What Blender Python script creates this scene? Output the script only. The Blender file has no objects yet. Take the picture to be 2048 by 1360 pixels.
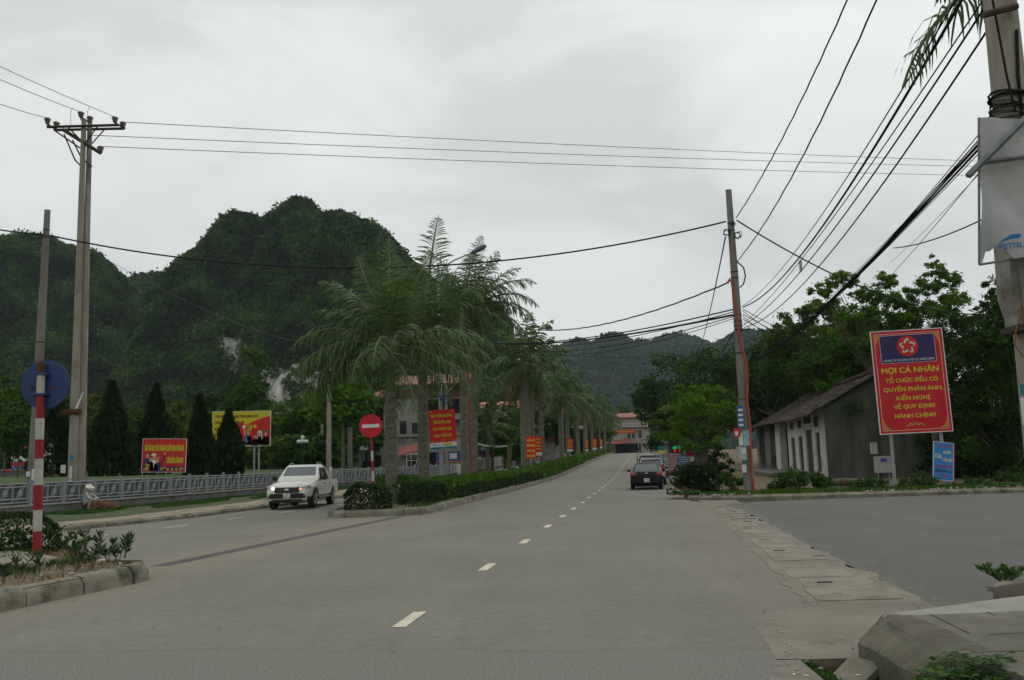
import bpy, bmesh, math, random
import numpy as np
from mathutils import Vector, Matrix, noise as mnoise
R = math.radians
random.seed(7); rng = np.random.default_rng(7)
S = bpy.context.scene
COL = S.collection

# ---------------------------------------------------------------- camera
EYE, FPX = 1.75, 1800.0
PITCH, ROLL = math.atan(240/1800), -0.028
cam_d = bpy.data.cameras.new('camera'); cam = bpy.data.objects.new('camera', cam_d); COL.objects.link(cam)
cam_d.sensor_width = 36; cam_d.lens = FPX*36/2048; cam_d.clip_end = 6000; cam_d.clip_start = 0.05
CM = Matrix.Translation((0,0,EYE)) @ Matrix.Rotation(math.pi/2+PITCH,4,'X') @ Matrix.Rotation(ROLL,4,'Z')
cam.matrix_world = CM
S.camera = cam
def ray(px,py): return (CM.to_3x3() @ Vector(((px-1024)/FPX, -(py-680)/FPX, -1))).normalized()
def G(px,py,z=0.0):                       # where the sight line meets the level z
    r = ray(px,py); k = (z-EYE)/r.z; return Vector((r.x*k, r.y*k, z))
def P(px,py,Y):                           # where it meets the distance Y
    r = ray(px,py); k = Y/r.y; return Vector((r.x*k, Y, EYE+r.z*k))

# ---------------------------------------------------------------- sky and sun
S.view_settings.view_transform = 'Standard'; S.view_settings.look = 'None'
S.view_settings.exposure = 0.0; S.view_settings.gamma = 1.0
SUN_EL, SUN_AZ = R(55), R(35)             # azimuth clockwise from +Y
wd = bpy.data.worlds.new('World'); S.world = wd; wd.use_nodes = True
nt = wd.node_tree; N = nt.nodes; L = nt.links; N.clear()
out = N.new('ShaderNodeOutputWorld'); bg = N.new('ShaderNodeBackground'); bg2 = N.new('ShaderNodeBackground'); add = N.new('ShaderNodeAddShader')
sky = N.new('ShaderNodeTexSky'); sky.sky_type = 'NISHITA'; sky.sun_disc = False; sky.sun_elevation = SUN_EL; sky.sun_rotation = SUN_AZ
L.new(sky.outputs[0], bg.inputs[0]); bg.inputs[1].default_value = 0.006     # all that comes through the cloud
tc = N.new('ShaderNodeTexCoord'); sep = N.new('ShaderNodeSeparateXYZ'); L.new(tc.outputs['Generated'], sep.inputs[0])
mp = N.new('ShaderNodeMapping'); mp.inputs['Scale'].default_value = (1.0,1.0,2.6); L.new(tc.outputs['Generated'], mp.inputs[0])
n1 = N.new('ShaderNodeTexNoise'); n1.inputs['Scale'].default_value = 2.9; n1.inputs['Detail'].default_value = 5; n1.inputs['Roughness'].default_value = .5; n1.inputs['Distortion'].default_value=.35; L.new(mp.outputs[0], n1.inputs[0])
cr = N.new('ShaderNodeValToRGB'); e = cr.color_ramp.elements
e[0].position = .36; e[0].color = (.56,.575,.565,1); e[1].position = .60; e[1].color = (.725,.74,.715,1)
m_ = cr.color_ramp.elements.new(.47); m_.color = (.665,.678,.66,1)
L.new(n1.outputs[0], cr.inputs[0])
rmp = N.new('ShaderNodeMapRange'); rmp.inputs[1].default_value = 0.0; rmp.inputs[2].default_value = .95; rmp.inputs[3].default_value = .86; rmp.inputs[4].default_value = 1.42
L.new(sep.outputs[2], rmp.inputs[0])
mul = N.new('ShaderNodeMix'); mul.data_type='RGBA'; mul.blend_type='MULTIPLY'; mul.inputs[0].default_value = 1
L.new(cr.outputs[0], mul.inputs[6]); L.new(rmp.outputs[0], mul.inputs[7]); L.new(mul.outputs[2], bg2.inputs[0]); bg2.inputs[1].default_value = 1.08
L.new(bg.outputs[0], add.inputs[0]); L.new(bg2.outputs[0], add.inputs[1]); L.new(add.outputs[0], out.inputs[0])
sd = bpy.data.lights.new('sun','SUN'); sun = bpy.data.objects.new('sun', sd); COL.objects.link(sun)
sd.energy = 0.8; sd.angle = R(20); sd.color = (1,.96,.9)
sdir = Vector((math.sin(SUN_AZ)*math.cos(SUN_EL), math.cos(SUN_AZ)*math.cos(SUN_EL), math.sin(SUN_EL)))
sun.rotation_euler = sdir.to_track_quat('Z','Y').to_euler(); sun.location = sdir*60

# ---------------------------------------------------------------- materials
MATS = {}
def mat(name, c, rough=.85, c2=None, scale=3.0, var=.25, bump=0.0, bscale=None, metal=0.0, spec=.3, stretch=None, stain=None, emit=None, detail=5):
    if name in MATS: return MATS[name]
    m = bpy.data.materials.new(name); m.use_nodes = True; t = m.node_tree; b = t.nodes['Principled BSDF']
    b.inputs['Roughness'].default_value = rough; b.inputs['Metallic'].default_value = metal; b.inputs['Specular IOR Level'].default_value = spec
    tcn = t.nodes.new('ShaderNodeTexCoord'); vec = tcn.outputs['Object']
    if stretch:
        mp = t.nodes.new('ShaderNodeMapping'); mp.inputs['Scale'].default_value = stretch; t.links.new(vec, mp.inputs[0]); vec = mp.outputs[0]
    nz = t.nodes.new('ShaderNodeTexNoise'); nz.inputs['Scale'].default_value = scale; nz.inputs['Detail'].default_value = detail; nz.inputs['Roughness'].default_value=.6; t.links.new(vec, nz.inputs[0])
    rp = t.nodes.new('ShaderNodeValToRGB'); rp.color_ramp.elements[0].position = .35; rp.color_ramp.elements[1].position = .65
    if c2 is None: c2 = tuple(min(1,x*(1+var)) for x in c[:3]); c1 = tuple(x*(1-var) for x in c[:3])
    else: c1 = c
    rp.color_ramp.elements[0].color = (*c1[:3],1); rp.color_ramp.elements[1].color = (*c2[:3],1)
    t.links.new(nz.outputs[0], rp.inputs[0]); colout = rp.outputs[0]
    if stain:                                    # (colour, scale, threshold)
        sn = t.nodes.new('ShaderNodeTexNoise'); sn.inputs['Scale'].default_value = stain[1]; sn.inputs['Detail'].default_value = 7; sn.inputs['Roughness'].default_value=.65; t.links.new(vec, sn.inputs[0])
        sr = t.nodes.new('ShaderNodeMapRange'); sr.inputs[1].default_value = stain[2]; sr.inputs[2].default_value = stain[2]+.13; t.links.new(sn.outputs[0], sr.inputs[0])
        mx = t.nodes.new('ShaderNodeMix'); mx.data_type='RGBA'; t.links.new(sr.outputs[0], mx.inputs[0]); t.links.new(colout, mx.inputs[6]); mx.inputs[7].default_value = (*stain[0],1); colout = mx.outputs[2]
    t.links.new(colout, b.inputs['Base Color'])
    if bump:
        bn = t.nodes.new('ShaderNodeTexNoise'); bn.inputs['Scale'].default_value = bscale or scale*6; bn.inputs['Detail'].default_value = 6; t.links.new(vec, bn.inputs[0])
        bp = t.nodes.new('ShaderNodeBump'); bp.inputs['Strength'].default_value = min(1,bump); bp.inputs['Distance'].default_value = .03*max(1,bump); t.links.new(bn.outputs[0], bp.inputs['Height']); t.links.new(bp.outputs[0], b.inputs['Normal'])
    if emit:
        b.inputs['Emission Color'].default_value = (*emit[:3],1); b.inputs['Emission Strength'].default_value = emit[3]
    MATS[name] = m; return m
def leafmat(name, c1, c2, scale=.6, c3=None, trans=.3, iw=.36, lo=.3, hi=.7, spec=.08):
    if name in MATS: return MATS[name]
    m = bpy.data.materials.new(name); m.use_nodes = True; t = m.node_tree; b = t.nodes['Principled BSDF']; o = t.nodes['Material Output']
    b.inputs['Roughness'].default_value = .55; b.inputs['Specular IOR Level'].default_value = spec
    ge = t.nodes.new('ShaderNodeNewGeometry'); tcn = t.nodes.new('ShaderNodeTexCoord')
    nz = t.nodes.new('ShaderNodeTexNoise'); nz.inputs['Scale'].default_value = scale; nz.inputs['Detail'].default_value = 3; t.links.new(tcn.outputs['Object'], nz.inputs[0])
    ad = t.nodes.new('ShaderNodeMath'); ad.operation='MULTIPLY_ADD'; ad.inputs[1].default_value = iw; t.links.new(ge.outputs['Random Per Island'], ad.inputs[0])
    sb = t.nodes.new('ShaderNodeMath'); sb.operation='SUBTRACT'; sb.inputs[1].default_value = iw/2; t.links.new(nz.outputs[0], sb.inputs[0]); t.links.new(sb.outputs[0], ad.inputs[2])
    rp = t.nodes.new('ShaderNodeValToRGB'); rp.color_ramp.elements[0].position = lo; rp.color_ramp.elements[1].position = hi
    rp.color_ramp.elements[0].color = (*c1,1); rp.color_ramp.elements[1].color = (*c2,1)
    if c3: q = rp.color_ramp.elements.new(min(.95,hi+.13)); q.color = (*c3,1)
    t.links.new(ad.outputs[0], rp.inputs[0]); t.links.new(rp.outputs[0], b.inputs['Base Color'])
    tr = t.nodes.new('ShaderNodeBsdfTranslucent'); t.links.new(rp.outputs[0], tr.inputs[0])
    mx = t.nodes.new('ShaderNodeMixShader'); mx.inputs[0].default_value = trans; t.links.new(b.outputs[0], mx.inputs[1]); t.links.new(tr.outputs[0], mx.inputs[2]); t.links.new(mx.outputs[0], o.inputs[0])
    MATS[name] = m; return m

# ---------------------------------------------------------------- mesh helpers
class MB:
    def __init__(s): s.v=[]; s.f=[]; s.m=[]; s.mats=[]; s.cur=0
    def use(s, material):
        if material not in s.mats: s.mats.append(material)
        s.cur = s.mats.index(material); return s
    def add(s, vs, fs):
        o=len(s.v); s.v += [tuple(v) for v in vs]; s.f += [tuple(i+o for i in f) for f in fs]; s.m += [s.cur]*len(fs); return s
    def box(s, a, b, M=None):
        x0,y0,z0=a; x1,y1,z1=b
        vs=[Vector(p) for p in [(x0,y0,z0),(x1,y0,z0),(x1,y1,z0),(x0,y1,z0),(x0,y0,z1),(x1,y0,z1),(x1,y1,z1),(x0,y1,z1)]]
        if M: vs=[M@v for v in vs]
        return s.add(vs,[(0,3,2,1),(4,5,6,7),(0,1,5,4),(1,2,6,5),(2,3,7,6),(3,0,4,7)])
    def tube(s, pts, rad, n=8, cap=True, squash=None):
        pts=[Vector(p) for p in pts]; k=len(pts)
        if not hasattr(rad,'__len__'): rad=[rad]*k
        rings=[]; up=None
        for i,p in enumerate(pts):
            d=(pts[min(i+1,k-1)]-pts[max(i-1,0)]); d = d.normalized() if d.length>1e-9 else Vector((0,0,1))
            if up is None: up = Vector((0,0,1)) if abs(d.z)<.9 else Vector((1,0,0))
            sx=d.cross(up); sx = sx.normalized() if sx.length>1e-6 else Vector((1,0,0)); up=sx.cross(d).normalized()
            rings.append([p+sx*math.cos(a)*rad[i]+up*math.sin(a)*rad[i] for a in [2*math.pi*j/n for j in range(n)]])
        vs=[q for r_ in rings for q in r_]; fs=[]
        for i in range(k-1):
            for j in range(n): fs.append((i*n+j, i*n+(j+1)%n, (i+1)*n+(j+1)%n, (i+1)*n+j))
        if cap: fs.append(tuple(range(n-1,-1,-1))); fs.append(tuple((k-1)*n+j for j in range(n)))
        return s.add(vs,fs)
    def quad(s,*p): return s.add(p,[tuple(range(len(p)))])
    def loft(s, secs, cap=True):
        n=len(secs[0]); vs=[p for q in secs for p in q]; fs=[]
        for i in range(len(secs)-1):
            for j in range(n): fs.append((i*n+j, i*n+(j+1)%n, (i+1)*n+(j+1)%n, (i+1)*n+j))
        if cap: fs.append(tuple(range(n-1,-1,-1))); fs.append(tuple((len(secs)-1)*n+j for j in range(n)))
        return s.add(vs,fs)
    def prism(s, poly, z0, z1):                   # poly: (x,y) list, z may be functions of y
        n=len(poly); f0=z0 if callable(z0) else (lambda x,y:z0); f1=z1 if callable(z1) else (lambda x,y:z1)
        vs=[(x,y,f0(x,y)) for x,y in poly]+[(x,y,f1(x,y)) for x,y in poly]
        return s.add(vs,[tuple(range(n-1,-1,-1)),tuple(range(n,2*n))]+[(i,(i+1)%n,n+(i+1)%n,n+i) for i in range(n)])
    def ball(s, c, r, n=10, sc=(1,1,1)):
        c=Vector(c); vs=[]; fs=[]; k=n//2+1
        for i in range(k+1):
            th=math.pi*i/k
            for j in range(n):
                ph=2*math.pi*j/n; vs.append(c+Vector((math.sin(th)*math.cos(ph)*sc[0],math.sin(th)*math.sin(ph)*sc[1],math.cos(th)*sc[2]))*r)
        for i in range(k):
            for j in range(n): fs.append((i*n+j,(i+1)*n+j,(i+1)*n+(j+1)%n,i*n+(j+1)%n))
        return s.add(vs,fs)
    def mesh(s, name, smooth=None, bevel=0):
        me=bpy.data.meshes.new(name); me.from_pydata(s.v,[],s.f)
        for m in s.mats: me.materials.append(m)
        if len(s.mats)>1: me.polygons.foreach_set('material_index', s.m)
        bm=bmesh.new(); bm.from_mesh(me)
        bmesh.ops.recalc_face_normals(bm, faces=bm.faces)
        if bevel:
            ed=[e for e in bm.edges if len(e.link_faces)==2 and e.calc_face_angle(0)>.5]
            bmesh.ops.bevel(bm, geom=ed, offset=bevel, segments=2, affect='EDGES', profile=.6, clamp_overlap=True)
        bm.to_mesh(me); bm.free()
        if smooth is not None:
            me.polygons.foreach_set('use_smooth',[True]*len(me.polygons)); me.set_sharp_from_angle(angle=R(smooth))
        me.update(); return me
    def build(s, name, material=None, parent=None, smooth=None, bevel=0, **k):
        if material is not None: s.use(material) if not s.mats else None
        me=s.mesh(name,smooth,bevel); o=bpy.data.objects.new(name,me); COL.objects.link(o)
        if parent is not None: o.parent=parent
        for a,b in k.items(): o[a]=b
        return o
def mb(m): return MB().use(m)
def tag(o,label=None,cat=None,group=None,kind=None):
    if label: o['label']=label
    if cat: o['category']=cat
    if group: o['group']=group
    if kind: o['kind']=kind
    return o
def empty(name,loc=(0,0,0),rz=0,label=None,cat=None,group=None,M=None):
    o=bpy.data.objects.new(name,None); COL.objects.link(o); o.empty_display_size=.3
    if M is not None: o.matrix_world=M
    else: o.location=loc; o.rotation_euler=(0,0,rz)
    return tag(o,label,cat,group)
KIDS={}
def copy_tree(o,parent=None):
    c=o.copy(); COL.objects.link(c)
    if parent is not None: c.parent=parent
    for ch in list(o.children): copy_tree(ch,c)
    return c
def struct(name,b,material=None,**k): o=b.build(name,material,**k); o['kind']='structure'; return o
def npmesh(name, V, F, material, smooth=False):    # V (n,3), F (m,k) all same size
    me=bpy.data.meshes.new(name); V=np.asarray(V,dtype=np.float32); F=np.asarray(F,dtype=np.int32); k=F.shape[1]
    me.vertices.add(len(V)); me.vertices.foreach_set('co',V.ravel())
    me.loops.add(F.size); me.loops.foreach_set('vertex_index',F.ravel())
    me.polygons.add(len(F)); me.polygons.foreach_set('loop_start',np.arange(0,F.size,k,dtype=np.int32))
    me.polygons.foreach_set('use_smooth',np.full(len(F),smooth)); me.materials.append(material); me.update(calc_edges=True); return me
def link(name,me,parent=None):
    o=bpy.data.objects.new(name,me); COL.objects.link(o)
    if parent is not None: o.parent=parent
    return o
def cards(C, size, aspect=.5, droop=0.0, flat=0.0, nrm=None, spread=1.0):
    """leaf-shaped rhombi at centres C"""
    n=len(C); C=np.asarray(C); size=np.broadcast_to(size,(n,))
    d=rng.normal(size=(n,3)); 
    if nrm is not None: d=nrm+d*spread
    d[:,2]*=(1-flat); d[:,2]-=droop; d/=np.linalg.norm(d,axis=1,keepdims=True)+1e-9
    r=rng.normal(size=(n,3)); r[:,2]*=.6; s_=np.cross(d,r); s_/=np.linalg.norm(s_,axis=1,keepdims=True)+1e-9
    a=size[:,None]*.5; w=a*aspect
    V=np.stack([C-d*a, C+s_*w-d*a*.1, C+d*a, C-s_*w-d*a*.1],axis=1).reshape(-1,3)
    F=np.arange(4*n).reshape(n,4); return V,F
def clump_points(blobs, n, clumps=40, shell=.55, spread=.28):
    """points in leafy clumps through a set of ellipsoids (cx,cy,cz,rx,ry,rz)"""
    B=np.array(blobs,float); vol=B[:,3]*B[:,4]*B[:,5]; pr=vol**.7/np.sum(vol**.7); out=[]; cc=[]
    for b,p_ in zip(B,pr):
        k=max(3,int(clumps*p_)); u=rng.normal(size=(k,3)); u/=np.linalg.norm(u,axis=1,keepdims=True)
        rr=shell+(1-shell)*rng.random((k,1))**.6; c=b[:3]+u*rr*b[3:6]; cc.append(c)
        m=int(n*p_); idx=rng.integers(0,k,m); sc=spread*np.cbrt(b[3]*b[4]*b[5])*(.6+.8*rng.random(k))
        pts=c[idx]+rng.normal(size=(m,3))*np.array([1,1,.7])*sc[idx][:,None]*.62; out.append(pts)
    return np.concatenate(out), np.concatenate(cc)
def fontmesh(body, bold=0.0, w=None, h=None, align='LEFT'):
    """letters as flat shapes; returns (verts, faces) in x,y fitted to width w and cap height h"""
    cu=bpy.data.curves.new('t','FONT'); cu.body=body; cu.resolution_u=3; cu.offset=bold; cu.fill_mode='FRONT'
    o=bpy.data.objects.new('t',cu); COL.objects.link(o); bpy.context.view_layer.update()
    dg=bpy.context.evaluated_depsgraph_get(); me=o.evaluated_get(dg).to_mesh()
    V=np.array([v.co[:2] for v in me.vertices]); F=[tuple(p.vertices) for p in me.polygons]
    o.evaluated_get(dg).to_mesh_clear(); bpy.data.objects.remove(o); bpy.data.curves.remove(cu)
    x0,x1=V[:,0].min(),V[:,0].max(); V[:,0]-=x0; sx=(w/(x1-x0)) if w else 1; sy=(h/.73) if h else sx
    V[:,0]*=sx; V[:,1]*=sy
    return V,F
# ---------------------------------------------------------------- the lie of the land
K=.142                                            # the main road runs 8 degrees right of the view
def zp(y):
    if y<60: return 0.0
    if y<86: return .0195*(y-60)**2/52
    if y<207: return .2535+.0195*(y-86)
    return 2.613
def W(t,y,z=0.0): return Vector((t+K*y, y, z+zp(y)))
M_asph=None
def asphalt(name,c,seam=False):
    m=mat(name,c,rough=.92,scale=.35,var=.10,bump=.35,bscale=70,spec=.25,detail=8)
    t=m.node_tree; b=t.nodes['Principled BSDF']; src=b.inputs['Base Color'].links[0].from_socket
    tcn=[n for n in t.nodes if n.type=='TEX_COORD'][0]
    def mixc(fac,colr,src):
        mx=t.nodes.new('ShaderNodeMix'); mx.data_type='RGBA'; t.links.new(fac,mx.inputs[0]); t.links.new(src,mx.inputs[6])
        if isinstance(colr,tuple): mx.inputs[7].default_value=(*colr,1)
        else: t.links.new(colr,mx.inputs[7])
        return mx.outputs[2]
    def rng_(src,a,b_,c_=0,d_=1):
        r_=t.nodes.new('ShaderNodeMapRange'); r_.inputs[1].default_value=a; r_.inputs[2].default_value=b_; r_.inputs[3].default_value=c_; r_.inputs[4].default_value=d_; t.links.new(src,r_.inputs[0]); return r_.outputs[0]
    # stones in the tar
    v=t.nodes.new('ShaderNodeTexNoise'); v.inputs['Scale'].default_value=55; v.inputs['Detail'].default_value=2; t.links.new(tcn.outputs['Object'],v.inputs[0])
    src=mixc(rng_(v.outputs[0],.58,.70,0,.45),tuple(min(1,x*1.9) for x in c),src)
    src=mixc(rng_(v.outputs[0],.42,.30,0,.5),tuple(x*.5 for x in c),src)
    # long pale tyre tracks and dusty patches, stretched along the road
    mp=t.nodes.new('ShaderNodeMapping'); mp.inputs['Rotation'].default_value=(0,0,R(8.08)); mp.inputs['Scale'].default_value=(.55,.05,1); t.links.new(tcn.outputs['Object'],mp.inputs[0])
    w=t.nodes.new('ShaderNodeTexNoise'); w.inputs['Scale'].default_value=1.6; w.inputs['Detail'].default_value=4; t.links.new(mp.outputs[0],w.inputs[0])
    src=mixc(rng_(w.outputs[0],.5,.68,0,.38),(c[0]*1.28,c[1]*1.25,c[2]*1.12),src)
    # oil spots
    o=t.nodes.new('ShaderNodeTexNoise'); o.inputs['Scale'].default_value=1.1; o.inputs['Detail'].default_value=5; t.links.new(tcn.outputs['Object'],o.inputs[0])
    src=mixc(rng_(o.outputs[0],.68,.76,0,.6),tuple(x*.6 for x in c),src)
    # cracks
    vr=t.nodes.new('ShaderNodeTexVoronoi'); vr.feature='DISTANCE_TO_EDGE'; vr.inputs['Scale'].default_value=.22
    wn=t.nodes.new('ShaderNodeTexNoise'); wn.inputs['Scale'].default_value=.9; wn.inputs['Detail'].default_value=6; t.links.new(tcn.outputs['Object'],wn.inputs[0])
    vm=t.nodes.new('ShaderNodeMix'); vm.data_type='VECTOR'; vm.inputs[0].default_value=.45; t.links.new(tcn.outputs['Object'],vm.inputs[4]); t.links.new(wn.outputs['Color'],vm.inputs[5])
    t.links.new(vm.outputs[1],vr.inputs['Vector'])
    src=mixc(rng_(vr.outputs['Distance'],.0022,.0008,0,.2),tuple(x*.45 for x in c),src)
    # brown dust that has settled along the kerbs
    sp0=t.nodes.new('ShaderNodeSeparateXYZ'); t.links.new(tcn.outputs['Object'],sp0.inputs[0])
    tm=t.nodes.new('ShaderNodeMath'); tm.operation='MULTIPLY_ADD'; tm.inputs[1].default_value=-K; t.links.new(sp0.outputs[1],tm.inputs[0]); t.links.new(sp0.outputs[0],tm.inputs[2])
    dn=t.nodes.new('ShaderNodeTexNoise'); dn.inputs['Scale'].default_value=.8; dn.inputs['Detail'].default_value=6; t.links.new(tcn.outputs['Object'],dn.inputs[0])
    td=t.nodes.new('ShaderNodeMath'); td.operation='MULTIPLY_ADD'; td.inputs[1].default_value=2.4; t.links.new(dn.outputs[0],td.inputs[0]); t.links.new(tm.outputs[0],td.inputs[2])
    dust=(.19,.165,.125)
    if seam:
        src=mixc(rng_(td.outputs[0],-5.6,-6.9,0,.55),dust,src) if False else src
        src=mixc(rng_(td.outputs[0],1.9,3.3,0,.6),dust,src)
        a1=rng_(td.outputs[0],-5.9,-6.9,0,.6); a2=rng_(td.outputs[0],-9.0,-8.4,0,1); mm=t.nodes.new('ShaderNodeMath'); mm.operation='MULTIPLY'; t.links.new(a1,mm.inputs[0]); t.links.new(a2,mm.inputs[1]); src=mixc(mm.outputs[0],dust,src)
    else: src=mixc(rng_(td.outputs[0],4.6,3.2,0,.6),dust,src)
    # grime: fine uneven darkening at hand scale
    gn=t.nodes.new('ShaderNodeTexNoise'); gn.inputs['Scale'].default_value=6; gn.inputs['Detail'].default_value=8; gn.inputs['Roughness'].default_value=.7; t.links.new(tcn.outputs['Object'],gn.inputs[0])
    src=mixc(rng_(gn.outputs[0],.50,.36,0,.30),tuple(x*.55 for x in c),src); src=mixc(rng_(gn.outputs[0],.52,.66,0,.25),tuple(x*1.45 for x in c),src)
    if seam:                                       # older, coarser surface nearest the camera
        sp=t.nodes.new('ShaderNodeSeparateXYZ'); t.links.new(tcn.outputs['Object'],sp.inputs[0])
        ma=t.nodes.new('ShaderNodeMath'); ma.operation='MULTIPLY_ADD'; ma.inputs[1].default_value=.13; t.links.new(sp.outputs[0],ma.inputs[0]); t.links.new(sp.outputs[1],ma.inputs[2])
        mb_=t.nodes.new('ShaderNodeMath'); mb_.operation='MULTIPLY_ADD'; mb_.inputs[1].default_value=.5; t.links.new(wn.outputs[0],mb_.inputs[0]); t.links.new(ma.outputs[0],mb_.inputs[2])
        near=rng_(mb_.outputs[0],8.92,8.82)
        v2=t.nodes.new('ShaderNodeTexNoise'); v2.inputs['Scale'].default_value=48; v2.inputs['Detail'].default_value=3; t.links.new(tcn.outputs['Object'],v2.inputs[0])
        rp=t.nodes.new('ShaderNodeValToRGB'); rp.color_ramp.elements[0].position=.36; rp.color_ramp.elements[0].color=(.105,.103,.092,1); rp.color_ramp.elements[1].position=.62; rp.color_ramp.elements[1].color=(.19,.186,.164,1); t.links.new(v2.outputs[0],rp.inputs[0])
        src=mixc(near,rp.outputs[0],src)
        ed=rng_(mb_.outputs[0],8.99,8.93); e2=t.nodes.new('ShaderNodeMath'); e2.operation='SUBTRACT'; t.links.new(ed,e2.inputs[0]); t.links.new(near,e2.inputs[1])
        e3=t.nodes.new('ShaderNodeMath'); e3.operation='MULTIPLY'; e3.inputs[1].default_value=.2; t.links.new(e2.outputs[0],e3.inputs[0]); src=mixc(e3.outputs[0],(.06,.058,.052),src)
    t.links.new(src,b.inputs['Base Color']); return m
m_road=asphalt('asphalt_grey',(.154,.149,.128),True)
m_side=asphalt('asphalt_newer',(.098,.098,.089))
m_conc=mat('concrete',(.155,.142,.110),rough=.9,c2=(.225,.208,.165),scale=1.6,bump=.5,bscale=25,stain=((.11,.10,.075),1.3,.56))
m_kerb=mat('kerb_concrete',(.095,.09,.065),rough=.9,c2=(.19,.18,.135),scale=2.4,bump=.35,bscale=22,stain=((.05,.05,.03),1.3,.55))
m_pave=mat('pavement_concrete',(.105,.10,.077),rough=.9,c2=(.165,.155,.122),scale=1.3,bump=.5,bscale=30,stain=((.085,.07,.05),.9,.57))
m_paveL=mat('pale_concrete',(.22,.215,.185),rough=.9,c2=(.28,.275,.24),scale=3,bump=.3,bscale=30)
m_dirtc=mat('dusty_concrete',(.155,.138,.108),rough=.95,c2=(.205,.185,.148),scale=1.1,bump=.6,bscale=22,stain=((.11,.095,.07),1.7,.55))
m_soil=mat('soil',(.10,.07,.04),rough=1,c2=(.16,.115,.07),scale=3,bump=1,bscale=12,stain=((.055,.07,.03),2.0,.5))
m_grass=mat('grass_ground',(.028,.045,.014),rough=1,c2=(.07,.085,.032),scale=.8,bump=1,bscale=9,stain=((.12,.10,.06),.7,.60))
m_lawn=mat('lawn_ground',(.025,.05,.010),rough=1,c2=(.05,.085,.018),scale=.5,bump=1,bscale=9)
m_paint=mat('road_paint',(.42,.40,.30),rough=.8,c2=(.55,.52,.40),scale=3,stain=((.22,.22,.19),5,.57))
m_tar=mat('tar_patch',(.072,.073,.07),rough=.9,var=.25,scale=2,bump=.5,bscale=50)

# ground: one sheet to the horizon
xs=np.concatenate([np.linspace(-2600,-120,22),np.linspace(-100,100,61),np.linspace(120,2600,22)]); ys=np.concatenate([np.linspace(-300,-12,10),np.linspace(-8,230,90),np.linspace(250,3200,40)])
V=[];nx=len(xs)
for y in ys:
    for x in xs:
        z=zp(y)-.06
        if y<30 and -8<x<40: z=-.7
        V.append((x,y,z))
F=[(j*nx+i,j*nx+i+1,(j+1)*nx+i+1,(j+1)*nx+i) for j in range(len(ys)-1) for i in range(nx-1)]
g=link('ground',npmesh('ground',V,F,m_grass)); g['kind']='structure'

def interp(tab,y):
    if y<=tab[0][0]: return tab[0][1]
    for (a,b),(c,d) in zip(tab,tab[1:]):
        if y<=c: return b+(d-b)*(y-a)/(c-a)
    return tab[-1][1]
LK=[(-20,-30.0),(5,-22.0),(20,-16.4),(27.9,-13.5),(33,-11.7),(38.9,-10.7),(60,-7.9),(70,-6.3),(230,16.4)]   # left kerb x(y)
def strip(mbb,y0,y1,xa,xb,dz,step=1.5):
    ysx=list(np.arange(y0,y1,step))+[y1]
    vs=[];
    for y in ysx: vs += [(xa(y),y,zp(y)+dz),(xb(y),y,zp(y)+dz)]
    mbb.add(vs,[(2*i,2*i+1,2*i+3,2*i+2) for i in range(len(ysx)-1)]); return mbb
RT=[(-25,1.2),(4.5,.7),(6.0,.80),(6.9,.92),(7.5,1.02),(8.0,1.2),(9.0,1.18),(9.9,1.15),(10.3,1.45),(10.7,1.85),(11.2,2.0),(12.0,2.1),(14,2.0),(17,2.12),(21,2.2),(24,2.25),(33,2.2),(36,1.6),(46,1.7),(60,1.7),(230,1.7)]
def wob(y,s=1.0): return .10*mnoise.noise(Vector((y*1.3*s,3.1,0)))+.05*mnoise.noise(Vector((y*4.1,7,0)))
rd=mb(m_road); strip(rd,-25,230,lambda y:interp(LK,y),lambda y:interp(RT,y)+K*y+(wob(y) if y<36 else 0),0.0,.25)
struct('road',rd)
# side road
sr=mb(m_side); far=[(60,34.6),(30,34.2),(17.5,34.2),(12,33.9),(8.6,33.2),(7.3,32)]
near=[]
yy=np.arange(32,10.4,-.35)
for y in yy: near.append((interp([(10,4.55),(12,4.85),(15,5.15),(20.4,5.85),(26,6.7),(32,7.3)],y)+.07*mnoise.noise(Vector((y*2.1,1,5))), y))
poly=far+near+[(4.7,9.6),(7.0,10.15),(12,12.2),(60,27)]
sr.quad(*[(x,y,.004) for x,y in poly]); struct('side_road',sr)
# drain covers between the two roads
und=mb(m_dirtc); strip(und,10.6,29.2,lambda y:interp([(10,1.8),(30,2.05)],y)+K*y+.16*mnoise.noise(Vector((y*1.4,4,0)))+.06*mnoise.noise(Vector((y*5,4,0))),lambda y:interp([(10,3.2),(16,3.05),(30,2.95)],y)+K*y+.2*mnoise.noise(Vector((y*1.1,9,0)))+.06*mnoise.noise(Vector((y*5,8,0))),.0048,.2); struct('drain_bed',und)
dc=mb(m_conc)
slabs=np.arange(10.9,29,1.02)
for i,y in enumerate(slabs):
    h=.004+.004*random.random(); a=interp([(10,2.0),(12,2.03),(20,2.16),(30,2.25)],y)+K*y-.02+random.uniform(-.05,.06); b=interp([(10,2.95),(13,2.93),(16,2.84),(20.4,2.72),(30,2.65)],y)+K*y+random.uniform(-.07,.05)
    y1=y+.99-random.choice([0,0,.02,.06])
    if i in (3,8,12): continue
    h+=random.uniform(0,.006)
    dc.box((0,0,-.1),(1,1,0),Matrix(((b-a,K*1.0,0,a),(0,y1-y,0,y),(0,0,1,h+.004),(0,0,0,1))))
struct('drain_cover_strip',dc)
sl=mb(mat('drain_slot',(.02,.02,.017)))
for y in slabs[::1]:
    for t_ in (2.3,2.55,2.8):
        if random.random()<.22: sl.box((t_+K*y,y+.45,.012),(t_+K*y+.2,y+.485,.0215))
struct('drain_slots',sl)
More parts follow.
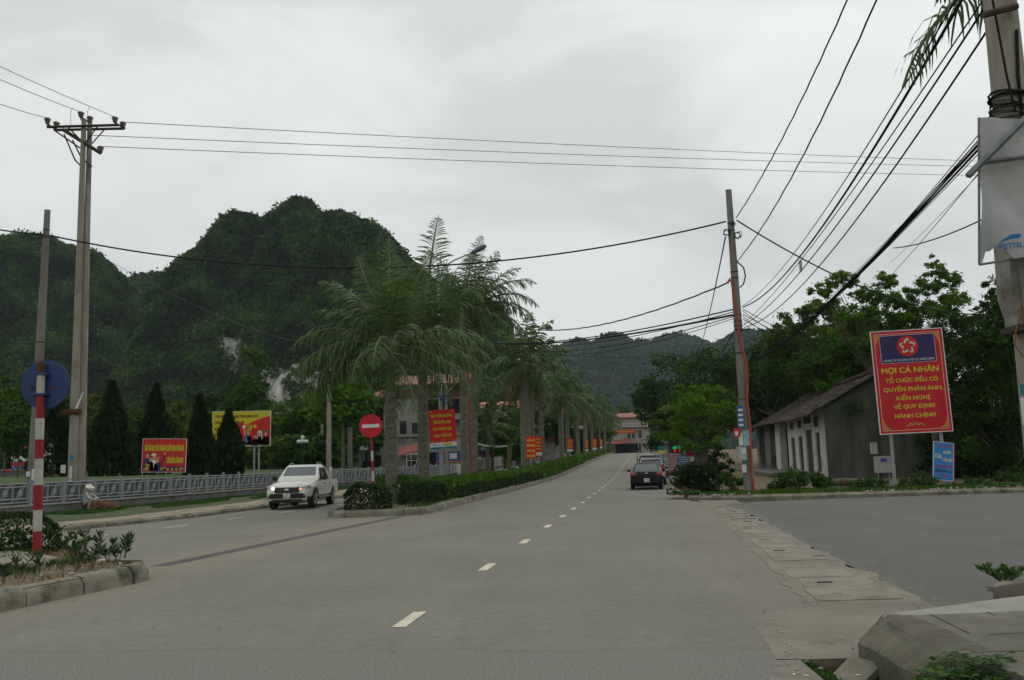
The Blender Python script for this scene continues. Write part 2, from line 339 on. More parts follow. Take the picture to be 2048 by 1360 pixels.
# dirt apron with the open drain
ap=mb(m_dirtc)
hx0,hx1,hy0,hy1=2.32,2.95,7.0,7.95
ed=lambda y: interp(RT,y)+K*y+wob(y)-.12
def cell(x0,x1,x2,x3,y0,y1,z=.003): ap.quad((x0,y0,z),(x1,y0,z),(x3,y1,z),(x2,y1,z))
for y in np.arange(3,hy0,.5): cell(ed(y),3.3,ed(y+.5),3.3,y,y+.5)
for y in np.arange(hy0,hy1-.01,.245): cell(ed(y),hx0+.05*(y-hy0),ed(y+.245),hx0+.05*(y+.245-hy0),y,y+.245); 
ap.quad((hx1,hy0,.003),(3.3,hy0,.003),(3.3,hy1,.003),(hx1,hy1,.003))
for y in np.arange(hy1,11.6,.25): cell(ed(y),4.85,ed(y+.25),4.85,y,y+.25)
strip(ap,28.9,36.5,lambda y:2.0+K*y,lambda y:3.4+K*y,.002)
struct('dirt_apron',ap)
hl=mb(mat('drain_wall',(.10,.09,.06),c2=(.14,.12,.08),scale=4,bump=.8))
hl.quad((hx0,hy0,-.02),(hx0,hy0,-.5),(hx0+.05,hy1,-.5),(hx0+.05,hy1,-.02)); hl.quad((hx0+.05,hy1,.003),(hx0+.05,hy1,-.5),(3.4,hy1,-.5),(3.4,hy1,.003)); hl.quad((hx0,hy0,.003),(hx0,hy0,-.5),(3.4,hy0,-.5),(3.4,hy0,.003))
hl.use(m_soil).quad((hx0,hy0,-.03),(2.68,hy0,-.26),(2.64,hy1,-.18),(hx0+.05,hy1,-.03)); hl.quad((2.68,hy0,-.26),(3.4,hy0,-.5),(3.4,hy1,-.5),(2.64,hy1,-.18))
struct('open_drain',hl)
br=mb(m_kerb); br.box((-.15,-.17,-.035),(.15,.17,.035),Matrix.Translation((2.74,7.66,-.06))@Matrix.Rotation(R(25),4,'Z')@Matrix.Rotation(R(-30),4,'Y'))
tag(br.build('broken_slab',bevel=.01),'broken mossy drain slab tilted into the open drain by the kerb','slab')
# dashes
dm=mb(m_paint)
def dash(p0,y1,w,slope):
    x,y=p0; dm.quad((x-w/2,y,zp(y)+.006),(x+w/2,y,zp(y)+.006),(x+w/2+slope*(y1-y),y1,zp(y1)+.006),(x-w/2+slope*(y1-y),y1,zp(y1)+.006))
c0=G(790,1240); t0=c0.x-K*c0.y
ydash=[G(790,1240).y,G(948,1135).y,G(1027,1084).y,G(1073,1053).y,G(1104,1033).y,G(1128,1018).y]
sp=(ydash[-1]-ydash[0])/5
y=ydash[0]-sp/1
k=0
while y<205:
    if y>9:
        yc=ydash[k] if k<6 else y; tt=-2.73+.2*min(1,(yc-10)/25); dash((tt+K*(yc-.48),yc-.48),yc+.48,.155 if yc<60 else .17,K); k+=1; y=yc+sp
    else: y+=sp
for px,py in [(185,1073),(350,1053),(470,1037),(570,1024)]:
    g_=G(px,py); dash((g_.x-.08,g_.y-.55),g_.y+.55,.13,.25)
for y in np.arange(40,205,3.9): dash((-13.55+K*y,y),y+1.1,.13,K)
struct('road_marking',dm)
tp=mb(m_tar); a=G(318,1132); b=G(800,1033)
pts=[];n=14
for i in range(n+1):
    p=a.lerp(b,i/n); w=.17+.05*mnoise.noise(Vector((i*.9,0,0))); pts.append((p.x-w,p.x+w*1.1,p.y))
for i in range(n): tp.quad((pts[i][0],pts[i][2],.004),(pts[i][1],pts[i][2],.004),(pts[i+1][1],pts[i+1][2],.004),(pts[i+1][0],pts[i+1][2],.004))
struct('tar_seam',tp)

# kerbs: a profile swept along a line, in worn lengths with a joint between them
def kerb(name,line,h=.27,w=.20,side=1,seg=1.0,slope=.06,label=None):
    """line: list of (x,y); side +1 = the road is on the right of the line's direction"""
    b=mb(m_kerb); pts=[Vector((x,y,0)) for x,y in line]
    dense=[pts[0]]
    for p,q in zip(pts,pts[1:]):
        n=max(1,int(round((q-p).length/seg)))
        dense+=[p.lerp(q,i/n) for i in range(1,n+1)]
    for i in range(len(dense)-1):
        p,q=dense[i],dense[i+1]; d=(q-p).normalized(); 
        def nn(j):
            a=dense[max(0,j-1)]; c=dense[min(len(dense)-1,j+1)]; d=(c-a).normalized(); return Vector((d.y,-d.x,0))*side
        n0,n1=nn(i),nn(i+1); hh=h+random.uniform(-.018,.018); off=random.uniform(-.012,.012)
        secs=[]
        for pp,nr,e in ((p,n0,.012),(q,n1,-.012)):
            pp=pp+d*e; z=zp(pp.y)
            prof=[(0,-.1),(-slope*.3,hh*.6),(-slope,hh-.05),(-slope-.03,hh-.012),(-slope-.07,hh),(-w,hh),(-w,-.1)]
            secs.append([(pp.x+nr.x*(u+off),pp.y+nr.y*(u+off),z+v) for u,v in prof])
        b.loft(secs)
    return struct(name,b,smooth=50)
isl=[(-10.4,-12),(-8.15,0),(-6.78,11.2),(-6.0,14.4),(-5.95,14.85),(-6.15,15.25),(-6.6,15.6),(-8.6,18.2),(-9.3,18.95),(-10.0,19.1),(-10.7,18.6),(-11.3,16.8),(-14.4,5),(-18.5,-12)]
kerb('kerb',isl,h=.27,w=.26,seg=1.25)
ib=mb(m_soil); cxi=sum(x for x,y in isl[3:12])/9; ib.prism([(x+(-.12 if i<7 else .12),y-.12) for i,(x,y) in enumerate(isl)],-.1,.235); struct('traffic_island',ib)
def inside(x,y,poly,m=0):
    c=False; n=len(poly)
    for i in range(n):
        (x1,y1),(x2,y2)=poly[i],poly[(i+1)%n]
        if (y1>y)!=(y2>y) and x<(x2-x1)*(y-y1)/(y2-y1)+x1: c=not c
        if m:
            dx,dy=x2-x1,y2-y1; l2=dx*dx+dy*dy; u=max(0,min(1,((x-x1)*dx+(y-y1)*dy)/l2)); 
            if math.hypot(x-x1-u*dx,y-y1-u*dy)<m: return False
    return c
med=[(-7.5+K*230,230)]+[(-7.5+K*y,y) for y in range(220,36,-6)]+[(-7.5+K*36,36),(-7.45+K*32.5,32.5),(-3.0,31.4),(-3.25,30.9),(-3.8,30.7),(-5.7,30.35),(-6.2,30.6),(-6.45,31.2),(-11+K*33,33)]+[(-11+K*y,y) for y in range(36,230,6)]
kerb('median_kerb',med,h=.25,w=.24,side=-1,seg=1.3)
mi=mb(m_soil); strip(mi,33,228,lambda y:-10.95+K*y,lambda y:-7.55+K*y,.21,3); mi.quad(*[(x,y,.21) for x,y in [(-7.6+K*33,33),(-3.1,31.5),(-3.8,30.85),(-5.7,30.5),(-6.3,31.2),(-10.95+K*33,33)]]); struct('median',mi)
# left pavement and the bank behind the fence
FL=[(5,-27.6),(20,-22.9),(30,-20.5),(34,-19.5),(44.5,-16.9),(66,-12.6),(76,-7.6),(90,-4.4),(230,14.5)]
kerb('left_kerb',[(interp(LK,y),y) for y in [5,12,20,24,27.9,30.5,33,36,38.9,45,52,60,70]+list(range(80,230,10))],h=.17,w=.22,side=1,seg=1.2)
lp=mb(m_grass); strip(lp,5,228,lambda y:interp(FL,y)-.3,lambda y:interp(LK,y)-.1,.14,2); struct('left_pavement',lp)
dp=mb(mat('dusty_path',(.20,.165,.12),c2=(.27,.23,.17),scale=2,rough=1,bump=.8,bscale=14,stain=((.07,.09,.035),1.2,.52)))
strip(dp,24,75,lambda y:interp(LK,y)-1.9-.5*mnoise.noise(Vector((y*.25,0,0)))-.04*(y-24),lambda y:interp(LK,y)-.35-.3*mnoise.noise(Vector((y*.4,9,0))),.146,1); struct('path',dp)
lw=mb(m_lawn); 
ysx=list(np.arange(5,231,3.0)); vs=[]
for y in ysx:
    f=interp(FL,y); top=1.36 if y<75 else max(.2,1.36-.07*(y-75))
    for dx,dz in ((-1.45,.0),(-1.5,top),(-5,top*1.02),(-14,top*1.1),(-90,top*1.1)): vs.append((f+dx,y,zp(y)+dz))
lw.add(vs,[(5*i+j,5*i+j+1,5*i+j+6,5*i+j+5) for i in range(len(ysx)-1) for j in range(4)]); struct('park_lawn',lw)
rw=mb(mat('retaining_wall',(.045,.05,.05),c2=(.07,.078,.078),rough=.95,scale=.8,bump=.5,bscale=8)); vs=[]
for y in ysx[:26]:
    f=interp(FL,y); top=1.36 if y<75 else max(.2,1.36-.07*(y-75)); vs+=[(f-1.35,y,zp(y)-.1),(f-1.35,y,zp(y)+top-.03),(f-1.6,y,zp(y)+top-.02)]
rw.add(vs,[(3*i+j,3*i+j+1,3*i+j+4,3*i+j+3) for i in range(25) for j in range(2)]); tag(rw.build('retaining_wall'),'dark stone retaining wall just behind the iron park fence','wall')
dt=mb(m_soil); strip(dt,5,120,lambda y:interp(FL,y)-1.5,lambda y:interp(FL,y)-.1,.10,2); struct('ditch',dt)
# right-hand verge beyond the side road, and along the main road
vg=mb(m_soil)
vpoly=[(7.0,36.2),(7.6,35.3),(9,34.9),(12,34.7),(17.5,35.0),(30,35.1),(60,35.4),(60,60),(10.6,60)]
vs=[];
vg.prism(vpoly,-.1,.16)
strip(vg,60,228,lambda y:1.9+K*y,lambda y:40+K*y,.16,4); struct('verge',vg)
kerb('verge_kerb',[(60,35.25),(30,34.95),(17.5,34.85),(12,34.55),(9,34.75),(7.5,35.1),(6.75,36.0),(7.0,38),(8.3,46),(10.3,60)]+[(1.8+K*y,y) for y in range(66,228,8)],h=.16,w=.2,side=-1,seg=1.4)
# near pavement on the right
T=Vector((3.15,8.25)); 
pv=mb(m_pave)
H=.30
pv.prism([(3.22,-3),(3.22,5.6),(3.12,6.7),(3.22,8.13),(6.0,8.35),(12,8.9),(12,-3)],-.1,H)
pj=struct('pavement',pv)
pe=mb(m_paveL); pe.prism([(3.17,8.14),(3.24,8.27),(5.3,9.25),(12,11.6),(12,8.93),(6.0,8.37)],-.1,H+.004); struct('pavement_edge',pe,bevel=.02)
jt=mb(mat('joint_dark',(.03,.028,.022)))
def joint(a,b,w=.012,z=H+.0035):
    a=Vector(a);b=Vector(b);d=(b-a).normalized();n=Vector((-d.y,d.x))*w/2; jt.quad((a.x+n.x,a.y+n.y,z),(b.x+n.x,b.y+n.y,z),(b.x-n.x,b.y-n.y,z),(a.x-n.x,a.y-n.y,z))
def g2(px,py): q=G(px,py,H); return (q.x,q.y)
joint(g2(1775,1243),g2(1812,1268)); joint(g2(1833,1215),g2(1940,1268)); joint(g2(1952,1214),g2(1992,1232)); joint(g2(1976,1270),g2(2120,1262)); joint(g2(1940,1305),g2(2120,1300)); joint(g2(1700,1217.5),g2(2040,1203),.008)
struct('pavement_joints',jt)
# the big rounded kerb nose
m_nose=mat('nose_concrete',(.070,.065,.044),rough=.92,c2=(.125,.117,.086),scale=2.6,bump=.5,bscale=24,stain=((.045,.043,.026),1.6,.56))
kn=mb(m_nose); secs=[]
for y,q in [(8.24,.10),(8.10,.72),(7.95,1),(7.5,1.02),(7.0,.97),(6.80,.93),(6.74,.80)]:
    x=3.20+(0 if y>7 else -.05); o_=.33*q; n_=lambda: random.uniform(-.006,.006)
    secs.append([(x+.25,y,-.4),(x-o_,y,-.4),(x-o_+n_(),y,.0),(x-o_+n_(),y,.135+n_()),(x-o_*.86,y,.175+n_()),(x-o_*.20,y,.292),(x+.03,y,.306),(x+.25,y,.302)])
kn.loft(secs); struct('kerb_nose',kn,smooth=26,bevel=.012)
kc=mb(m_nose); secs=[]
for y,xo,hh in [(6.68,-.1,.26),(6.3,-.18,.2),(5.9,-.1,.24),(5.4,-.22,.2),(5.0,-.2,.22),(3,-.25,.22)]:
    secs.append([(3.3,y,-.1),(3.2+xo-.2,y,-.05),(3.18+xo-.12,y,hh*.3),(3.18+xo*.5,y,hh*.8),(3.24,y,hh+.06),(3.3,y,.29)])
kc.loft(secs); struct('broken_kerb',kc,smooth=60)
ck=mb(mat('chalk_paint',(.5,.5,.45),c2=(.3,.3,.26),scale=20)); 

# raised kerb stone and pipe stub at far right of the pavement
b=mb(m_dirtc); a_=G(1985,1176,.3); b.prism([(q.x,q.y) for q in (G(1984,1171,.355),G(2120,1150,.355),G(2120,1140,.355),G(1992,1161,.355))],.2,.345); tag(b.build('kerb_stone',bevel=.02),'low weathered kerb stone with weeds behind at the right edge of the pavement','kerb stone')
b=mb(m_kerb); p=G(1981,1183,.304); b.tube([p,p+Vector((0,0,.055))],.032,12); tag(b.build('pipe_stub'),'short grey pipe stub sticking out of the pale pavement edge','pipe')
# bare slab on the near island
b=mb(m_conc); q=[G(-60,1120,.28),G(0,1132,.28),G(88,1128,.28),G(116,1117,.28),G(38,1104,.28),G(-60,1106,.28)]
b.prism([(p.x,p.y) for p in q],.18,.31); tag(b.build('concrete_slab',bevel=.02),'pale flat concrete slab lying in the soil of the near traffic island','slab')
# ---------------------------------------------------------------- hills
m_rock=mat('limestone',(.07,.072,.062),rough=.95,c2=(.50,.49,.44),scale=.35,stretch=(1,1,.22),bump=3,bscale=1.2,stain=((.03,.04,.02),.30,.54))
m_soilh=mat('hill_undergrowth',(.006,.011,.005),rough=1,c2=(.016,.024,.009),scale=.1)
m_wood=leafmat('hill_forest_leaf',(.006,.020,.004),(.042,.092,.013),scale=.075,c3=(.070,.105,.020),trans=.15,iw=.14,lo=.40,hi=.60,spec=.05)
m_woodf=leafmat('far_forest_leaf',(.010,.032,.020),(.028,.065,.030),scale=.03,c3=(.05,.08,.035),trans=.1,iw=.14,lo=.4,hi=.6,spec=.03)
def hill(name,wname,sil,D,depth,res,crowns,csize,leaf,material,rock=(),nleaf=26,base=0,rough=1.0,foot=25):
    xs_=[]; zs_=[]
    for px,py in sil: p=P(px,py,D); xs_.append(p.x); zs_.append(p.z)
    x0,x1=xs_[0],xs_[-1]; nx=int((x1-x0)/res); ny=int(depth*1.25/res)
    X=np.linspace(x0,x1,nx); Hh=np.interp(X,xs_,zs_)
    V=np.zeros((ny,nx,3)); 
    for j in range(ny):
        v=j/(ny-1)                              # 0 front foot .. 1 back
        if v<.72: s=v/.72; g=math.sin(s*math.pi/2)**.85; yy=D-depth*.62*(1-s)**1.15
        else: s=(v-.72)/.28; g=1-.75*s*s; yy=D+depth*.5*s
        gg=g
        for i,x in enumerate(X):
            e=min(1,min(i,nx-1-i)/6)
            q=Vector((x,yy,0)); 
            r=(mnoise.fractal(q*.030/rough,1,2,4)*9+17*(abs(mnoise.noise(Vector((x*.028/rough,yy*.012/rough,1))))-.25))*rough*(1-abs(2*gg-1)**4)+mnoise.fractal(Vector((x*.022,v*2.2,3)),1,2,2)*9*rough*(1-gg)*gg*3
            V[j,i]=(x+mnoise.noise(Vector((x*.05,v*4,9)))*3*rough*(1-gg), yy-r*1.6, base+(Hh[i]-base)*gg+r*.25)
    F=[]
    idx=np.arange(nx*ny).reshape(ny,nx)
    F=np.stack([idx[:-1,:-1],idx[:-1,1:],idx[1:,1:],idx[1:,:-1]],-1).reshape(-1,4)
    Vf=V.reshape(-1,3); me=npmesh(name,Vf,F,m_soilh,True); me.materials.append(m_rock); o=link(name,me); o['kind']='structure'
    Ci=CM.inverted()
    def onrock(p,k=1.0):
        q=Ci@Vector(p); px=1024+FPX*q.x/-q.z; py=680-FPX*q.y/-q.z
        for (rx,ry,rw,rh,th) in rock:
            dx,dy=px-rx,py-ry; ca,sa=math.cos(th),math.sin(th); uu=(dx*ca+dy*sa)/rw; vv=(-dx*sa+dy*ca)/rh
            if uu*uu+vv*vv<k*(1+.9*mnoise.noise(Vector((px*.06,py*.03,0)))): return True
        return False
    if rock:
        cen=Vf[F].mean(axis=1); me.polygons.foreach_set('material_index',[1 if onrock(c,1.7) else 0 for c in cen])
    # tree crowns all over it, fewer on the bare rock
    a=Vf[F[:,0]]; b=Vf[F[:,1]]; c=Vf[F[:,3]]; area=np.linalg.norm(np.cross(b-a,c-a),axis=1); area[:]=area*(Vf[F].mean(axis=1)[:,1]<D+depth*.22)
    fi=rng.choice(len(F),int(crowns*1.15),p=area/area.sum()); a,b,c=a[fi],b[fi],c[fi]
    u=rng.random((len(fi),1)); w=rng.random((len(fi),1)); C=a+(b-a)*u+(c-a)*w
    ok=[]
    for p in C: ok.append(not(onrock(p) and random.random()<.96) and p[1]<D+depth*.3)
    C=C[np.array(ok)]; 
    n=len(C); rr=csize*(.5+.8*rng.random(n))*np.where(rng.random(n)<.10,1.45,1.0); k=nleaf
    d=rng.normal(size=(n,k,3)); d[:,:,2]=np.abs(d[:,:,2])*.9; d/=np.linalg.norm(d,axis=2,keepdims=True)
    pts=(C[:,None,:]+d*rr[:,None,None]*(.75+.3*rng.random((n,k,1)))).reshape(-1,3); pts[:,2]-=csize*.15
    LV,LF=cards(pts,leaf*(.6+.8*rng.random(len(pts))),aspect=.75,nrm=d.reshape(-1,3)*0,spread=1)
    f=link(wname,npmesh(wname,LV,LF,material)); f['kind']='stuff'
    return o
main=[(352,700),(358,600),(368,570),(374,562),(400,514),(425,488),(446,470),(464,441),(482,434),(505,438),(532,452),(552,433),(585,414),(603,404),(618,411),(636,438),(655,441),(680,434),(700,438),(720,450),(740,452),(775,480),(810,522),(850,560),(900,588),(960,606),(1000,626),(1014,660),(1018,700),(1024,760),(1034,905)]
rk=[(448,688,11,30,-.25),(474,708,14,50,-.1),(525,735,9,28,-.2),(540,775,11,52,-.15),(568,805,20,24,0),(600,765,10,42,0),(634,760,15,34,0),(662,750,9,24,0),(585,735,5,26,.1),(712,700,9,28,0),(765,750,6,18,0),(400,720,4,14,0),(560,760,12,34,0),(500,760,5,20,0),(330,660,4,14,0)]
hill('hill','hillside_forest',main,400,150,1.7,14000,2.7,1.2,m_wood,rk,nleaf=36)
left=[(-120,620),(-60,540),(0,490),(30,482),(70,477),(100,482),(126,498),(160,502),(186,510),(205,527),(225,555),(245,577),(275,620),(330,720),(380,905)]
rk2=[(72,610,4,16,0),(198,664,5,20,0),(125,680,5,16,0),(150,610,3,18,0),(96,655,6,10,0),(208,720,4,14,0),(343,668,4,20,0),(110,640,3,10,0)]
hill('hill','hillside_forest',left,440,150,2.0,10000,2.9,1.3,m_wood,rk2,nleaf=34)
mid=[(200,640),(232,578),(262,566),(300,560),(330,555),(352,562),(368,575),(400,600),(450,700)]
hill('hill','hillside_forest',mid,560,120,3,2400,4.2,2.3,m_wood,[],nleaf=24)
far1=[(960,800),(1010,770),(1050,745),(1090,715),(1118,699),(1133,694),(1150,686),(1163,685),(1178,694),(1190,696),(1200,684),(1212,675),(1228,676),(1243,688),(1256,694),(1270,692),(1285,688),(1300,692),(1316,682),(1335,675),(1352,673),(1368,680),(1385,686),(1400,702),(1425,720),(1470,740),(1600,770),(1700,905)]
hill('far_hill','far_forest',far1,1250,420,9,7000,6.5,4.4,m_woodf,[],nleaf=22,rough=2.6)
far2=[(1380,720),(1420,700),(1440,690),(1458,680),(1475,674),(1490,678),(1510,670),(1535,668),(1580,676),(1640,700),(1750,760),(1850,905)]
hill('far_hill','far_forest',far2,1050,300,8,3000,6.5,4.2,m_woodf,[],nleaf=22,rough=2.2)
# ---------------------------------------------------------------- trees and plants
m_bark=mat('bark',(.07,.055,.04),c2=(.15,.125,.095),rough=.95,scale=6,stretch=(1,1,.25),bump=1,bscale=20)
lf_dark=leafmat('leaf_dark',(.009,.027,.005),(.032,.070,.010),.5,(.065,.07,.014))
lf_mid=leafmat('leaf_mid',(.022,.062,.008),(.062,.13,.015),.5,(.085,.10,.02))
lf_bright=leafmat('leaf_bright',(.045,.115,.012),(.10,.22,.022),.7,(.16,.22,.035),.4)
lf_acacia=leafmat('leaf_acacia',(.045,.12,.014),(.14,.27,.034),.6,(.20,.30,.05),.45)
lf_yel=leafmat('leaf_yellow',(.045,.07,.012),(.12,.15,.02),.7,(.24,.2,.03),.35)
lf_cyp=leafmat('leaf_cypress',(.007,.017,.006),(.022,.042,.012),1.2,None,.1)
lf_hedge=leafmat('leaf_hedge',(.03,.075,.010),(.075,.16,.016),.9,(.13,.20,.02),.35)
lf_hedged=leafmat('leaf_hedge_dark',(.010,.026,.007),(.026,.050,.012),.9,(.05,.055,.015),.2)
lf_weed=leafmat('leaf_weed',(.02,.06,.012),(.06,.13,.022),2.5,(.10,.15,.03),.35)
lf_dry=leafmat('leaf_dry',(.09,.06,.02),(.18,.12,.05),2,None,.3)
def leaves(name,parent,blobs,n,size,material,clumps=40,aspect=.5,flat=.0,droop=.15,shell=.5,spread=.28):
    pts,cc=clump_points(blobs,n,clumps,shell,spread)
    V,F=cards(pts,size*(.6+.8*rng.random(len(pts))),aspect,droop,flat)
    return link(name,npmesh(name,V,F,material),parent),cc
def tree(name,base,label,blobs,n,size,material,tr=.18,th=None,group=None,cat='tree',clumps=40,limbs=10,lean=(0,0),trunks=1,aspect=.5,flat=0,droop=.15,shell=.5,spread=.28,extra=None):
    """blobs relative to the base"""
    t=empty(name,base,0,label,cat,group)
    cr,cc=leaves('crown',t,blobs,n,size,material,clumps,aspect,flat,droop,shell,spread)
    if extra:
        m2,f=extra; leaves('crown_new_growth',t,blobs,int(n*f),size,m2,int(clumps*f*1.5)+4,aspect,flat,droop,.8,spread*.8)
    b=mb(m_bark); cz=min(q[2]-q[5]*.4 for q in blobs) if th is None else th
    for k in range(trunks):
        ox,oy=(0,0) if trunks==1 else (random.uniform(-.5,.5),random.uniform(-.3,.3)); top=Vector((lean[0]+ox*2.2,lean[1]+oy*2,cz))
        b.tube([(ox,oy,-.2),(ox+lean[0]*.2,oy,cz*.35),(ox*1.6+lean[0]*.6,oy,cz*.7),top],[tr*1.35,tr,tr*.85,tr*.7],8)
        idx=rng.choice(len(cc),min(limbs,len(cc)),replace=False)
        for i in idx:
            c=Vector(cc[i]); m_=top.lerp(c,.5)+Vector((random.uniform(-.2,.2),random.uniform(-.2,.2),-.12*(c-top).length)); b.tube([top*.92,m_,c],[tr*.5,tr*.3,tr*.10],5,False)
    b.build('trunk',None,t,smooth=60); return t
def at(px,py_base,Y): p=P(px,py_base,Y); return (p.x,Y,0)
def blob(px,py,Y,base,rx,rz,ry=None):            # an ellipsoid given by its place in the view, relative to the base
    p=P(px,py,Y); s=Y/FPX; return (p.x-base[0],0,p.z-base[2],rx*s,(ry if ry else rx)*s*.85,rz*s)
# --- cypresses on the park bank
def cypress_part(t,h,r,n):
    z=rng.random(n)**.8; ang=rng.random(n)*2*math.pi
    prof=np.interp(z,[0,.04,.18,.45,.75,1],[.55,.85,1,.82,.42,.04]); ph=rng.random(4)*6.3; bump=1+.20*np.sin(ang*3+z*9+ph[0])+.14*np.sin(ang*5-z*17+ph[1])+.10*np.sin(ang*9+z*33+ph[2])
    rr=r*prof*bump*(.70+.34*rng.random(n)); C=np.stack([np.cos(ang)*rr,np.sin(ang)*rr,.15+z*h],1)
    nr=np.stack([np.cos(ang)*.6,np.sin(ang)*.6,np.full(n,1.3)],1)
    V,F=cards(C,.34*(.6+.8*rng.random(n)),.42,0,0,nr,.45); return link('crown',npmesh('crown',V,F,lf_cyp),t)
for px,py0,py1,wpx,Y,lab in [(112,770,975,88,58,'dark cypress behind the blue sign and the left poles'),(225,768,975,84,57,'tall dark cypress left of the red painted board'),(313,772,975,72,61,'slim dark cypress rising behind the red painted board'),(400,796,975,62,56,'dark cypress between the red and the yellow boards'),(458,824,975,60,54,'short pointed cypress in front of the yellow board')]:
    Y0=Y; z0=1.05; p=P(px,py0,Y); t=empty('cypress',(p.x,Y,.9),0,lab,'tree','dark clipped cypresses along the park bank')
    h=p.z-.9; cypress_part(t,h,wpx/2*Y/FPX*1.02,int(5200)); mb(m_bark).tube([(0,0,-.4),(0,0,h*.4)],[.12,.06],7).build('trunk',None,t)
# --- young yellow-green trees between the cypresses
for px,py0,w,Y,lab in [(172,775,26,66,'thin yellow-green tree right beside the double pole'),(262,815,24,66,'pale green young tree between the two tallest cypresses'),(350,808,30,66,'yellowish young tree above the red painted board'),(36,800,50,62,'dense green tree at the left edge above the fence'),(8,760,60,70,'darker tree at the far left edge of the park')]:
    b=at(px,940,Y); b=(b[0],b[1],1.0); py1=930
    tree('park_tree',b,lab,[blob(px,(py0+py1)/2-10,Y,b,w,(py1-py0)/2*.75),blob(px+6,py0+25,Y,b,w*.6,28)],1700 if w<40 else 4200,.30,lf_yel if w<40 and px!=262 else lf_mid,.07,group='young trees in the park',clumps=26,limbs=6)
# --- the belt of trees behind the park, between fence and hill
specs=[(498,790,34,105,95,lf_mid,'tall slim tree in front of the white cliff'),(560,870,62,58,88,lf_mid,'bushy tree right of the yellow board'),(620,850,58,60,86,lf_mid,'wide green tree behind the globe lamp'),(686,800,56,52,72,lf_bright,'bright green tree behind the tall concrete post on the left'),(705,870,52,50,84,lf_mid,'tree in the gap left of the no entry sign'),(590,905,40,30,76,lf_mid,'low bush tree above the pickup'),(745,820,45,60,98,lf_dark,'dark tree behind the no entry sign'),(520,905,36,26,80,lf_yel,'light shrub under the yellow board'),(440,860,60,80,96,lf_dark,'dark tree behind the yellow board'),(330,870,70,80,98,lf_dark,'dark tree behind the red painted board'),(200,880,80,90,98,lf_dark,'broad dark tree behind the double pole'),(70,870,90,95,100,lf_dark,'broad dark tree behind the blue sign'),(-20,860,90,110,100,lf_dark,'dark tree cut by the left edge'),(655,905,36,32,78,lf_mid,'low green tree behind the pickup bed')]
for px,py,rx,rz,Y,m_,lab in specs:
    b=at(px,930,Y); b=(b[0],Y,.6)
    tree('broadleaf_tree',b,lab,[blob(px,py,Y,b,rx,rz),blob(px+rx*.55,py+rz*.3,Y,b,rx*.6,rz*.6),blob(px-rx*.5,py+rz*.35,Y,b,rx*.6,rz*.6)],4200,.5,m_,.14,group='trees behind the park',clumps=46,limbs=8)
# --- street trees and houses' trees left of the road, behind the palms
for px,py,rx,rz,Y,m_,lab in [(985,850,44,46,96,lf_mid,'rounded green tree right of the red-roofed house'),(1010,880,30,30,90,lf_bright,'small bright tree over the white banner'),(905,800,40,40,120,lf_dark,'dark tree above the grey house'),(1085,860,50,45,150,lf_dark,'dark street tree behind the far palms'),(1140,870,45,40,175,lf_dark,'dark street tree where the houses begin'),(1195,860,30,48,200,lf_mid,'green tree left of the far balcony house'),(1246,822,12,9,245,lf_mid,'small round tree showing over the far red roof'),(1040,905,26,22,88,lf_mid,'low shrub tree behind the far hedge')]:
    b=at(px,930,Y); b=(b[0],Y,zp(Y))
    tree('street_tree',b,lab,[blob(px,py,Y,b,rx,rz),blob(px+rx*.5,py+rz*.3,Y,b,rx*.6,rz*.6)],3600,.45 if Y<130 else .7,m_,.16,group='trees along the left houses',clumps=36,limbs=7)
# --- right side
def rt(name,px,Y,lab,bl,n,size,m_,**k):
    b=(P(px,900,Y).x,Y,.16+zp(Y)); return tree(name,b,lab,[blob(x,y,Y+dy,(b[0],b[1],b[2]),rx,rz)[:1]+(dy,)+blob(x,y,Y+dy,b,rx,rz)[2:] for x,y,rx,rz,dy in bl],n,size,m_,**k)
rt('mango_tree',1395,98,'large dark round tree left of the leaning pole',[(1345,775,70,75,0),(1410,750,72,60,4),(1320,850,50,45,-3),(1470,790,60,70,5),(1400,830,80,50,0),(1300,800,32,60,-4)],20000,.34,lf_dark,tr=.4,clumps=200,extra=(lf_mid,.12))
rt('street_tree',1400,56,'bright green young tree in front of the dark mango tree',[(1400,830,72,48,0),(1350,850,44,36,1),(1385,795,42,30,0),(1440,820,45,45,0),(1395,880,55,24,-1)],11000,.20,lf_bright,tr=.09,clumps=110,trunks=3,extra=(lf_yel,.12),spread=.2)
rt('litchi_tree',1560,84,'dark dense tree over the roof beside the leaning pole',[(1540,730,60,50,0),(1590,760,80,65,0),(1520,790,60,60,2),(1640,770,70,50,3),(1480,735,40,45,6),(1500,810,40,50,4),(1560,690,50,34,2),(1610,810,70,40,4)],22000,.32,lf_dark,tr=.35,clumps=170,extra=(lf_mid,.15))
rt('longan_tree',1650,72,'yellow-tinged dense tree under the acacia branches',[(1600,690,62,42,0),(1660,700,70,50,0),(1690,735,60,40,-2),(1560,700,40,36,3),(1740,720,70,50,0),(1640,655,50,25,1),(1620,640,60,28,2),(1700,650,60,30,1),(1600,730,80,50,2),(1700,690,60,34,0),(1575,665,40,26,1),(1640,730,60,44,-4),(1700,700,66,44,-5),(1750,680,60,44,-4),(1800,700,60,40,-3),(1760,650,50,30,-2)],42000,.25,lf_mid,tr=.3,clumps=330,extra=(lf_yel,.18),spread=.22)
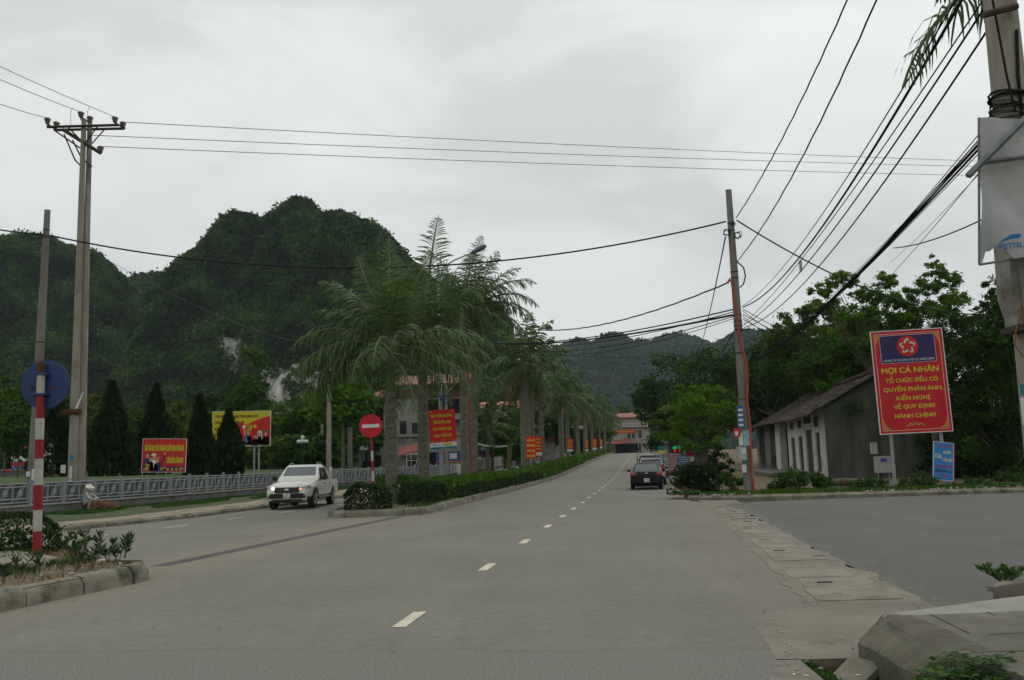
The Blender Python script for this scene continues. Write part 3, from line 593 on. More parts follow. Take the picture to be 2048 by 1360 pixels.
rt('acacia_tree',1790,62,'tall airy light green tree spreading behind the big red sign',[(1640,583,24,16,0),(1680,560,34,17,0),(1650,610,30,14,1),(1735,590,36,20,0),(1770,560,30,18,-1),(1800,600,42,18,1),(1845,575,40,16,0),(1870,545,26,16,0),(1905,560,30,14,0),(1865,525,16,14,0),(1720,630,50,20,0),(1790,645,56,20,1),(1860,625,50,20,0),(1910,600,34,20,-1),(1700,665,50,20,2),(1830,680,60,22,0),(1760,690,60,24,0),(1925,640,30,20,0)],42000,.20,lf_acacia,tr=.13,th=6.4,trunks=3,clumps=420,limbs=16,flat=.45,shell=.15,spread=.23,extra=(lf_bright,.1))
rt('street_tree',1725,66,'bright leafy tree peeping over the grey house',[(1715,740,50,34,0),(1760,750,50,40,2),(1670,755,34,26,0),(1700,700,60,30,1)],9000,.26,lf_bright,tr=.2,clumps=60)
rt('bamboo_leaved_tree',1985,43,'dark long-leaved tree right of the big red sign',[(1960,660,70,45,0),(2010,620,50,50,0),(1975,720,80,50,0),(2030,740,70,90,1),(1940,760,60,70,0),(1990,810,80,60,0),(1965,590,24,26,0),(1920,700,40,36,1),(2040,840,60,60,0),(1930,830,40,50,1),(1985,880,70,50,0),(2035,900,50,50,0)],26000,.26,lf_dark,tr=.09,trunks=3,clumps=230,limbs=9,aspect=.24,droop=.55,spread=.25,extra=(lf_mid,.2))
rt('bamboo_leaved_tree',1890,47,'dark tree directly behind the right half of the big red sign',[(1870,720,60,50,0),(1830,740,60,40,2),(1900,650,45,35,0),(1930,680,50,40,0),(1900,780,40,50,0),(2060,600,60,80,0),(2080,760,60,120,0)],9000,.26,lf_dark,tr=.11,trunks=2,clumps=110,aspect=.28,droop=.5)
rt('dark_tree',2010,52,'dark mass of a tree closing the right edge',[(1960,760,80,90,0),(2040,700,90,110,0),(1930,860,60,70,0),(2020,870,80,80,0),(1890,850,40,60,0)],9000,.34,lf_dark,tr=.2,clumps=90)
# shrubs
def shrub(px,py,Y,rx,rz,m_,lab,n=1600,size=.13,name='shrub',aspect=.45,z0=.16,cat='shrub',group=None,droop=0,clumps=24):
    b=Vector((P(px,py,Y).x,Y,z0+zp(Y))); t=empty(name,b,0,lab,cat,group); s=Y/FPX
    leaves('foliage',t,[(0,0,rz*s*.55,rx*s,rx*s*.7,rz*s*.6),(rx*s*.4,.1,rz*s*.35,rx*s*.6,rx*s*.5,rz*s*.4)],n,size,m_,clumps,aspect,0,droop,.35,.3)
    st=mb(m_bark)
    for i in range(6): st.tube([(random.uniform(-.1,.1)*rx*s,random.uniform(-.1,.1),-.02),(random.uniform(-.6,.6)*rx*s,random.uniform(-.2,.2),rz*s*random.uniform(.5,.9))],[.018,.006],5)
    st.build('stems',None,t); return t
shrub(1398,1000,38,40,60,lf_hedged,'large dark green shrub left of the leaning pole on the corner verge',3600,.16,clumps=50)
shrub(1462,988,39,28,36,lf_mid,'low bushy plant just left of the leaning pole foot',1300,.13)
shrub(1432,905,60,36,60,lf_dark,'dark shrub under the bright young tree',2200,.2)
shrub(1380,985,44,20,36,lf_hedged,'small dark shrub behind the parked black car',900,.14)
shrub(1585,990,38,34,42,lf_weed,'round leafy bush before the white house front',2200,.12,clumps=36)
shrub(1645,992,38.5,30,30,lf_mid,'ragged bush at the foot of the white and grey walls',1500,.12)
shrub(1728,996,37.5,28,20,lf_weed,'low bright weed clump left of the sign post',1100,.11)
shrub(1835,990,38,40,24,lf_weed,'spreading weeds between the sign posts',1700,.11)
shrub(1760,985,39,18,16,lf_weed,'small weed tuft at the big sign left post',500,.1)
shrub(1545,990,38.5,16,20,lf_mid,'small plant by the porch step',500,.1)
shrub(2020,960,41,40,26,lf_weed,'weeds growing over the verge at the right edge',1600,.12)
shrub(1960,985,38,30,14,lf_weed,'flat weeds right of the blue board',800,.10)
shrub(1345,1000,37.5,16,10,lf_hedged,'tiny grass tuft at the corner kerb behind the black car',400,.1)
shrub(1375,1003,36.6,26,10,lf_weed,'grass tuft on the corner kerb in front of the dark shrub',600,.1)
for px,Y,lab in [(1930,47,'dark undergrowth bush between the blue board and the right-hand trees'),(1985,48,'dark undergrowth bush under the long-leaved tree'),(2045,46,'dark undergrowth bush at the right edge of the picture'),(1885,49,'dark bush against the grey wall behind the big sign')]:
    shrub(px,940,Y,46,90,lf_dark,lab,3600,.22,clumps=44,name='undergrowth_bush')
# near island plants
def grassy(name,area,n,size,m_,z,lab=None,aspect=.22,cat=None,up=1.6):
    C=np.array([area() for _ in range(n)]); nr=np.tile(np.array([0,0,up]),(n,1)); C[:,2]=z+size*.35
    V,F=cards(C,size*(.5+rng.random(n)),aspect,0,0,nr,.75); o=link(name,npmesh(name,V,F,m_)); return o
def hedge(name,line,w,h,n,size,m_,lab,cat='hedge',z0=.2,wob_=.12,group=None,top=None):
    """clipped hedge: leaf cards over a rounded box swept along a line"""
    L0=[Vector(p) for p in line]; ln=[(q-p).length for p,q in zip(L0,L0[1:])]; tot=sum(ln); C=[];NR=[]
    for _ in range(n):
        s=random.random()*tot; i=0
        while s>ln[i] and i<len(ln)-1: s-=ln[i]; i+=1
        p,q=L0[i],L0[i+1]; d=(q-p).normalized(); nrm=Vector((d.y,-d.x)); c=p.lerp(q,s/ln[i])
        k=random.random(); hh=h*(1+wob_*mnoise.noise(Vector((c.x*.8,c.y*.8,0)))*2); ww=w*(1+wob_*mnoise.noise(Vector((c.x,c.y,5)))*2)
        if k<.42: o_=random.uniform(-1,1)*ww/2; z=hh*random.uniform(.9,1.05); nv=(0,0,1)
        elif k<.72: o_=ww/2*random.uniform(.85,1.1); z=hh*random.random(); nv=(nrm.x,nrm.y,.2)
        elif k<.9: o_=-ww/2*random.uniform(.85,1.1); z=hh*random.random(); nv=(-nrm.x,-nrm.y,.2)
        else: o_=random.uniform(-1,1)*ww/2; z=hh*random.random(); nv=(0,0,1)
        e=min(1,min(s if i==0 else 9,(ln[i]-s) if i==len(ln)-1 else 9)/.4); z*=.6+.4*e
        C.append((c.x+nrm.x*o_,c.y+nrm.y*o_,z0+zp(c.y)+z)); NR.append(nv)
    V,F=cards(np.array(C),size*(.6+.8*rng.random(n)),.5,0,0,np.array(NR)*.5,.8)
    t=empty(name,(L0[0].x,L0[0].y,0),0,lab,cat,group); o=link('foliage',npmesh('foliage',V-np.array([L0[0].x,L0[0].y,0]),F,m_),t)
    st=mb(m_bark); s=0
    for p,q in zip(L0,L0[1:]):
        for j in range(max(1,int((q-p).length/.5))):
            if st.v and len(st.v)>4000: break
            c=p.lerp(q,random.random())-L0[0]; st.tube([(c.x,c.y,zp(L0[0].y+c.y)+z0-.05),(c.x+random.uniform(-.1,.1),c.y,zp(L0[0].y+c.y)+z0+h*.8)],[.012,.006],4,False)
    st.build('stems',None,t); return t
hedge('hedge',[(-12.2,13.6),(-10.7,17.2),(-9.1,18.2)],.75,.76,8500,.075,lf_hedged,'leafy dark hedge behind the red and white post on the near island',z0=.22)
def gp(px,py,z): q=G(px,py,z); return (q.x,q.y,z)
def plant(px,py,z,h,n,m_,lab,name='young_plant',leafl=.16,stems=3,cat='plant',group=None,r=.12,asp=.2):
    b=G(px,py,z); t=empty(name,b,0,lab,cat,group); st=mb(m_bark); C=[];D=[]
    for s in range(stems):
        tip=Vector((random.uniform(-r,r),random.uniform(-r,r),h*random.uniform(.75,1))); st.tube([(0,0,-.02),tip*.5+Vector((random.uniform(-.02,.02),0,0)),tip],[.009,.006,.003],5)
        for i in range(n//stems):
            u=.25+.75*random.random(); a=random.random()*6.28; d=Vector((math.cos(a),math.sin(a),.75+u*.5)).normalized(); C.append(tip*u+d*leafl*.45); D.append(d)
    V,F=cards(np.array([tuple(c) for c in C]),leafl*(.7+.5*rng.random(len(C))),asp,0,0,np.array([tuple(d) for d in D])*2.2,.25); link('leaves',npmesh('leaves',V,F,m_),t); st.build('stems',None,t); return t
lf_isl=leafmat('leaf_oleander',(.02,.042,.014),(.05,.085,.03),3,(.10,.12,.05),.25)
for i,(px,py,h,lab) in enumerate([(42,1152,.30,'first narrow-leaved plant from the left on the near island edge'),(80,1147,.32,'narrow-leaved plant standing before the pale slab'),(152,1140,.30,'narrow-leaved plant between slab and litter'),(171,1102,.42,'tall thin narrow-leaved plant at the back of the island'),(186,1135,.28,'small narrow-leaved plant by the white litter'),(200,1108,.36,'narrow-leaved plant in the middle of the island tip'),(216,1125,.33,'narrow-leaved plant leaning toward the island tip'),(236,1128,.46,'bushiest narrow-leaved plant at the island tip'),(248,1118,.40,'rightmost narrow-leaved plant at the rear kerb of the tip'),(8,1165,.25,'narrow-leaved plant cut by the left edge')]):
    plant(px,py,.25,h,44 if i not in(7,8) else 70,lf_isl,lab,group='narrow-leaved plants on the near island')
for i,(px,py,h,lab) in enumerate([(115,1100,.34,'broad-leaved weed right of the red and white post'),(150,1108,.3,'broad-leaved weed patch mid island'),(100,1078,.34,'weed close under the hedge'),(30,1085,.30,'weed left of the red and white post'),(60,1100,.22,'weed at the red and white post foot'),(10,1100,.25,'weed patch at the left edge')]):
    plant(px,py,.25,h,110,lf_weed,lab,name='weed',leafl=.09,stems=9,r=.30,asp=.7,group='broad-leaved weeds on the near island')
def isl_pt():
    while True:
        x,y=random.uniform(-13,-5.9),random.uniform(8,19)
        if inside(x,y,isl,.3) and mnoise.noise(Vector((x*1.2,y*1.2,4)))>-.25: return (x,y,.25)
o=grassy('ground_cover',isl_pt,3000,.10,lf_dry,.235); tag(o,kind='stuff')
def isl_pt2():
    while True:
        x,y=random.uniform(-13,-6.3),random.uniform(8,19)
        if inside(x,y,isl,.55) and mnoise.noise(Vector((x*.9,y*.9,8)))>-.05+.5*max(0,x+7.6): return (x,y,.25)
o=grassy('ground_cover',isl_pt2,5200,.13,lf_weed,.235); tag(o,kind='stuff')
o=grassy('drain_grass',lambda:(random.uniform(2.36,2.82),random.uniform(7.02,7.9),-.2),1500,.08,lf_weed,-.2)
for v in o.data.vertices: v.co.z += -.20*max(0,(v.co.x-2.36))/.4+.17
tag(o,kind='stuff')
def vergept():
    x=random.uniform(7.2,32); return (x,random.uniform(35.4,38.5),.16)
o=grassy('verge_grass',vergept,15000,.15,lf_mid,.15); tag(o,kind='stuff')
def lpt():
    y=random.uniform(26,75); x0=interp(FL,y); x1=interp(LK,y)-.3
    while True:
        x=random.uniform(x0,x1)
        if mnoise.noise(Vector((x*.5,y*.25,2)))+.25*(x0+1.5-x)>-.12: return (x,y,.14)
o=grassy('pavement_grass',lpt,26000,.13,lf_weed,.13); tag(o,kind='stuff')
def kpt():
    y=random.uniform(31,120); return (-7.75+K*y+random.uniform(-.6,.1),y,.2)
o=grassy('median_grass',kpt,5000,.14,lf_mid,.2)
for v in o.data.vertices: v.co.z+=zp(v.co.y)
tag(o,kind='stuff')
# the broad-leaved weed at the near kerb
m_vine=leafmat('leaf_near_weed',(.03,.075,.014),(.075,.16,.028),4,(.13,.21,.05),.35)
def bigweed():
    t=empty('creeping_weed',(2.86,6.28,.0),0,'broad-leaved green weed growing against the broken kerb in the near right corner','plant')
    st=mb(mat('green_stem',(.06,.09,.03))); Vs=[];Fs=[]
    for s in range(64):
        a=random.uniform(-2.0,1.2); l=random.uniform(.3,.62); st_p=Vector((random.uniform(-.28,.30),random.uniform(-.15,.25),0)); pts=[st_p]
        for k in range(5):
            p=pts[-1]; pts.append(p+Vector((math.cos(a)*l*.13,math.sin(a)*l*.06,l*(.17-.025*k))))
            a+=random.uniform(-.4,.4)
        st.tube(pts,[.005,.004,.004,.003,.003,.002],4)
        for p in pts[1:]:
            for q in range(3):
                b_=random.random()*6.28; d=Vector((math.cos(b_),math.sin(b_),random.uniform(.0,.5))).normalized(); sd_=d.cross(Vector((0,0,1))).normalized(); r=random.uniform(.022,.042); c=p+d*.012; up=Vector((0,0,1))
                pts_=[c,c+d*r*.5+sd_*r*.62-up*.004,c+d*r*1.3+sd_*r*.5-up*.01,c+d*r*2.0-up*.016,c+d*r*1.3-sd_*r*.5-up*.01,c+d*r*.5-sd_*r*.62-up*.004]; m_=c+d*r*1.0-up*.012
                o_=len(Vs); Vs+= [tuple(v) for v in pts_]+[tuple(m_)]; Fs+=[(o_,o_+1,o_+6),(o_+1,o_+2,o_+6),(o_+2,o_+3,o_+6),(o_+3,o_+4,o_+6),(o_+4,o_+5,o_+6),(o_+5,o_,o_+6)]
    link('leaves',npmesh('leaves',Vs,Fs,m_vine),t); st.build('stems',None,t)
bigweed()
plant(2010,1166,.3,.16,150,lf_weed,'weeds sprouting behind the kerb stone at the right edge','weed',leafl=.10,stems=10,r=.34,asp=.3)
# hedges on the median
hedge('hedge',[(-5.9,31.4),(-4.3,31.6)],1.5,.85,3600,.10,lf_hedged,'dark rough bush hedge at the rounded tip of the palm median')
hedge('hedge',[(-8.6+K*33.5,33.5),(-8.6+K*37.2,37.2)],1.0,.75,3800,.10,lf_hedged,'dark low hedge just right of the nearest palm')
ln=[(-9.0+K*37.8,37.8),(-9.0+K*70,70)]
hedge('hedge',ln,1.5,.80,16000,.13,lf_hedge,'long bright-topped clipped hedge running from the nearest palms along the median',z0=.22)
hedge('hedge',[(-10.0+K*35.2,35.2),(-10.0+K*38.5,38.5)],1.1,1.0,4000,.11,lf_hedge,'block of bright clipped hedge behind the nearest palm trunk')
hedge('hedge',[(-9.0+K*70.4,70.4),(-9.0+K*215,215)],1.6,.9,15000,.26,lf_hedge,'far bright hedge on the median up to the brow of the road',z0=.22)
hedge('hedge',[(-8.0+K*38,38),(-8.0+K*70,70)],.5,.42,5000,.12,lf_hedged,'low dark planting strip beside the median kerb',z0=.2,wob_=.4)
# ---------------------------------------------------------------- royal palms on the median
m_ptr=mat('palm_trunk',(.085,.085,.058),c2=(.165,.165,.118),rough=.95,scale=3,stretch=(1,1,3.5),bump=1,bscale=22,stain=((.06,.055,.035),2.5,.56))
m_shaft=mat('palm_crownshaft',(.035,.085,.015),c2=(.06,.12,.02),rough=.5,scale=2,stretch=(3,3,.4))
m_shafty=mat('palm_crownshaft_yellow',(.09,.10,.012),c2=(.13,.13,.02),rough=.5,scale=2,stretch=(3,3,.4))
pl_=leafmat('palm_leaf',(.032,.066,.013),(.078,.138,.028),1.2,(.14,.20,.09),.32,spec=.3)
pl_y=leafmat('palm_leaf_yellow',(.05,.075,.012),(.12,.13,.02),1.2,(.2,.16,.04),.3)
pl_b=leafmat('palm_leaf_dead',(.07,.045,.02),(.14,.09,.04),1.2,(.24,.19,.12),.2)
m_rach=mat('palm_rachis',(.05,.075,.02),c2=(.09,.11,.035),rough=.5,scale=3)
def frond_mesh(name,L_,elev,bend,material,leaf=.85,n=50,width=.05,seed=0,hang=.5,upright=0,plume=1.0,fw0=.42):
    rs=np.random.default_rng(seed); e=elev; p=Vector((0,0,0)); pts=[p.copy()]; dirs=[]
    k=14
    for i in range(k):
        d=Vector((math.cos(e),0,math.sin(e))); p=p+d*L_/k; pts.append(p.copy()); dirs.append(d); e-=bend/k*(.4+1.3*i/k)
    b=MB(); b.use(m_rach); b.tube(pts,[.05*(1-i/k)**.7+.008 for i in range(k+1)],5,False)
    b.use(material)
    for i in range(n):
        u=.13+.87*i/(n-1); f=u*k; j=min(k-1,int(f)); c=pts[j].lerp(pts[j+1],f-j); d=dirs[j]; side=Vector((0,1,0)); upv=d.cross(side)*-1
        ll=leaf*(math.sin(math.pi*min(1,.16+u*.86))**.65)*(.85+.3*rs.random())
        for sgn in (1,-1):
            pl=rs.choice([-.45,0,.6])*plume+rs.normal()*.18
            fw=fw0+.6*u*u+rs.normal()*.08
            dd=(side*sgn*math.cos(pl)+upv*(math.sin(pl)+upright)+d*fw).normalized(); w=d*width*.5*(.8+.4*rs.random())
            q0=c; q1=c+dd*ll*.45+Vector((0,0,-hang*ll*.10)); d2=(dd+Vector((0,0,-hang*(1.2+.5*rs.random())))).normalized(); q2=q1+d2*ll*.34; d3=(d2+Vector((0,0,-hang*1.3))).normalized(); q3=q2+d3*ll*.26
            b.add([q0-w*.5,q0+w*.5,q1+w,q1-w,q2+w*.8,q2-w*.8,q3],[(0,1,2,3),(3,2,4,5),(5,4,6)])
    return b.mesh(name)
FR=[]
specs=[(74,.55,.25),(60,1.0,.4),(45,1.35,.5),(28,1.55,.6),(10,1.5,.7),(-8,1.25,.8),(-28,.9,.8)]
for i,(el,bd,hg) in enumerate(specs):
    FR.append([frond_mesh('frond',3.7,R(el),bd,pl_,seed=i*3+q,hang=hg) for q in range(2)])
F_yel=frond_mesh('frond',3.4,R(5),1.5,pl_y,seed=31,hang=.9); F_dead=frond_mesh('frond',3.2,R(-35),.9,pl_b,seed=32,hang=1.1,leaf=.6)
F_stiff=frond_mesh('frond',4.3,R(80),.45,pl_,seed=33,hang=.22,leaf=.72,n=46,width=.045,plume=.55,fw0=.5)
# fewer, wider leaflets for the palms far up the road
FF=[]
for i,(el,bd,hg) in enumerate(specs): FF.append(frond_mesh('frond',3.7,R(el),bd,pl_,seed=50+i,hang=hg,n=30,width=.12))
FF_dead=frond_mesh('frond',3.2,R(-40),.9,pl_b,seed=62,hang=1.1,leaf=.6,n=24,width=.1)
def palm(x,y,zc,label,scale=1.0,r=.26,nf=17,shaft=1.3,far=False,ym=False,dead=1,lean=(0,0),stiff=0,yellow=0,group='royal palms in a row along the median',z0=None):
    z=zp(y)+.2 if z0 is None else z0
    t=empty('royal_palm',(x,y,z),random.random()*0,label,'palm tree',group); h=zc-z
    hs=h-shaft; n=9; pts=[];rad=[]
    for i in range(n):
        u=i/(n-1); pts.append((lean[0]*u*u,lean[1]*u*u,-.1+(hs+.1)*u)); rad.append(r*(1.28-.35*min(1,u*5)+.10*math.sin(math.pi*min(1,u*1.15))-.25*max(0,u-.6)))
    tm=mb(m_ptr).tube(pts,rad,14 if not far else 8); tm.build('trunk',None,t,smooth=60)
    top=Vector((lean[0],lean[1],h)); b0=Vector(pts[-1])
    mb(m_shafty if ym else m_shaft).tube([b0,b0.lerp(top,.12),b0.lerp(top,.6),top],[rad[-1]*1.02,rad[-1]*.98,rad[-1]*.72,rad[-1]*.42],12 if not far else 8).build('crownshaft',None,t,smooth=60)
    a=random.random()*6.28
    for i in range(nf):
        u=i/(nf-1); ci=min(len(specs)-1,int(u*len(specs)))
        me=FF[ci] if far else random.choice(FR[ci])
        o=link('frond',me,t); o.location=top+Vector((0,0,-.35*u*scale)); s=scale*random.uniform(.88,1.08); o.scale=(s,s,s); o.rotation_euler=(random.uniform(-.2,.2),random.uniform(-.12,.12),a); a+=2.4+random.uniform(-.25,.25)
    for i in range(dead):
        o=link('dead_frond',FF_dead if far else F_dead,t); o['label']='brown drooping dead frond'; o.location=top+Vector((0,0,-.5)); o.scale=(scale,)*3; o.rotation_euler=(0,0,random.random()*6.28)
    return t,top
def extra(t,top,me,rz,scale=1.0,tilt=0,label=None,rx=0):
    o=link('frond',me,t); o.location=top; o.scale=(scale,)*3; o.rotation_euler=(rx,tilt,rz)
    if label: o['label']=label
    return o
def pm(px,d): return (-9.8+K*d,d)
random.seed(21)
x,y=P(783,990,35.5).x,35.5
t,top=palm(x,y,P(783,690,35.5).z,'nearest palm with a green crownshaft beside the no entry sign',1.12,.24,13,1.9,dead=0)
for rz,me in [(3.3,FR[3][0]),(3.0,FR[4][1]),(2.9,FR[5][0]),(3.45,FR[4][0]),(3.3,FR[5][1]),(-.3,FR[5][1]),(.2,FR[4][0]),(1.75,FR[0][0]),(-1.6,FR[4][0])]: extra(t,top,me,rz,1.18)
extra(t,top,F_stiff,1.7,1.2); extra(t,top,F_stiff,1.57,1.15,.1,None,-.36); extra(t,top,F_stiff,1.4,1.12,.06,None,.30); extra(t,top,FR[1][0],2.7,1.3)
x,y=P(848,960,41).x,41
t,top=palm(x,y,P(845,690,41).z,'second palm with a yellow-green crownshaft left of the lamp column',1.12,.25,13,1.45,ym=True,dead=0)
extra(t,top,F_stiff,1.45,1.68,0,'tallest upright frond',.06); extra(t,top,F_yel,-.4,1.05,0,'yellowing drooping frond'); extra(t,top,F_yel,3.5,.95,0,'yellowing drooping frond'); extra(t,top,F_stiff,1.7,1.25,.05,None,-.25); extra(t,top,FR[1][0],.3,1.4); extra(t,top,FR[1][1],2.2,1.3)
for rz,me in [(.1,FR[4][0]),(-.5,FR[5][0]),(3.4,FR[3][1]),(.4,FR[3][0])]: extra(t,top,me,rz,1.1)
x,y=P(930,950,50.5).x,50.5
t,top=palm(x,y,P(925,600,50.5).z,'tall palm behind and left of the red pipe',1.02,.22,14,1.5,dead=1)
extra(t,top,F_stiff,1.5,1.1,.05,None,.25)
x,y=P(948,960,53).x,53
t,top=palm(x,y,P(958,610,53).z,'tall palm just right of the red pipe',1.05,.23,15,1.5,dead=1,lean=(.3,0))
for rz,me in [(.05,FR[3][0]),(-.25,FR[4][1]),(.35,FR[5][0]),(0,FR[2][1])]: extra(t,top,me,rz,1.15)
labs=['palm whose trunk stands left of the twin red posters','palm behind the twin red posters','third of the palms by the twin red posters','grey-trunked palm left of the second poster group','palm next right of the pair past the twin posters','palm before the third red poster','slender palm between the third and fourth posters','palm by the fourth red poster','palm by the farthest red poster','smallest palm at the top end of the row','last palm before the brow of the road']
for i,(px,d,pc) in enumerate([(1045,75,722),(1058,80,735),(1077,87,745),(1116,106,782),(1129,113,790),(1149,130,802),(1163,143,808),(1178,158,818),(1192,176,828),(1203,192,838),(1213,207,846)]):
    x=(px-1024)/FPX*d; palm(x,d,P(px,pc,d).z,labs[i],random.uniform(1.08,1.28),.27 if i!=0 else .40,15,1.6,far=True,dead=2)
# a shorter bushy palm by the houses
palm(P(1035,900,92).x,92,P(1035,852,92).z,'short bushy palm behind the twin red posters',.95,.2,14,.5,far=True,dead=1,group='garden palms by the left houses')
palm(P(975,900,88).x,88,P(975,855,88).z,'short garden palm left of the white banner',.85,.2,12,.5,far=True,dead=1,group='garden palms by the left houses')
# the palm whose fronds hang in at the top right
random.seed(5)
px_,py_=7.80,11.2
t,top=palm(px_,py_,9.05,'tall palm behind the big right-hand pole with fronds hanging in at the top',1.0,.17,9,1.2,z0=.1,dead=0,group='palms by the near pavement')
for rz,s,me in [(3.25,.50,FR[4][0]),(2.95,.52,FR[4][1]),(3.45,.5,FR[3][0]),(3.1,.45,FR[5][1]),(2.7,.5,FR[4][0]),(3.2,.42,FR[6][0]),(2.95,.42,FR[6][1]),(3.6,.45,FR[5][0]),(3.05,.36,FR[6][0])]: extra(t,top,me,rz,s)
# ---------------------------------------------------------------- fence along the park
m_iron=mat('fence_paint_grey',(.19,.205,.215),rough=.6,c2=(.28,.295,.305),scale=4,stain=((.11,.08,.05),6,.66))
m_wallc=mat('fence_wall_render',(.10,.105,.10),c2=(.15,.155,.145),rough=.9,scale=1.5,bump=.4,bscale=20,stain=((.06,.065,.05),1.2,.52))
fl=[Vector((x,y,0)) for y,x in FL if 5<=y<=140]; FLX=[]
def along(line,step):
    o=[line[0]]; 
    for p,q in zip(line,line[1:]):
        n=max(1,round((q-p).length/step)); o+=[p.lerp(q,i/n) for i in range(1,n+1)]
    return o
fpts=along([Vector((interp(FL,y),y,0)) for y in (5,20,30,34,44.5,66,76,90,110)],1.67)
wl=mb(m_wallc)
for p,q in zip(fpts,fpts[1:]):
    d=(q-p).normalized(); n=Vector((d.y,-d.x,0)); z0,z1=zp(p.y),zp(q.y)
    def sec(c,z,w,h0,h1): return [(c.x+n.x*w,c.y+n.y*w,z+h0),(c.x-n.x*w,c.y-n.y*w,z+h0),(c.x-n.x*w,c.y-n.y*w,z+h1),(c.x+n.x*w,c.y+n.y*w,z+h1)]
    wl.use(m_wallc).loft([sec(p,z0,.1,0,.48),sec(q,z1,.1,0,.48)]); wl.use(m_paveL).loft([sec(p,z0,.14,.481,.545),sec(q,z1,.14,.481,.545)])
tag(wl.build('low_wall'),'long low grey rendered wall carrying the park fence','wall')
ft=empty('park_fence',(0,0,0),0,'grey iron park fence with star ornaments and slanted bars on the low wall','fence')
pb=mb(m_iron); pb.box((-.045,-.045,0),(.045,.045,.94)); pb.box((-.065,-.065,.94),(.065,.065,.975)); post_me=pb.mesh('post')
def panel_mesh(w):
    b=mb(m_iron); a=.10; z0,z1=.06,.86
    def bar(p,q,r=.019): b.tube([p,q],r,4)
    for z in (.10,.24,.70,.82): bar((a*.5,0,z),(w-a*.5,0,z))
    for x in (a,a+.07,w-a,w-a-.07,w/2-.03,w/2+.03): bar((x,0,.10),(x,0,.82),.017)
    for cx in (w*.29,w*.71):
        for s in (-.05,.05): bar((cx+s-.17,0,.18),(cx+s+.2,0,.80),.016)
        pts=[]
        for k in range(16):
            r=.17 if k%2==0 else .075; pts.append((cx+math.cos(k*math.pi/8)*r,math.sin(k*math.pi/8)*r+.46))
        n=16; b.add([(x,-.012,z) for x,z in pts]+[(x,.012,z) for x,z in pts],[tuple(range(n)),tuple(range(2*n-1,n-1,-1))]+[(i,(i+1)%n,n+(i+1)%n,n+i) for i in range(n)])
    return b.mesh('panel')
pm_=panel_mesh(1.67)
for p,q in zip(fpts,fpts[1:]):
    if p.y<24: continue
    o=link('post',post_me,ft); o.location=(p.x,p.y,zp(p.y)+.545); 
    d=q-p; o2=link('panel',pm_,ft); o2.location=(p.x,p.y,zp(p.y)+.545); o2.rotation_euler=(0,-math.atan2(zp(q.y)-zp(p.y),d.length),math.atan2(d.y,d.x)); o2.scale=(d.length/1.67,1,1); o.rotation_euler=(0,0,math.atan2(d.y,d.x))
# park things
b=mb(m_wallc); a1=P(478,940,82); b1=P(575,938,82); b.box((a1.x,82,.6),(b1.x,82.25,P(520,927,82).z)); tag(b.build('park_wall'),'pale low wall under the yellow board','wall')
b=mb(m_wallc); a1=P(-60,948,74); b1=P(200,945,74); b.box((a1.x,74,.6),(b1.x,74.4,P(60,940,74).z)); b.use(m_paveL).box((a1.x,73.9,P(60,940,74).z),(b1.x,74.5,P(60,940,74).z+.1)); tag(b.build('park_wall'),'dark low wall with pale coping behind the left poles','wall')
def globe_lamp(px,py,Y,lab):
    m_globe=mat('lamp_glass_white',(.6,.6,.56),var=.03,rough=.3); m_gp=mat('lamp_post_dark',(.03,.05,.05),rough=.5)
    b0=P(px,950,Y); z1=P(px,py,Y).z; t=empty('globe_lamp',(b0.x,Y,1.0),0,lab,'lamp'); h=z1-1.0
    mb(m_gp).tube([(0,0,0),(0,0,.5),(0,0,h)],[.1,.05,.04],8).build('post',None,t)
    for i,(dx,dy,dz) in enumerate([(-.32,0,-.05),(.32,0,-.05),(0,.32,-.05),(0,-.32,-.05),(0,0,.28)]):
        mb(m_gp).tube([(0,0,h-.35),(dx,dy,h+dz-.14)],.018,5).build('arm',None,t); mb(m_globe).ball((dx,dy,h+dz),.17,12).build('globe',None,t,smooth=60)
globe_lamp(605,882,74,'garden lamp with five white globes right of the yellow board')
# ---------------------------------------------------------------- monument and decorated stall at the far left
m_wht=mat('white_cloth',(.55,.55,.52),var=.08,rough=.8,scale=2); m_redc=mat('red_cloth',(.38,.02,.02),var=.15,rough=.8,scale=3); m_yelc=mat('yellow_cloth',(.5,.33,.03),var=.1,rough=.8); m_bluc=mat('blue_cloth',(.10,.11,.3),var=.1,rough=.8)
Y=78; a=P(20,945,Y); s=Y/FPX
t=empty('festival_stand',(a.x,Y,1.0),0,'stepped stand draped with red, white and yellow cloth swags behind the far left trees','stand')
h=P(40,838,Y).z-1.0
for k,(m_,zz) in enumerate([(m_redc,.97),(m_wht,.90),(m_yelc,.83),(m_wht,.72),(m_redc,.60),(m_wht,.42),(m_redc,.33),(m_bluc,.28)]):
    b=mb(m_); w=3.2
    for q in range(4):
        x0=q*w/4; secs=[]
        for i in range(7):
            u=i/6; dz=-.28*math.sin(math.pi*u)*(1 if m_ is not m_redc else .4); secs.append([(x0+u*w/4,.02*k,h*zz+dz),(x0+u*w/4,.05+.02*k,h*zz+dz),(x0+u*w/4,.05+.02*k,h*zz+dz-.26),(x0+u*w/4,.02*k,h*zz+dz-.26)])
        b.loft(secs)
    b.build('swag',None,t)
mb(m_wallc).box((0,.5,0),(3.2,1.6,h*.3)).build('platform',None,t)
for xx in (.05,3.1): mb(m_wht).box((xx,.3,0),(xx+.08,.4,h)).build('post',None,t)
a=P(92,945,84); b=mb(mat('monument_stone',(.30,.31,.31),var=.12,scale=2,rough=.8)); hh=P(92,820,84).z-1
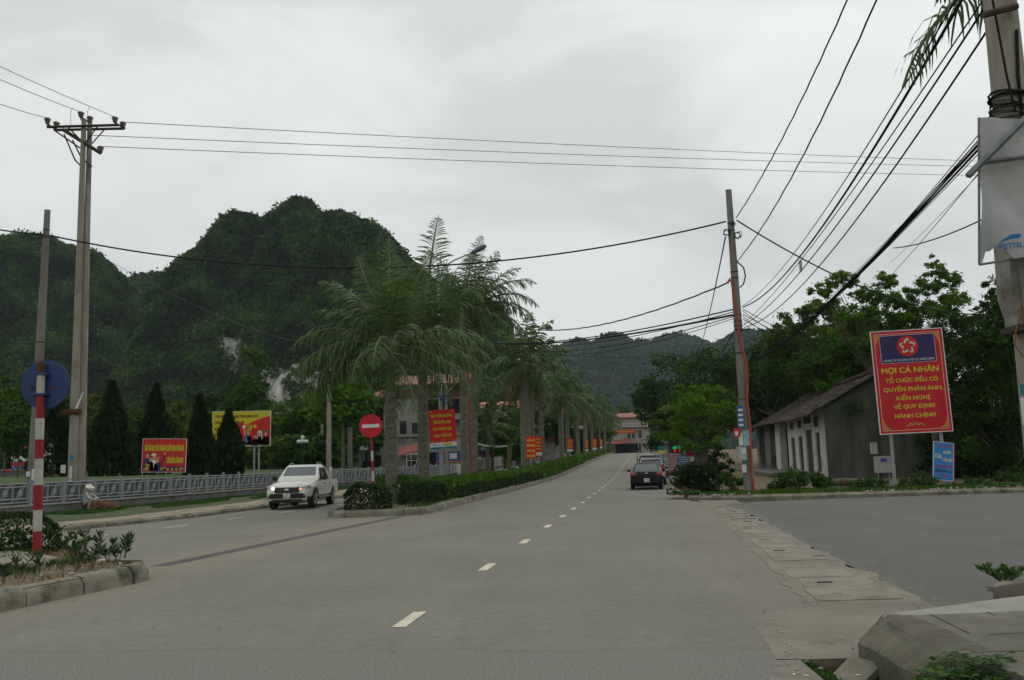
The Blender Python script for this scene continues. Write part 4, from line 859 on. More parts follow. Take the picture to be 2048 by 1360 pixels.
b.loft([[(x*w,y*w,z) for x,y in ((-1,-1),(1,-1),(1,1),(-1,1))] for w,z in ((.9,0),(.9,.6),(.55,.65),(.42,hh*.45),(.5,hh*.6),(.3,hh*.8),(.22,hh))])
o=b.build('monument',bevel=.03); o.location=(a.x,84,1.0); tag(o,'tall pale grey stone monument half hidden behind the blue sign post','monument')
b=mb(m_redc); p=P(11,943,73); 
for q in range(9): b.ball((p.x+random.uniform(-.35,.35),73+random.uniform(-.2,.2),p.z+random.uniform(-.02,.14)),random.uniform(.08,.14),8,(1.2,1,.7))
tag(b.build('flower_heap'),'small heap of red cloth flowers lying on the dark park wall','flowers')
# ---------------------------------------------------------------- houses
m_ren=mat('grey_render',(.13,.13,.12),c2=(.20,.20,.185),rough=.95,scale=.7,bump=.3,bscale=12,stain=((.08,.08,.07),.5,.52))
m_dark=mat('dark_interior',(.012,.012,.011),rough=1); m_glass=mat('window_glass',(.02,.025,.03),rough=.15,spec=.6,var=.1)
m_redroof=mat('red_metal_roof',(.17,.040,.030),c2=(.23,.060,.046),rough=.6,scale=.8,stretch=(6,1,1)); m_conc2=mat('raw_concrete',(.20,.195,.175),c2=(.28,.275,.25),scale=.9,rough=.95,bump=.3,stain=((.11,.11,.10),.7,.55))
m_white=mat('whitewash',(.46,.46,.42),c2=(.58,.58,.54),rough=.95,scale=1.2,bump=.3,bscale=12,stain=((.26,.26,.22),.9,.57))
m_shut=mat('dark_wood_shutter',(.035,.028,.02),c2=(.06,.048,.035),scale=5,stretch=(8,8,1),rough=.8)
def window(t,x0,z0,w,h,y=-.02,name='window',glass=None,frame=None):
    f=mb(frame or m_shut); d=.05
    f.box((x0-d,y-.03,z0-d),(x0,y+.02,z0+h+d)); f.box((x0+w,y-.03,z0-d),(x0+w+d,y+.02,z0+h+d)); f.box((x0,y-.03,z0-d),(x0+w,y+.02,z0)); f.box((x0,y-.03,z0+h),(x0+w,y+.02,z0+h+d)); f.box((x0+w/2-.02,y-.025,z0),(x0+w/2+.02,y+.015,z0+h))
    o=f.build(name,None,t); mb(glass or m_glass).box((x0,y-.01,z0),(x0+w,y+.005,z0+h)).build('pane',None,o); return o
# grey two-storey house with red roof, left of the road behind the palms
Y=88; a=P(768,935,Y); b_=P(932,935,Y); z=lambda py,px=850:P(px,py,Y).z
t=empty('town_house',(a.x,Y,.1),R(-6),'large bare grey two-storey house with a red metal roof behind the nearest palms','house'); w=b_.x-a.x
zt=z(768)-.1; mb(m_conc2).box((0,0,0),(w,9,zt)).build('wall',None,t)
r=mb(m_redroof); r.add([(w*.12,-1,zt-.2),(w+.4,-1,zt-.2),(w+.4,5,z(745)),(w*.12,5,z(745)),(w*.12,-1,zt-.08),(w+.4,-1,zt-.08),(w+.4,5,z(745)+.1),(w*.12,5,z(745)+.1)],[(0,3,2,1),(4,5,6,7),(0,1,5,4),(1,2,6,5),(2,3,7,6),(3,0,4,7)]); r.build('roof',None,t)
r=mb(m_redroof); z8=z(792)-.1; r.add([(-1.6,-1.2,z(806)-.1),(w*.16,-1.2,z(790)-.1),(w*.16,2,z8+1.2),(-1.6,2,z8+.5),(-1.6,-1.2,z(806)),(w*.16,-1.2,z(790)),(w*.16,2,z8+1.3),(-1.6,2,z8+.6)],[(0,3,2,1),(4,5,6,7),(0,1,5,4),(1,2,6,5),(2,3,7,6),(3,0,4,7)]); o=r.build('side_roof',None,t); o['label']='lower tilted red side roof'
mb(mat('brown_band',(.11,.055,.045),var=.15,scale=.8)).box((w*.1,-.06,z(797)-.1),(w,0,zt-.25)).build('upper_band',None,t)
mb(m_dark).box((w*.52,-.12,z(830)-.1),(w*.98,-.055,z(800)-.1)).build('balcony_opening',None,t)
mb(m_conc2).box((w*.5,-1.0,z(842)-.1),(w,-.001,z(830)-.1)).build('balcony',None,t)
window(t,w*.21,z(866)-.1,w*.07,z(842)-z(866),name='window'); window(t,w*.36,z(866)-.1,w*.06,z(846)-z(866))
mb(m_conc2).box((-.1,-.2,z(873)-.1),(w*1.02,-.001,z(868)-.1)).build('ledge',None,t)
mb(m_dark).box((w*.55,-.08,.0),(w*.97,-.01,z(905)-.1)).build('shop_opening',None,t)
# small roofs and walls at its foot
r=mb(m_redroof); Yb=82; p0=P(797,905,Yb); p1=P(840,894,Yb); r.loft([[(p0.x,Yb-.8,p0.z-.35),(p0.x,Yb-.8,p0.z-.28),(p0.x,Yb+1.5,p0.z+.5),(p0.x,Yb+1.5,p0.z+.43)],[(p1.x,Yb-.8,p1.z-.35),(p1.x,Yb-.8,p1.z-.28),(p1.x,Yb+1.5,p1.z+.5),(p1.x,Yb+1.5,p1.z+.43)]]); 
tl=empty('lean_to_shed',(0,0,0),0,'low lean-to shed with a rusty red roof between the two nearest palms','shed'); r.build('roof',None,tl)
p2=P(797,935,Yb); mb(m_ren).box((p2.x+.2,Yb,.1),(p1.x-.1,Yb+1.5,p0.z-.3)).build('wall',None,tl); mb(m_dark).box((p2.x+.9,Yb-.01,.1),(p2.x+1.7,Yb+.05,p0.z-.6)).build('door',None,tl)
tb=empty('low_building',(P(660,930,84).x,84,.4),0,'low stained grey building with water tanks behind the no entry sign','building'); 
wb=P(768,930,84).x-P(660,930,84).x; h1=P(740,880,84).z-.4
mb(m_ren).box((0,0,0),(wb,5,h1*.8)).build('wall',None,tb); 
r=mb(mat('grey_metal_roof',(.16,.16,.16),c2=(.22,.22,.22),scale=2,stretch=(6,1,1),rough=.7)); r.add([(-.3,-.5,h1*.62),(wb*.55,-.5,h1*.86),(wb*.55,5,h1*.95),(-.3,5,h1*.75),(-.3,-.5,h1*.66),(wb*.55,-.5,h1*.9),(wb*.55,5,h1),(-.3,5,h1*.8)],[(0,3,2,1),(4,5,6,7),(0,1,5,4),(1,2,6,5),(2,3,7,6),(3,0,4,7)]); r.build('roof',None,tb)
mb(m_dark).box((wb*.6,-.03,0),(wb*.95,.02,h1*.6)).build('opening',None,tb)
m_steel=mat('stainless_steel',(.42,.44,.45),var=.1,rough=.3,metal=.7)
def tank(px,py,Y,lab,r=.42):
    p=P(px,py,Y); t=empty('water_tank',p,0,lab,'water tank','steel water tanks on the low building'); b=mb(m_steel)
    b.tube([(0,0,0),(0,0,.12),(0,0,.2),(0,0,.45),(0,0,.5),(0,0,.75),(0,0,.95),(0,0,1.02)],[r*.8,r,r*.96,r,r*.96,r,r*.6,.1],14); b.build('drum',None,t,smooth=40)
    for a in range(4): mb(m_iron).tube([(math.cos(a*1.57)*r*.8,math.sin(a*1.57)*r*.8,-.9),(math.cos(a*1.57)*r*.8,math.sin(a*1.57)*r*.8,.02)],.025,5).build('leg',None,t)
tank(728,902,83,'large upright steel water tank just below the no entry disc',.48); tank(672,889,85,'steel water tank left of the no entry sign post'); tank(688,889,86,'steel water tank second from left over the low building')
# scaffold frame and shop strip
sc=mb(mat('white_tube',(.45,.45,.43),var=.05)); Yb=80
for px in (813,822,838): p=P(px,908,Yb); sc.tube([(p.x,Yb,.1),p],.03,5)
p=P(813,908,Yb);q=P(838,908,Yb); sc.tube([p,q],.03,5); sc.tube([(P(822,935,Yb).x,Yb,.15),q],.03,5); sc.tube([P(813,921,Yb),P(838,921,Yb)],.025,5)
tag(sc.build('gate_frame'),'white tubular gate frame beside the grey house','gate')
m_blue=mat('blue_awning',(.05,.07,.27),var=.12,rough=.7); m_org=mat('orange_trim',(.5,.12,.03),var=.1); m_brn=mat('brown_awning',(.12,.035,.025),var=.15,rough=.8)
Yb=86; ts=empty('shop_awning',(P(872,903,Yb).x,Yb,0),0,'blue shop fascia with an orange hem and a pale notice, under the hanging poster','awning'); w_=P(930,903,Yb).x-P(872,903,Yb).x; zt=P(900,904,Yb).z; zb=P(900,922,Yb).z
mb(m_blue).box((0,0,zb),(w_,.1,zt)).build('fascia',None,ts); mb(m_org).box((0,-.02,zb-.14),(w_,.08,zb)).build('hem',None,ts); mb(m_wht).box((w_*.47,-.04,zb+.2),(w_*.72,0,zt-.12)).build('notice',None,ts)
o=mb(m_wht).box((P(900,935,85).x,85,.1),(P(926,935,85).x,85.1,P(900,928,85).z)).build('white_counter'); tag(o,'white low counter panel under the blue shop fascia','counter')
Yb=92; ts=empty('market_umbrella',(P(975,905,Yb).x,Yb,zp(Yb)),0,'blue and brown cloth sun shelter left of the sagging white banner','shelter'); x0=P(950,905,Yb).x-P(975,905,Yb).x; x1=P(994,905,Yb).x-P(975,905,Yb).x; zt=P(970,900,Yb).z-zp(Yb); zb=P(970,914,Yb).z-zp(Yb)
mb(m_blue).box((x0,0,zb+.2),(x0*.35,.1,zt)).build('blue_cloth',None,ts); mb(m_org).box((x0,-.01,zb),(x0*.35,.09,zb+.2)).build('orange_hem',None,ts); mb(m_brn).box((x0*.35,-.03,zb),(x1,.12,zt)).build('brown_cloth',None,ts)
for xx in (x0,x1-.05): mb(m_iron).box((xx,0,0),(xx+.06,.06,zt)).build('post',None,ts)
# white sagging banner between trees
b=mb(m_wht); pts=[P(949,885,86),P(970,891,86.5),P(1000,893,87),P(1022,890,87.5),P(1042,881,88)]
for p,q in zip(pts,pts[1:]): b.loft([[p+Vector((0,0,.06)),p+Vector((0,.02,.06)),p-Vector((0,-.02,.08)),p-Vector((0,0,.08))],[q+Vector((0,0,.06)),q+Vector((0,.02,.06)),q-Vector((0,-.02,.08)),q-Vector((0,0,.08))]])
tag(b.build('cloth_banner'),'narrow white cloth banner sagging between trees behind the median','banner')
# houses further left of the road
def house(px0,px1,py_roof,py_eave,Y,lab,wallm,roofm,wins,base_py=925,depth=9,rz=-8,balc=None):
    a=P(px0,base_py,Y); b=P(px1,base_py,Y); w=b.x-a.x; z0=zp(Y); t=empty('town_house',(a.x,Y,z0),R(rz),lab,'house'); he=P((px0+px1)/2,py_eave,Y).z-z0; hr=P((px0+px1)/2,py_roof,Y).z-z0
    mb(wallm).box((0,0,-.3),(w,depth,he)).build('wall',None,t); r=mb(roofm)
    r.add([(-.5,-.7,he-.05),(w+.5,-.7,he-.05),(w+.5,depth*.5,hr),(-.5,depth*.5,hr),(w+.5,depth+.5,he-.05),(-.5,depth+.5,he-.05),(-.5,-.7,he-.2),(w+.5,-.7,he-.2),(w+.5,depth+.5,he-.2),(-.5,depth+.5,he-.2)],[(0,1,2,3),(3,2,4,5),(0,6,7,1),(1,7,8,4,2),(4,8,9,5),(5,9,6,0,3),(6,9,8,7)]); r.build('roof',None,t)
    for (u,v,ww,hh) in wins: window(t,w*u,he*v,w*ww,he*hh)
    if balc:
        for v in balc: 
            bb=mb(m_wht); bb.box((w*.3,-1.0,he*v),(w*.95,-.002,he*v+.12)); 
            for k in range(9): bb.box((w*(.3+.65*k/8)-.03,-1.0,he*v+.12),(w*(.3+.65*k/8)+.03,-.94,he*v+.8))
            bb.box((w*.3-.03,-1.02,he*v+.8),(w*.95+.03,-.92,he*v+.88)); bb.build('balcony',None,t)
    return t,w,he
house(962,1042,799,815,118,'house with a pale red roof and grey balcony right of the twin palms',m_ren,mat('faded_red_roof',(.30,.10,.08),c2=(.38,.15,.12),scale=.8,rough=.7),[(.1,.55,.12,.2),(.55,.55,.14,.22),(.8,.2,.12,.25)],balc=[.45])
t,w,he=house(1228,1300,824,834,226,'far grey house with a red roof and white balcony where the road tops the rise',mat('far_house_render',(.20,.19,.165),c2=(.27,.255,.22),scale=.5),m_redroof,[(.40,.42,.07,.2),(.52,.42,.07,.2),(.7,.42,.08,.2)],base_py=906,balc=[.72])
mb(m_dark).box((w*.05,-.05,0),(w*.75,-.01,he*.27)).build('shop_opening',None,t)
r=mb(m_redroof); r.add([(-1.5,-4.5,he*.26),(w*.45,-4.5,he*.28),(w*.45,-.1,he*.42),(-1.5,-.1,he*.33),(-1.5,-4.5,he*.245),(w*.45,-4.5,he*.265),(w*.45,-.1,he*.405),(-1.5,-.1,he*.315)],[(0,1,2,3),(7,6,5,4),(0,4,5,1),(1,5,6,2),(2,6,7,3),(3,7,4,0)]); r.build('awning',None,t)
house(1085,1200,845,858,205,'shaded shop houses behind the end of the palm row',m_ren,m_ren,[(.2,.3,.1,.3),(.6,.3,.1,.3)],base_py=908)
house(1010,1110,868,880,150,'low dark shop row behind the far hedge',m_ren,m_brn,[(.2,.2,.15,.4),(.6,.2,.15,.4)],base_py=915)
house(1330,1420,842,858,140,'low shaded shop houses behind the bright young tree',m_ren,m_brn,[(.1,.1,.3,.5),(.55,.1,.3,.5)],base_py=925)
# orange banner across the far road
b=empty('street_banner',(0,0,0),0,'orange banner stretched across the far road before the balcony house','banner'); Yb=200
p=P(1217,864,Yb);q=P(1275,867.5,Yb); mb(mat('orange_banner',(.42,.06,.02),var=.08)).box((p.x,Yb,p.z-.40),(q.x,Yb+.04,p.z+.38)).build('cloth',None,b)
lt=mb(mat('banner_yellow',(.55,.28,.03),var=.05))
x=p.x+.4
while x<q.x-.9: wd_=random.uniform(.25,.4); lt.box((x,Yb-.01,p.z-.2),(x+wd_*.35,Yb-.004,p.z+.2)); lt.box((x+wd_*.35,Yb-.01,p.z+random.choice([-.2,.0,.12])),(x+wd_,Yb-.004,p.z+.2)); x+=wd_+.14
lt.build('lettering',None,b)
mb(m_iron).tube([(q.x+.1,Yb,zp(Yb)),(q.x+.1,Yb,p.z+.6)],.09,6).build('post',None,b)
# ---------------------------------------------------------------- the long tiled house on the right
A=R(-8.08); n1=math.sqrt(1+K*K)
C0=Vector((18.2,53,.16)); th=empty('roadside_house',C0,A,'long old tiled house with a whitewashed front beside the big red sign','house')
HW=4.15
b=mb(m_white); 
def fy(px): return (10.67/((px-1024)/1800-K)-53)*n1
ops=[(2.0,3.4,.35,2.75),(4.5,6.8,.2,3.0),(8.0,9.7,.35,2.65),(11.2,12.8,.35,2.6)]; vents=[(2.2,3.4,3.1,3.75),(4.6,6.9,3.4,3.95),(8.1,9.5,3.2,3.75),(11.4,12.6,3.2,3.7)]
ycur=0
for y0,y1,z0,z1 in ops: b.box((0,ycur,0),(.22,y0,HW)); b.box((0,y0,0),(.22,y1,z0)); b.box((0,y0,z1),(.22,y1,HW)); ycur=y1
b.box((0,ycur,0),(.22,14.2,HW)); b.build('front_wall',None,th)['label']='whitewashed front wall'
for i,(y0,y1,z0,z1) in enumerate(ops):
    o=mb(m_shut).box((.10,y0,z0),(.15,y1,z1)).build('door' if i==1 else 'shutter',None,th)
for y0,y1,z0,z1 in vents: mb(m_shut).box((-.02,y0,z0),(.01,y1,z1)).build('vent',None,th)
def roofz(x): return HW+.15+(x)*.56 if x<3.6 else HW+.15+3.6*.56-(x-3.6)*.50
m_gable=mat('damp_tree_shade_wall',(.040,.043,.034),c2=(.105,.105,.090),rough=.95,scale=.9,stretch=(1,1,.28),bump=.3,stain=((.05,.055,.042),.6,.5))  # streaky stains, and a base colour lowered to carry the trees' shade
b=mb(m_gable); prof=[(0.0,0),(8.0,0),(8.0,roofz(8)-.15),(3.6,roofz(3.6)-.15),(0.0,roofz(0)-.15)]
b.add([(x,-.02,z) for x,z in prof]+[(x,.2,z) for x,z in prof],[tuple(range(5)),tuple(range(9,4,-1))]+[(i,(i+1)%5,5+(i+1)%5,5+i) for i in range(5)]); b.build('gable_wall',None,th)['label']='bare damp grey gable wall with tree shade put into its colour'
b=mb(m_gable).box((8.02,.0,0),(17,.2,3.6)); b.build('side_wall',None,th)
m_tile=mat('old_clay_tiles',(.022,.018,.013),c2=(.055,.044,.033),scale=2.2,stretch=(1,1,1),rough=.95,bump=1,bscale=9,stain=((.17,.06,.04),.45,.60))
rf=mb(m_tile); random.seed(3)
L_=34
for j in range(14):                             # courses of tiles, each a little uneven
    u0,u1=-1.0+4.6*j/14,-1.0+4.6*(j+1)/14+.06; ys_=np.linspace(-.45,L_,36); vs=[]
    for yy in ys_:
        e=random.uniform(-.025,.025)-.25*math.sin(yy*.19+.5)*.3; vs += [(u0,yy,roofz(u0)+.10+e),(u1,yy,roofz(u1)+.045+e),(u1,yy,roofz(u1)-.03+e),(u0,yy,roofz(u0)-.02+e)]
    n=len(ys_); rf.add(vs,[(4*i+a,4*i+(a+1)%4,4*i+4+(a+1)%4,4*i+4+a) for i in range(n-1) for a in range(4)]+[(0,1,2,3),(4*n-1,4*n-2,4*n-3,4*n-4)])
rf.box((3.5,-.45,roofz(3.6)+.0),(3.75,L_,roofz(3.6)+.22)); rf.add([(3.6,-.45,roofz(3.6)),(8.6,-.45,roofz(8.6)),(8.6,L_,roofz(8.6)),(3.6,L_,roofz(3.6)),(3.6,-.45,roofz(3.6)-.1),(8.6,-.45,roofz(8.6)-.1),(8.6,L_,roofz(8.6)-.1),(3.6,L_,roofz(3.6)-.1)],[(0,1,2,3),(7,6,5,4),(0,4,5,1),(1,5,6,2),(2,6,7,3),(3,7,4,0)])
rf.build('roof',None,th)
ra=mb(m_shut)
for yy in np.arange(-.3,L_,.9): ra.tube([(-.95,yy,roofz(-1)-.04),(.1,yy,roofz(0.1)-.06)],.04,4)
ra.tube([(-.85,-.4,roofz(-.85)-.10),(-.85,L_,roofz(-.85)-.10)],.05,5); ra.build('rafters',None,th)
# dark open bays and their pillars
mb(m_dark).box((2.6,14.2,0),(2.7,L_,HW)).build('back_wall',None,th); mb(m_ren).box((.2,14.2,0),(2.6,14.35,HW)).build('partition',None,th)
for y0,y1,m_ in [(fy(1550),fy(1541),m_white),(fy(1530),fy(1520),m_ren)]: mb(m_).box((0.0,y0,0),(.5,y1,HW)).build('pillar',None,th)
mb(mat('pale_blue_door',(.09,.11,.12),var=.1,scale=3)).box((1.2,fy(1519),0),(1.3,fy(1506),3.2)).build('folding_door',None,th)
mb(m_ren).box((.2,fy(1505),0),(1.2,fy(1500),HW)).build('pillar',None,th)
mb(mat('porch_cement',(.12,.12,.10),var=.15,scale=1,bump=.4)).box((-2.6,5,-.1),(0,34,.28)).build('porch',None,th)
# small red tiled gable peeking over the roof
t=empty('small_roof_house',(P(1580,800,92).x,92,0),0,'tiny red tiled gable with yellow trim showing over the old roof','house'); p=P(1582,795,92)
g_=mb(m_redroof); g_.add([(-1.1,0,p.z-.3),(1.1,0,p.z-.3),(0,0,p.z+.9),(-1.1,4,p.z-.3),(1.1,4,p.z-.3),(0,4,p.z+.9)],[(0,1,2),(5,4,3),(0,2,5,3),(2,1,4,5),(1,0,3,4)]); g_.build('roof',None,t)
mb(mat('yellow_trim',(.42,.32,.12),var=.1)).box((-1.2,-.1,p.z-.55),(1.2,4,p.z-.3)).build('cornice',None,t); mb(m_ren).box((-1,0,0),(1,3.9,p.z-.55)).build('wall',None,t)
ivp=P(1706,815,52.2); iv=empty('wall_weed',ivp,0,'bright green tuft growing out of the grey gable wall near the big sign','plant'); 
V_,F_=cards(rng.normal(size=(500,3))*np.array([.38,.10,.26]),.14*(.6+.8*rng.random(500)),.5,.2); link('leaves',npmesh('leaves',V_,F_,lf_weed),iv); mb(m_bark).tube([(0,.8,-.3),(0,.1,-.05),(.1,0,.1)],.02,5).build('stem',None,iv)
# meter boxes by the wall
m_box=mat('meter_box_grey',(.30,.31,.29),var=.08,rough=.6,scale=5,stain=((.2,.19,.15),6,.6))
t=empty('meter_box',(0,0,0),0,'small pale meter box high beside the big sign left post','meter box'); p=P(1749,896,41); mb(m_box).box((p.x-.14,41,p.z-.26),(p.x+.14,41.15,p.z+.26)).build('case',None,t); mb(m_shut).tube([(p.x+.25,41.2,.1),(p.x+.25,41.2,p.z+.7)],.07,7).build('post',None,t)
t=empty('meter_box',(0,0,0),0,'larger pale electric cabinet with a blue sticker behind the big sign left post','meter box'); p=P(1768,929,41); mb(m_box).box((p.x-.34,41,p.z-.37),(p.x+.34,41.3,p.z+.37)).build('case',None,t,bevel=.01); mb(m_blue).box((p.x-.14,40.98,p.z+.12),(p.x+.14,41.0,p.z+.28)).build('sticker',None,t)
for dx in (-.25,.25): mb(m_iron).box((p.x+dx-.02,41.1,.1),(p.x+dx+.02,41.14,p.z-.36)).build('leg',None,t)
# log, rubble and litter on the verge
lg=mb(mat('old_log',(.07,.055,.035),c2=(.12,.09,.06),scale=3,bump=1)); p=P(1690,972,41); lg.tube([(p.x-.9,41,.33),(p.x,41.1,.36),(p.x+.9,40.9,.33)],[.15,.19,.16],10); tag(lg.build('log'),'short thick log lying on the verge before the grey gable wall','log')
lg=mb(mat('pale_stick',(.25,.16,.10))); a=P(1710,958,41);b=P(1742,968,40.6); lg.tube([a,b],.025,5); tag(lg.build('pole_stick'),'pale wooden stick leaning on the log','stick')
lg=mb(m_paveL); a=P(1797,963,39);b=P(1856,960,39); lg.tube([a,b],.03,6); tag(lg.build('fallen_pipe'),'white pipe lying between the two signs','pipe')
st=mb(m_paveL)
def stones(n,fx,lab,r=(.03,.10)):
    b=mb(m_paveL)
    for i in range(n):
        x,y,z=fx(); k=random.uniform(*r); b.ball((x,y,z+k*.3),k,6,(random.uniform(.7,1.4),random.uniform(.7,1.3),random.uniform(.4,.8)))
    o=b.build('gravel'); tag(o,kind='stuff'); return o
stones(260,lambda:(random.uniform(13,22),random.uniform(35.3,37.5),.15),'')
def litterpt():
    k=random.random()
    if k<.35: y=random.uniform(8,60); x=-8.0+K*y+abs(random.gauss(0,.35))-(.0 if y<15.5 else -.55); 
    elif k<.6: y=random.uniform(9,60); x=interp(RT,y)+K*y-abs(random.gauss(0,.7))
    elif k<.8: y=random.uniform(24,60); x=interp(LK,y)+.1+abs(random.gauss(0,.3))
    else: y=random.uniform(8,34); x=random.uniform(-5,14)
    return (x,y,0)
C_=np.array([litterpt() for _ in range(900)]); C_[:,2]=.012; V_,F_=cards(C_,.05*(.5+rng.random(900)),.5,0,0,np.tile(np.array([0,0,0.]),(900,1)),1); V_[:,2]=.008+np.abs(V_[:,2]-.012)*.35
o=link('leaf_litter',npmesh('leaf_litter',V_,F_,lf_dry)); tag(o,kind='stuff')
stones(60,lambda:(random.uniform(7.3,9.5),random.uniform(35.2,38),.15),'')
stones(140,lambda:(random.gauss(4.55,.25),random.gauss(9.9,.45),0),'',(.006,.02))
stones(420,lambda:(lambda y:(interp(RT,y)+K*y+random.gauss(.03,.10),y,0))(random.uniform(7,32)),'',(.006,.022))
stones(300,lambda:(lambda y:(3.02+K*y+random.gauss(0,.16),y,0))(random.uniform(10,32)),'',(.006,.022))
stones(90,lambda:(random.uniform(-9,-6.2),random.uniform(12,15),.235),'',(.01,.035))
b=mb(m_paveL); p=G(1994,957,.3); b.ball((27.5,41.5,.5),.5,9,(1,.7,.8)); tag(b.build('boulder',smooth=60),'pale boulder on the verge right of the blue board','boulder')
b=mb(m_conc); p=P(1395,992,37.6); 
for i,(px,py,Y) in enumerate([(1349,993,37.2),(1356,988,37.8),(1362,996,36.9)]):
    q=P(px,py,Y); b=mb(m_conc); b.box((-.22,-.15,-.05),(.22,.15,.07),Matrix.Translation((q.x,Y,.25))@Matrix.Rotation(random.random()*3,4,'Z')@Matrix.Rotation(.25,4,'X')); tag(b.build('rubble_block'),['broken concrete block nearest the black car on the corner','broken concrete block behind the others on the corner','broken concrete block on the kerb edge of the corner'][i],'rubble')
pl=mb(mat('planter_brick',(.20,.08,.05),var=.2,scale=6)); q=P(1362,968,43); pl.box((q.x-.25,43,.16),(q.x+.25,43.4,.62)); tag(pl.build('brick_planter',bevel=.01),'small red brick planter behind the corner rubble','planter')
lit=mb(mat('litter_white',(.55,.55,.52),var=.05))
for px,py,z,s in [(205,1123,.26,.055),(240,1129,.27,.02)]:
    q=G(px,py,z); b=mb(MATS['litter_white']); b.ball(q+Vector((0,0,.02)),s,7,(1.3,1,.5)); tag(b.build('litter'),'crumpled white litter among the island plants' if s>.03 else 'tiny white scrap on the island kerb','litter')
lit=mb(MATS['litter_white'])
for px,py in [(1755,1243),(1588,1350),(1612,1352),(1640,1190),(1716,1351)]:
    q=G(px,py,0); d=random.random()*3; lit.box((-.02,-.008,.004),(.02,.008,.008),Matrix.Translation(q)@Matrix.Rotation(d,4,'Z'))
tag(lit.build('paper_scraps'),kind='stuff')
# person crouching by the fence
def person():
    bx=P(172,1015,38.6); t=empty('person',(bx.x,38.6,.15),0,'person crouching in a conical hat and pale clothes, hands on a pile of twigs','person')
    J=[('pel',(0,0,.30),.15),('sp',(.04,-.02,.50),.145),('ch',(.10,-.02,.68),.15),('nk',(.14,-.02,.80),.055),('hd',(.16,-.02,.90),.085),('ht',(.17,-.02,.97),.07),
       ('lh',(.02,-.11,.28),.10),('lk',(.36,-.14,.47),.075),('la',(.20,-.14,.10),.045),('lt',(.34,-.14,.04),.04),('rh',(.02,.11,.28),.10),('rk',(.36,.14,.47),.075),('ra',(.20,.14,.10),.045),('rt',(.34,.14,.04),.04),
       ('ls',(.12,-.18,.70),.065),('le',(.30,-.24,.52),.045),('lw',(.50,-.16,.42),.032),('lf',(.57,-.13,.39),.028),('rs',(.12,.16,.70),.065),('re',(.30,.22,.52),.045),('rw',(.50,.12,.42),.032),('rf',(.57,.09,.39),.028)]
    E=[('pel','sp'),('sp','ch'),('ch','nk'),('nk','hd'),('hd','ht'),('pel','lh'),('lh','lk'),('lk','la'),('la','lt'),('pel','rh'),('rh','rk'),('rk','ra'),('ra','rt'),('ch','ls'),('ls','le'),('le','lw'),('lw','lf'),('ch','rs'),('rs','re'),('re','rw'),('rw','rf')]
    ix={j[0]:i for i,j in enumerate(J)}; me=bpy.data.meshes.new('body'); me.from_pydata([j[1] for j in J],[(ix[a],ix[b]) for a,b in E],[])
    o=bpy.data.objects.new('body',me); COL.objects.link(o); md=o.modifiers.new('s','SKIN'); sv=me.skin_vertices[0].data
    for i,j in enumerate(J): sv[i].radius=(j[2],j[2]); sv[i].use_root=(i==0)
    ss=o.modifiers.new('u','SUBSURF'); ss.levels=2; ss.render_levels=2; bpy.context.view_layer.update()
    dg=bpy.context.evaluated_depsgraph_get(); m2=bpy.data.meshes.new_from_object(o.evaluated_get(dg)); o.modifiers.clear(); o.data=m2
    skin=mat('skin',(.28,.16,.10),var=.08); shirt=mat('pale_checked_shirt',(.28,.31,.30),c2=(.42,.44,.42),scale=22,rough=.9); pants=mat('pale_trousers',(.33,.32,.26),c2=(.42,.41,.35),scale=9,rough=.9)
    for m in (shirt,pants,skin): m2.materials.append(m)
    for p in m2.polygons:
        c=p.center; p.use_smooth=True
        p.material_index = 2 if (c.z>.80 or c.x>.47 or (c.z<.09)) else (1 if (c.z<.40 or (c.x>.22 and abs(c.y)<.2 and c.z<.56 and abs(c.y)>.05 and c.x<.44 and abs(c.y)<.205)) else 0)
    o.parent=t
    h=mb(mat('palm_leaf_hat',(.52,.50,.40),var=.08,scale=12)); h.tube([(.17,-.02,.93),(.175,-.02,.935),(.19,-.02,1.10)],[.20,.19,.008],20); h.build('conical_hat',None,t,smooth=30)
    hr=mb(mat('hair_black',(.01,.009,.008))); hr.ball((.15,-.02,.915),.088,10,(1,1,.9)); hr.build('hair',None,t,smooth=60)
    for s in (-1,1):                            # short fingers closing on the twigs
        for f in range(5): hx=.58; yy=(-.13 if s<0 else .09)+(f-2)*.014; mb(skin).tube([(hx,yy,.39),(hx+.035,yy,.375),(hx+.045,yy,.35)],[.009,.008,.006],5).build('finger',None,t)
    t.rotation_euler=(0,0,R(-12)); return t
person()
tw=mb(mat('twigs',(.14,.07,.035),c2=(.22,.11,.05),scale=8)); 
for i in range(150):
    c=Vector((random.gauss(.55,.28),random.gauss(0,.2),random.uniform(.02,.32)*math.exp(-((random.random()-.5)**2)))); d=Vector((random.gauss(0,1),random.gauss(0,1),random.gauss(0,.35))).normalized()*random.uniform(.1,.25); tw.tube([c-d,c+d],.012,4)
o=tw.build('twig_pile'); q=P(183,1012,38.6); o.location=(q.x,38.6,.16); tag(o,'pile of reddish brown twigs and brush beside the crouching person','brushwood')
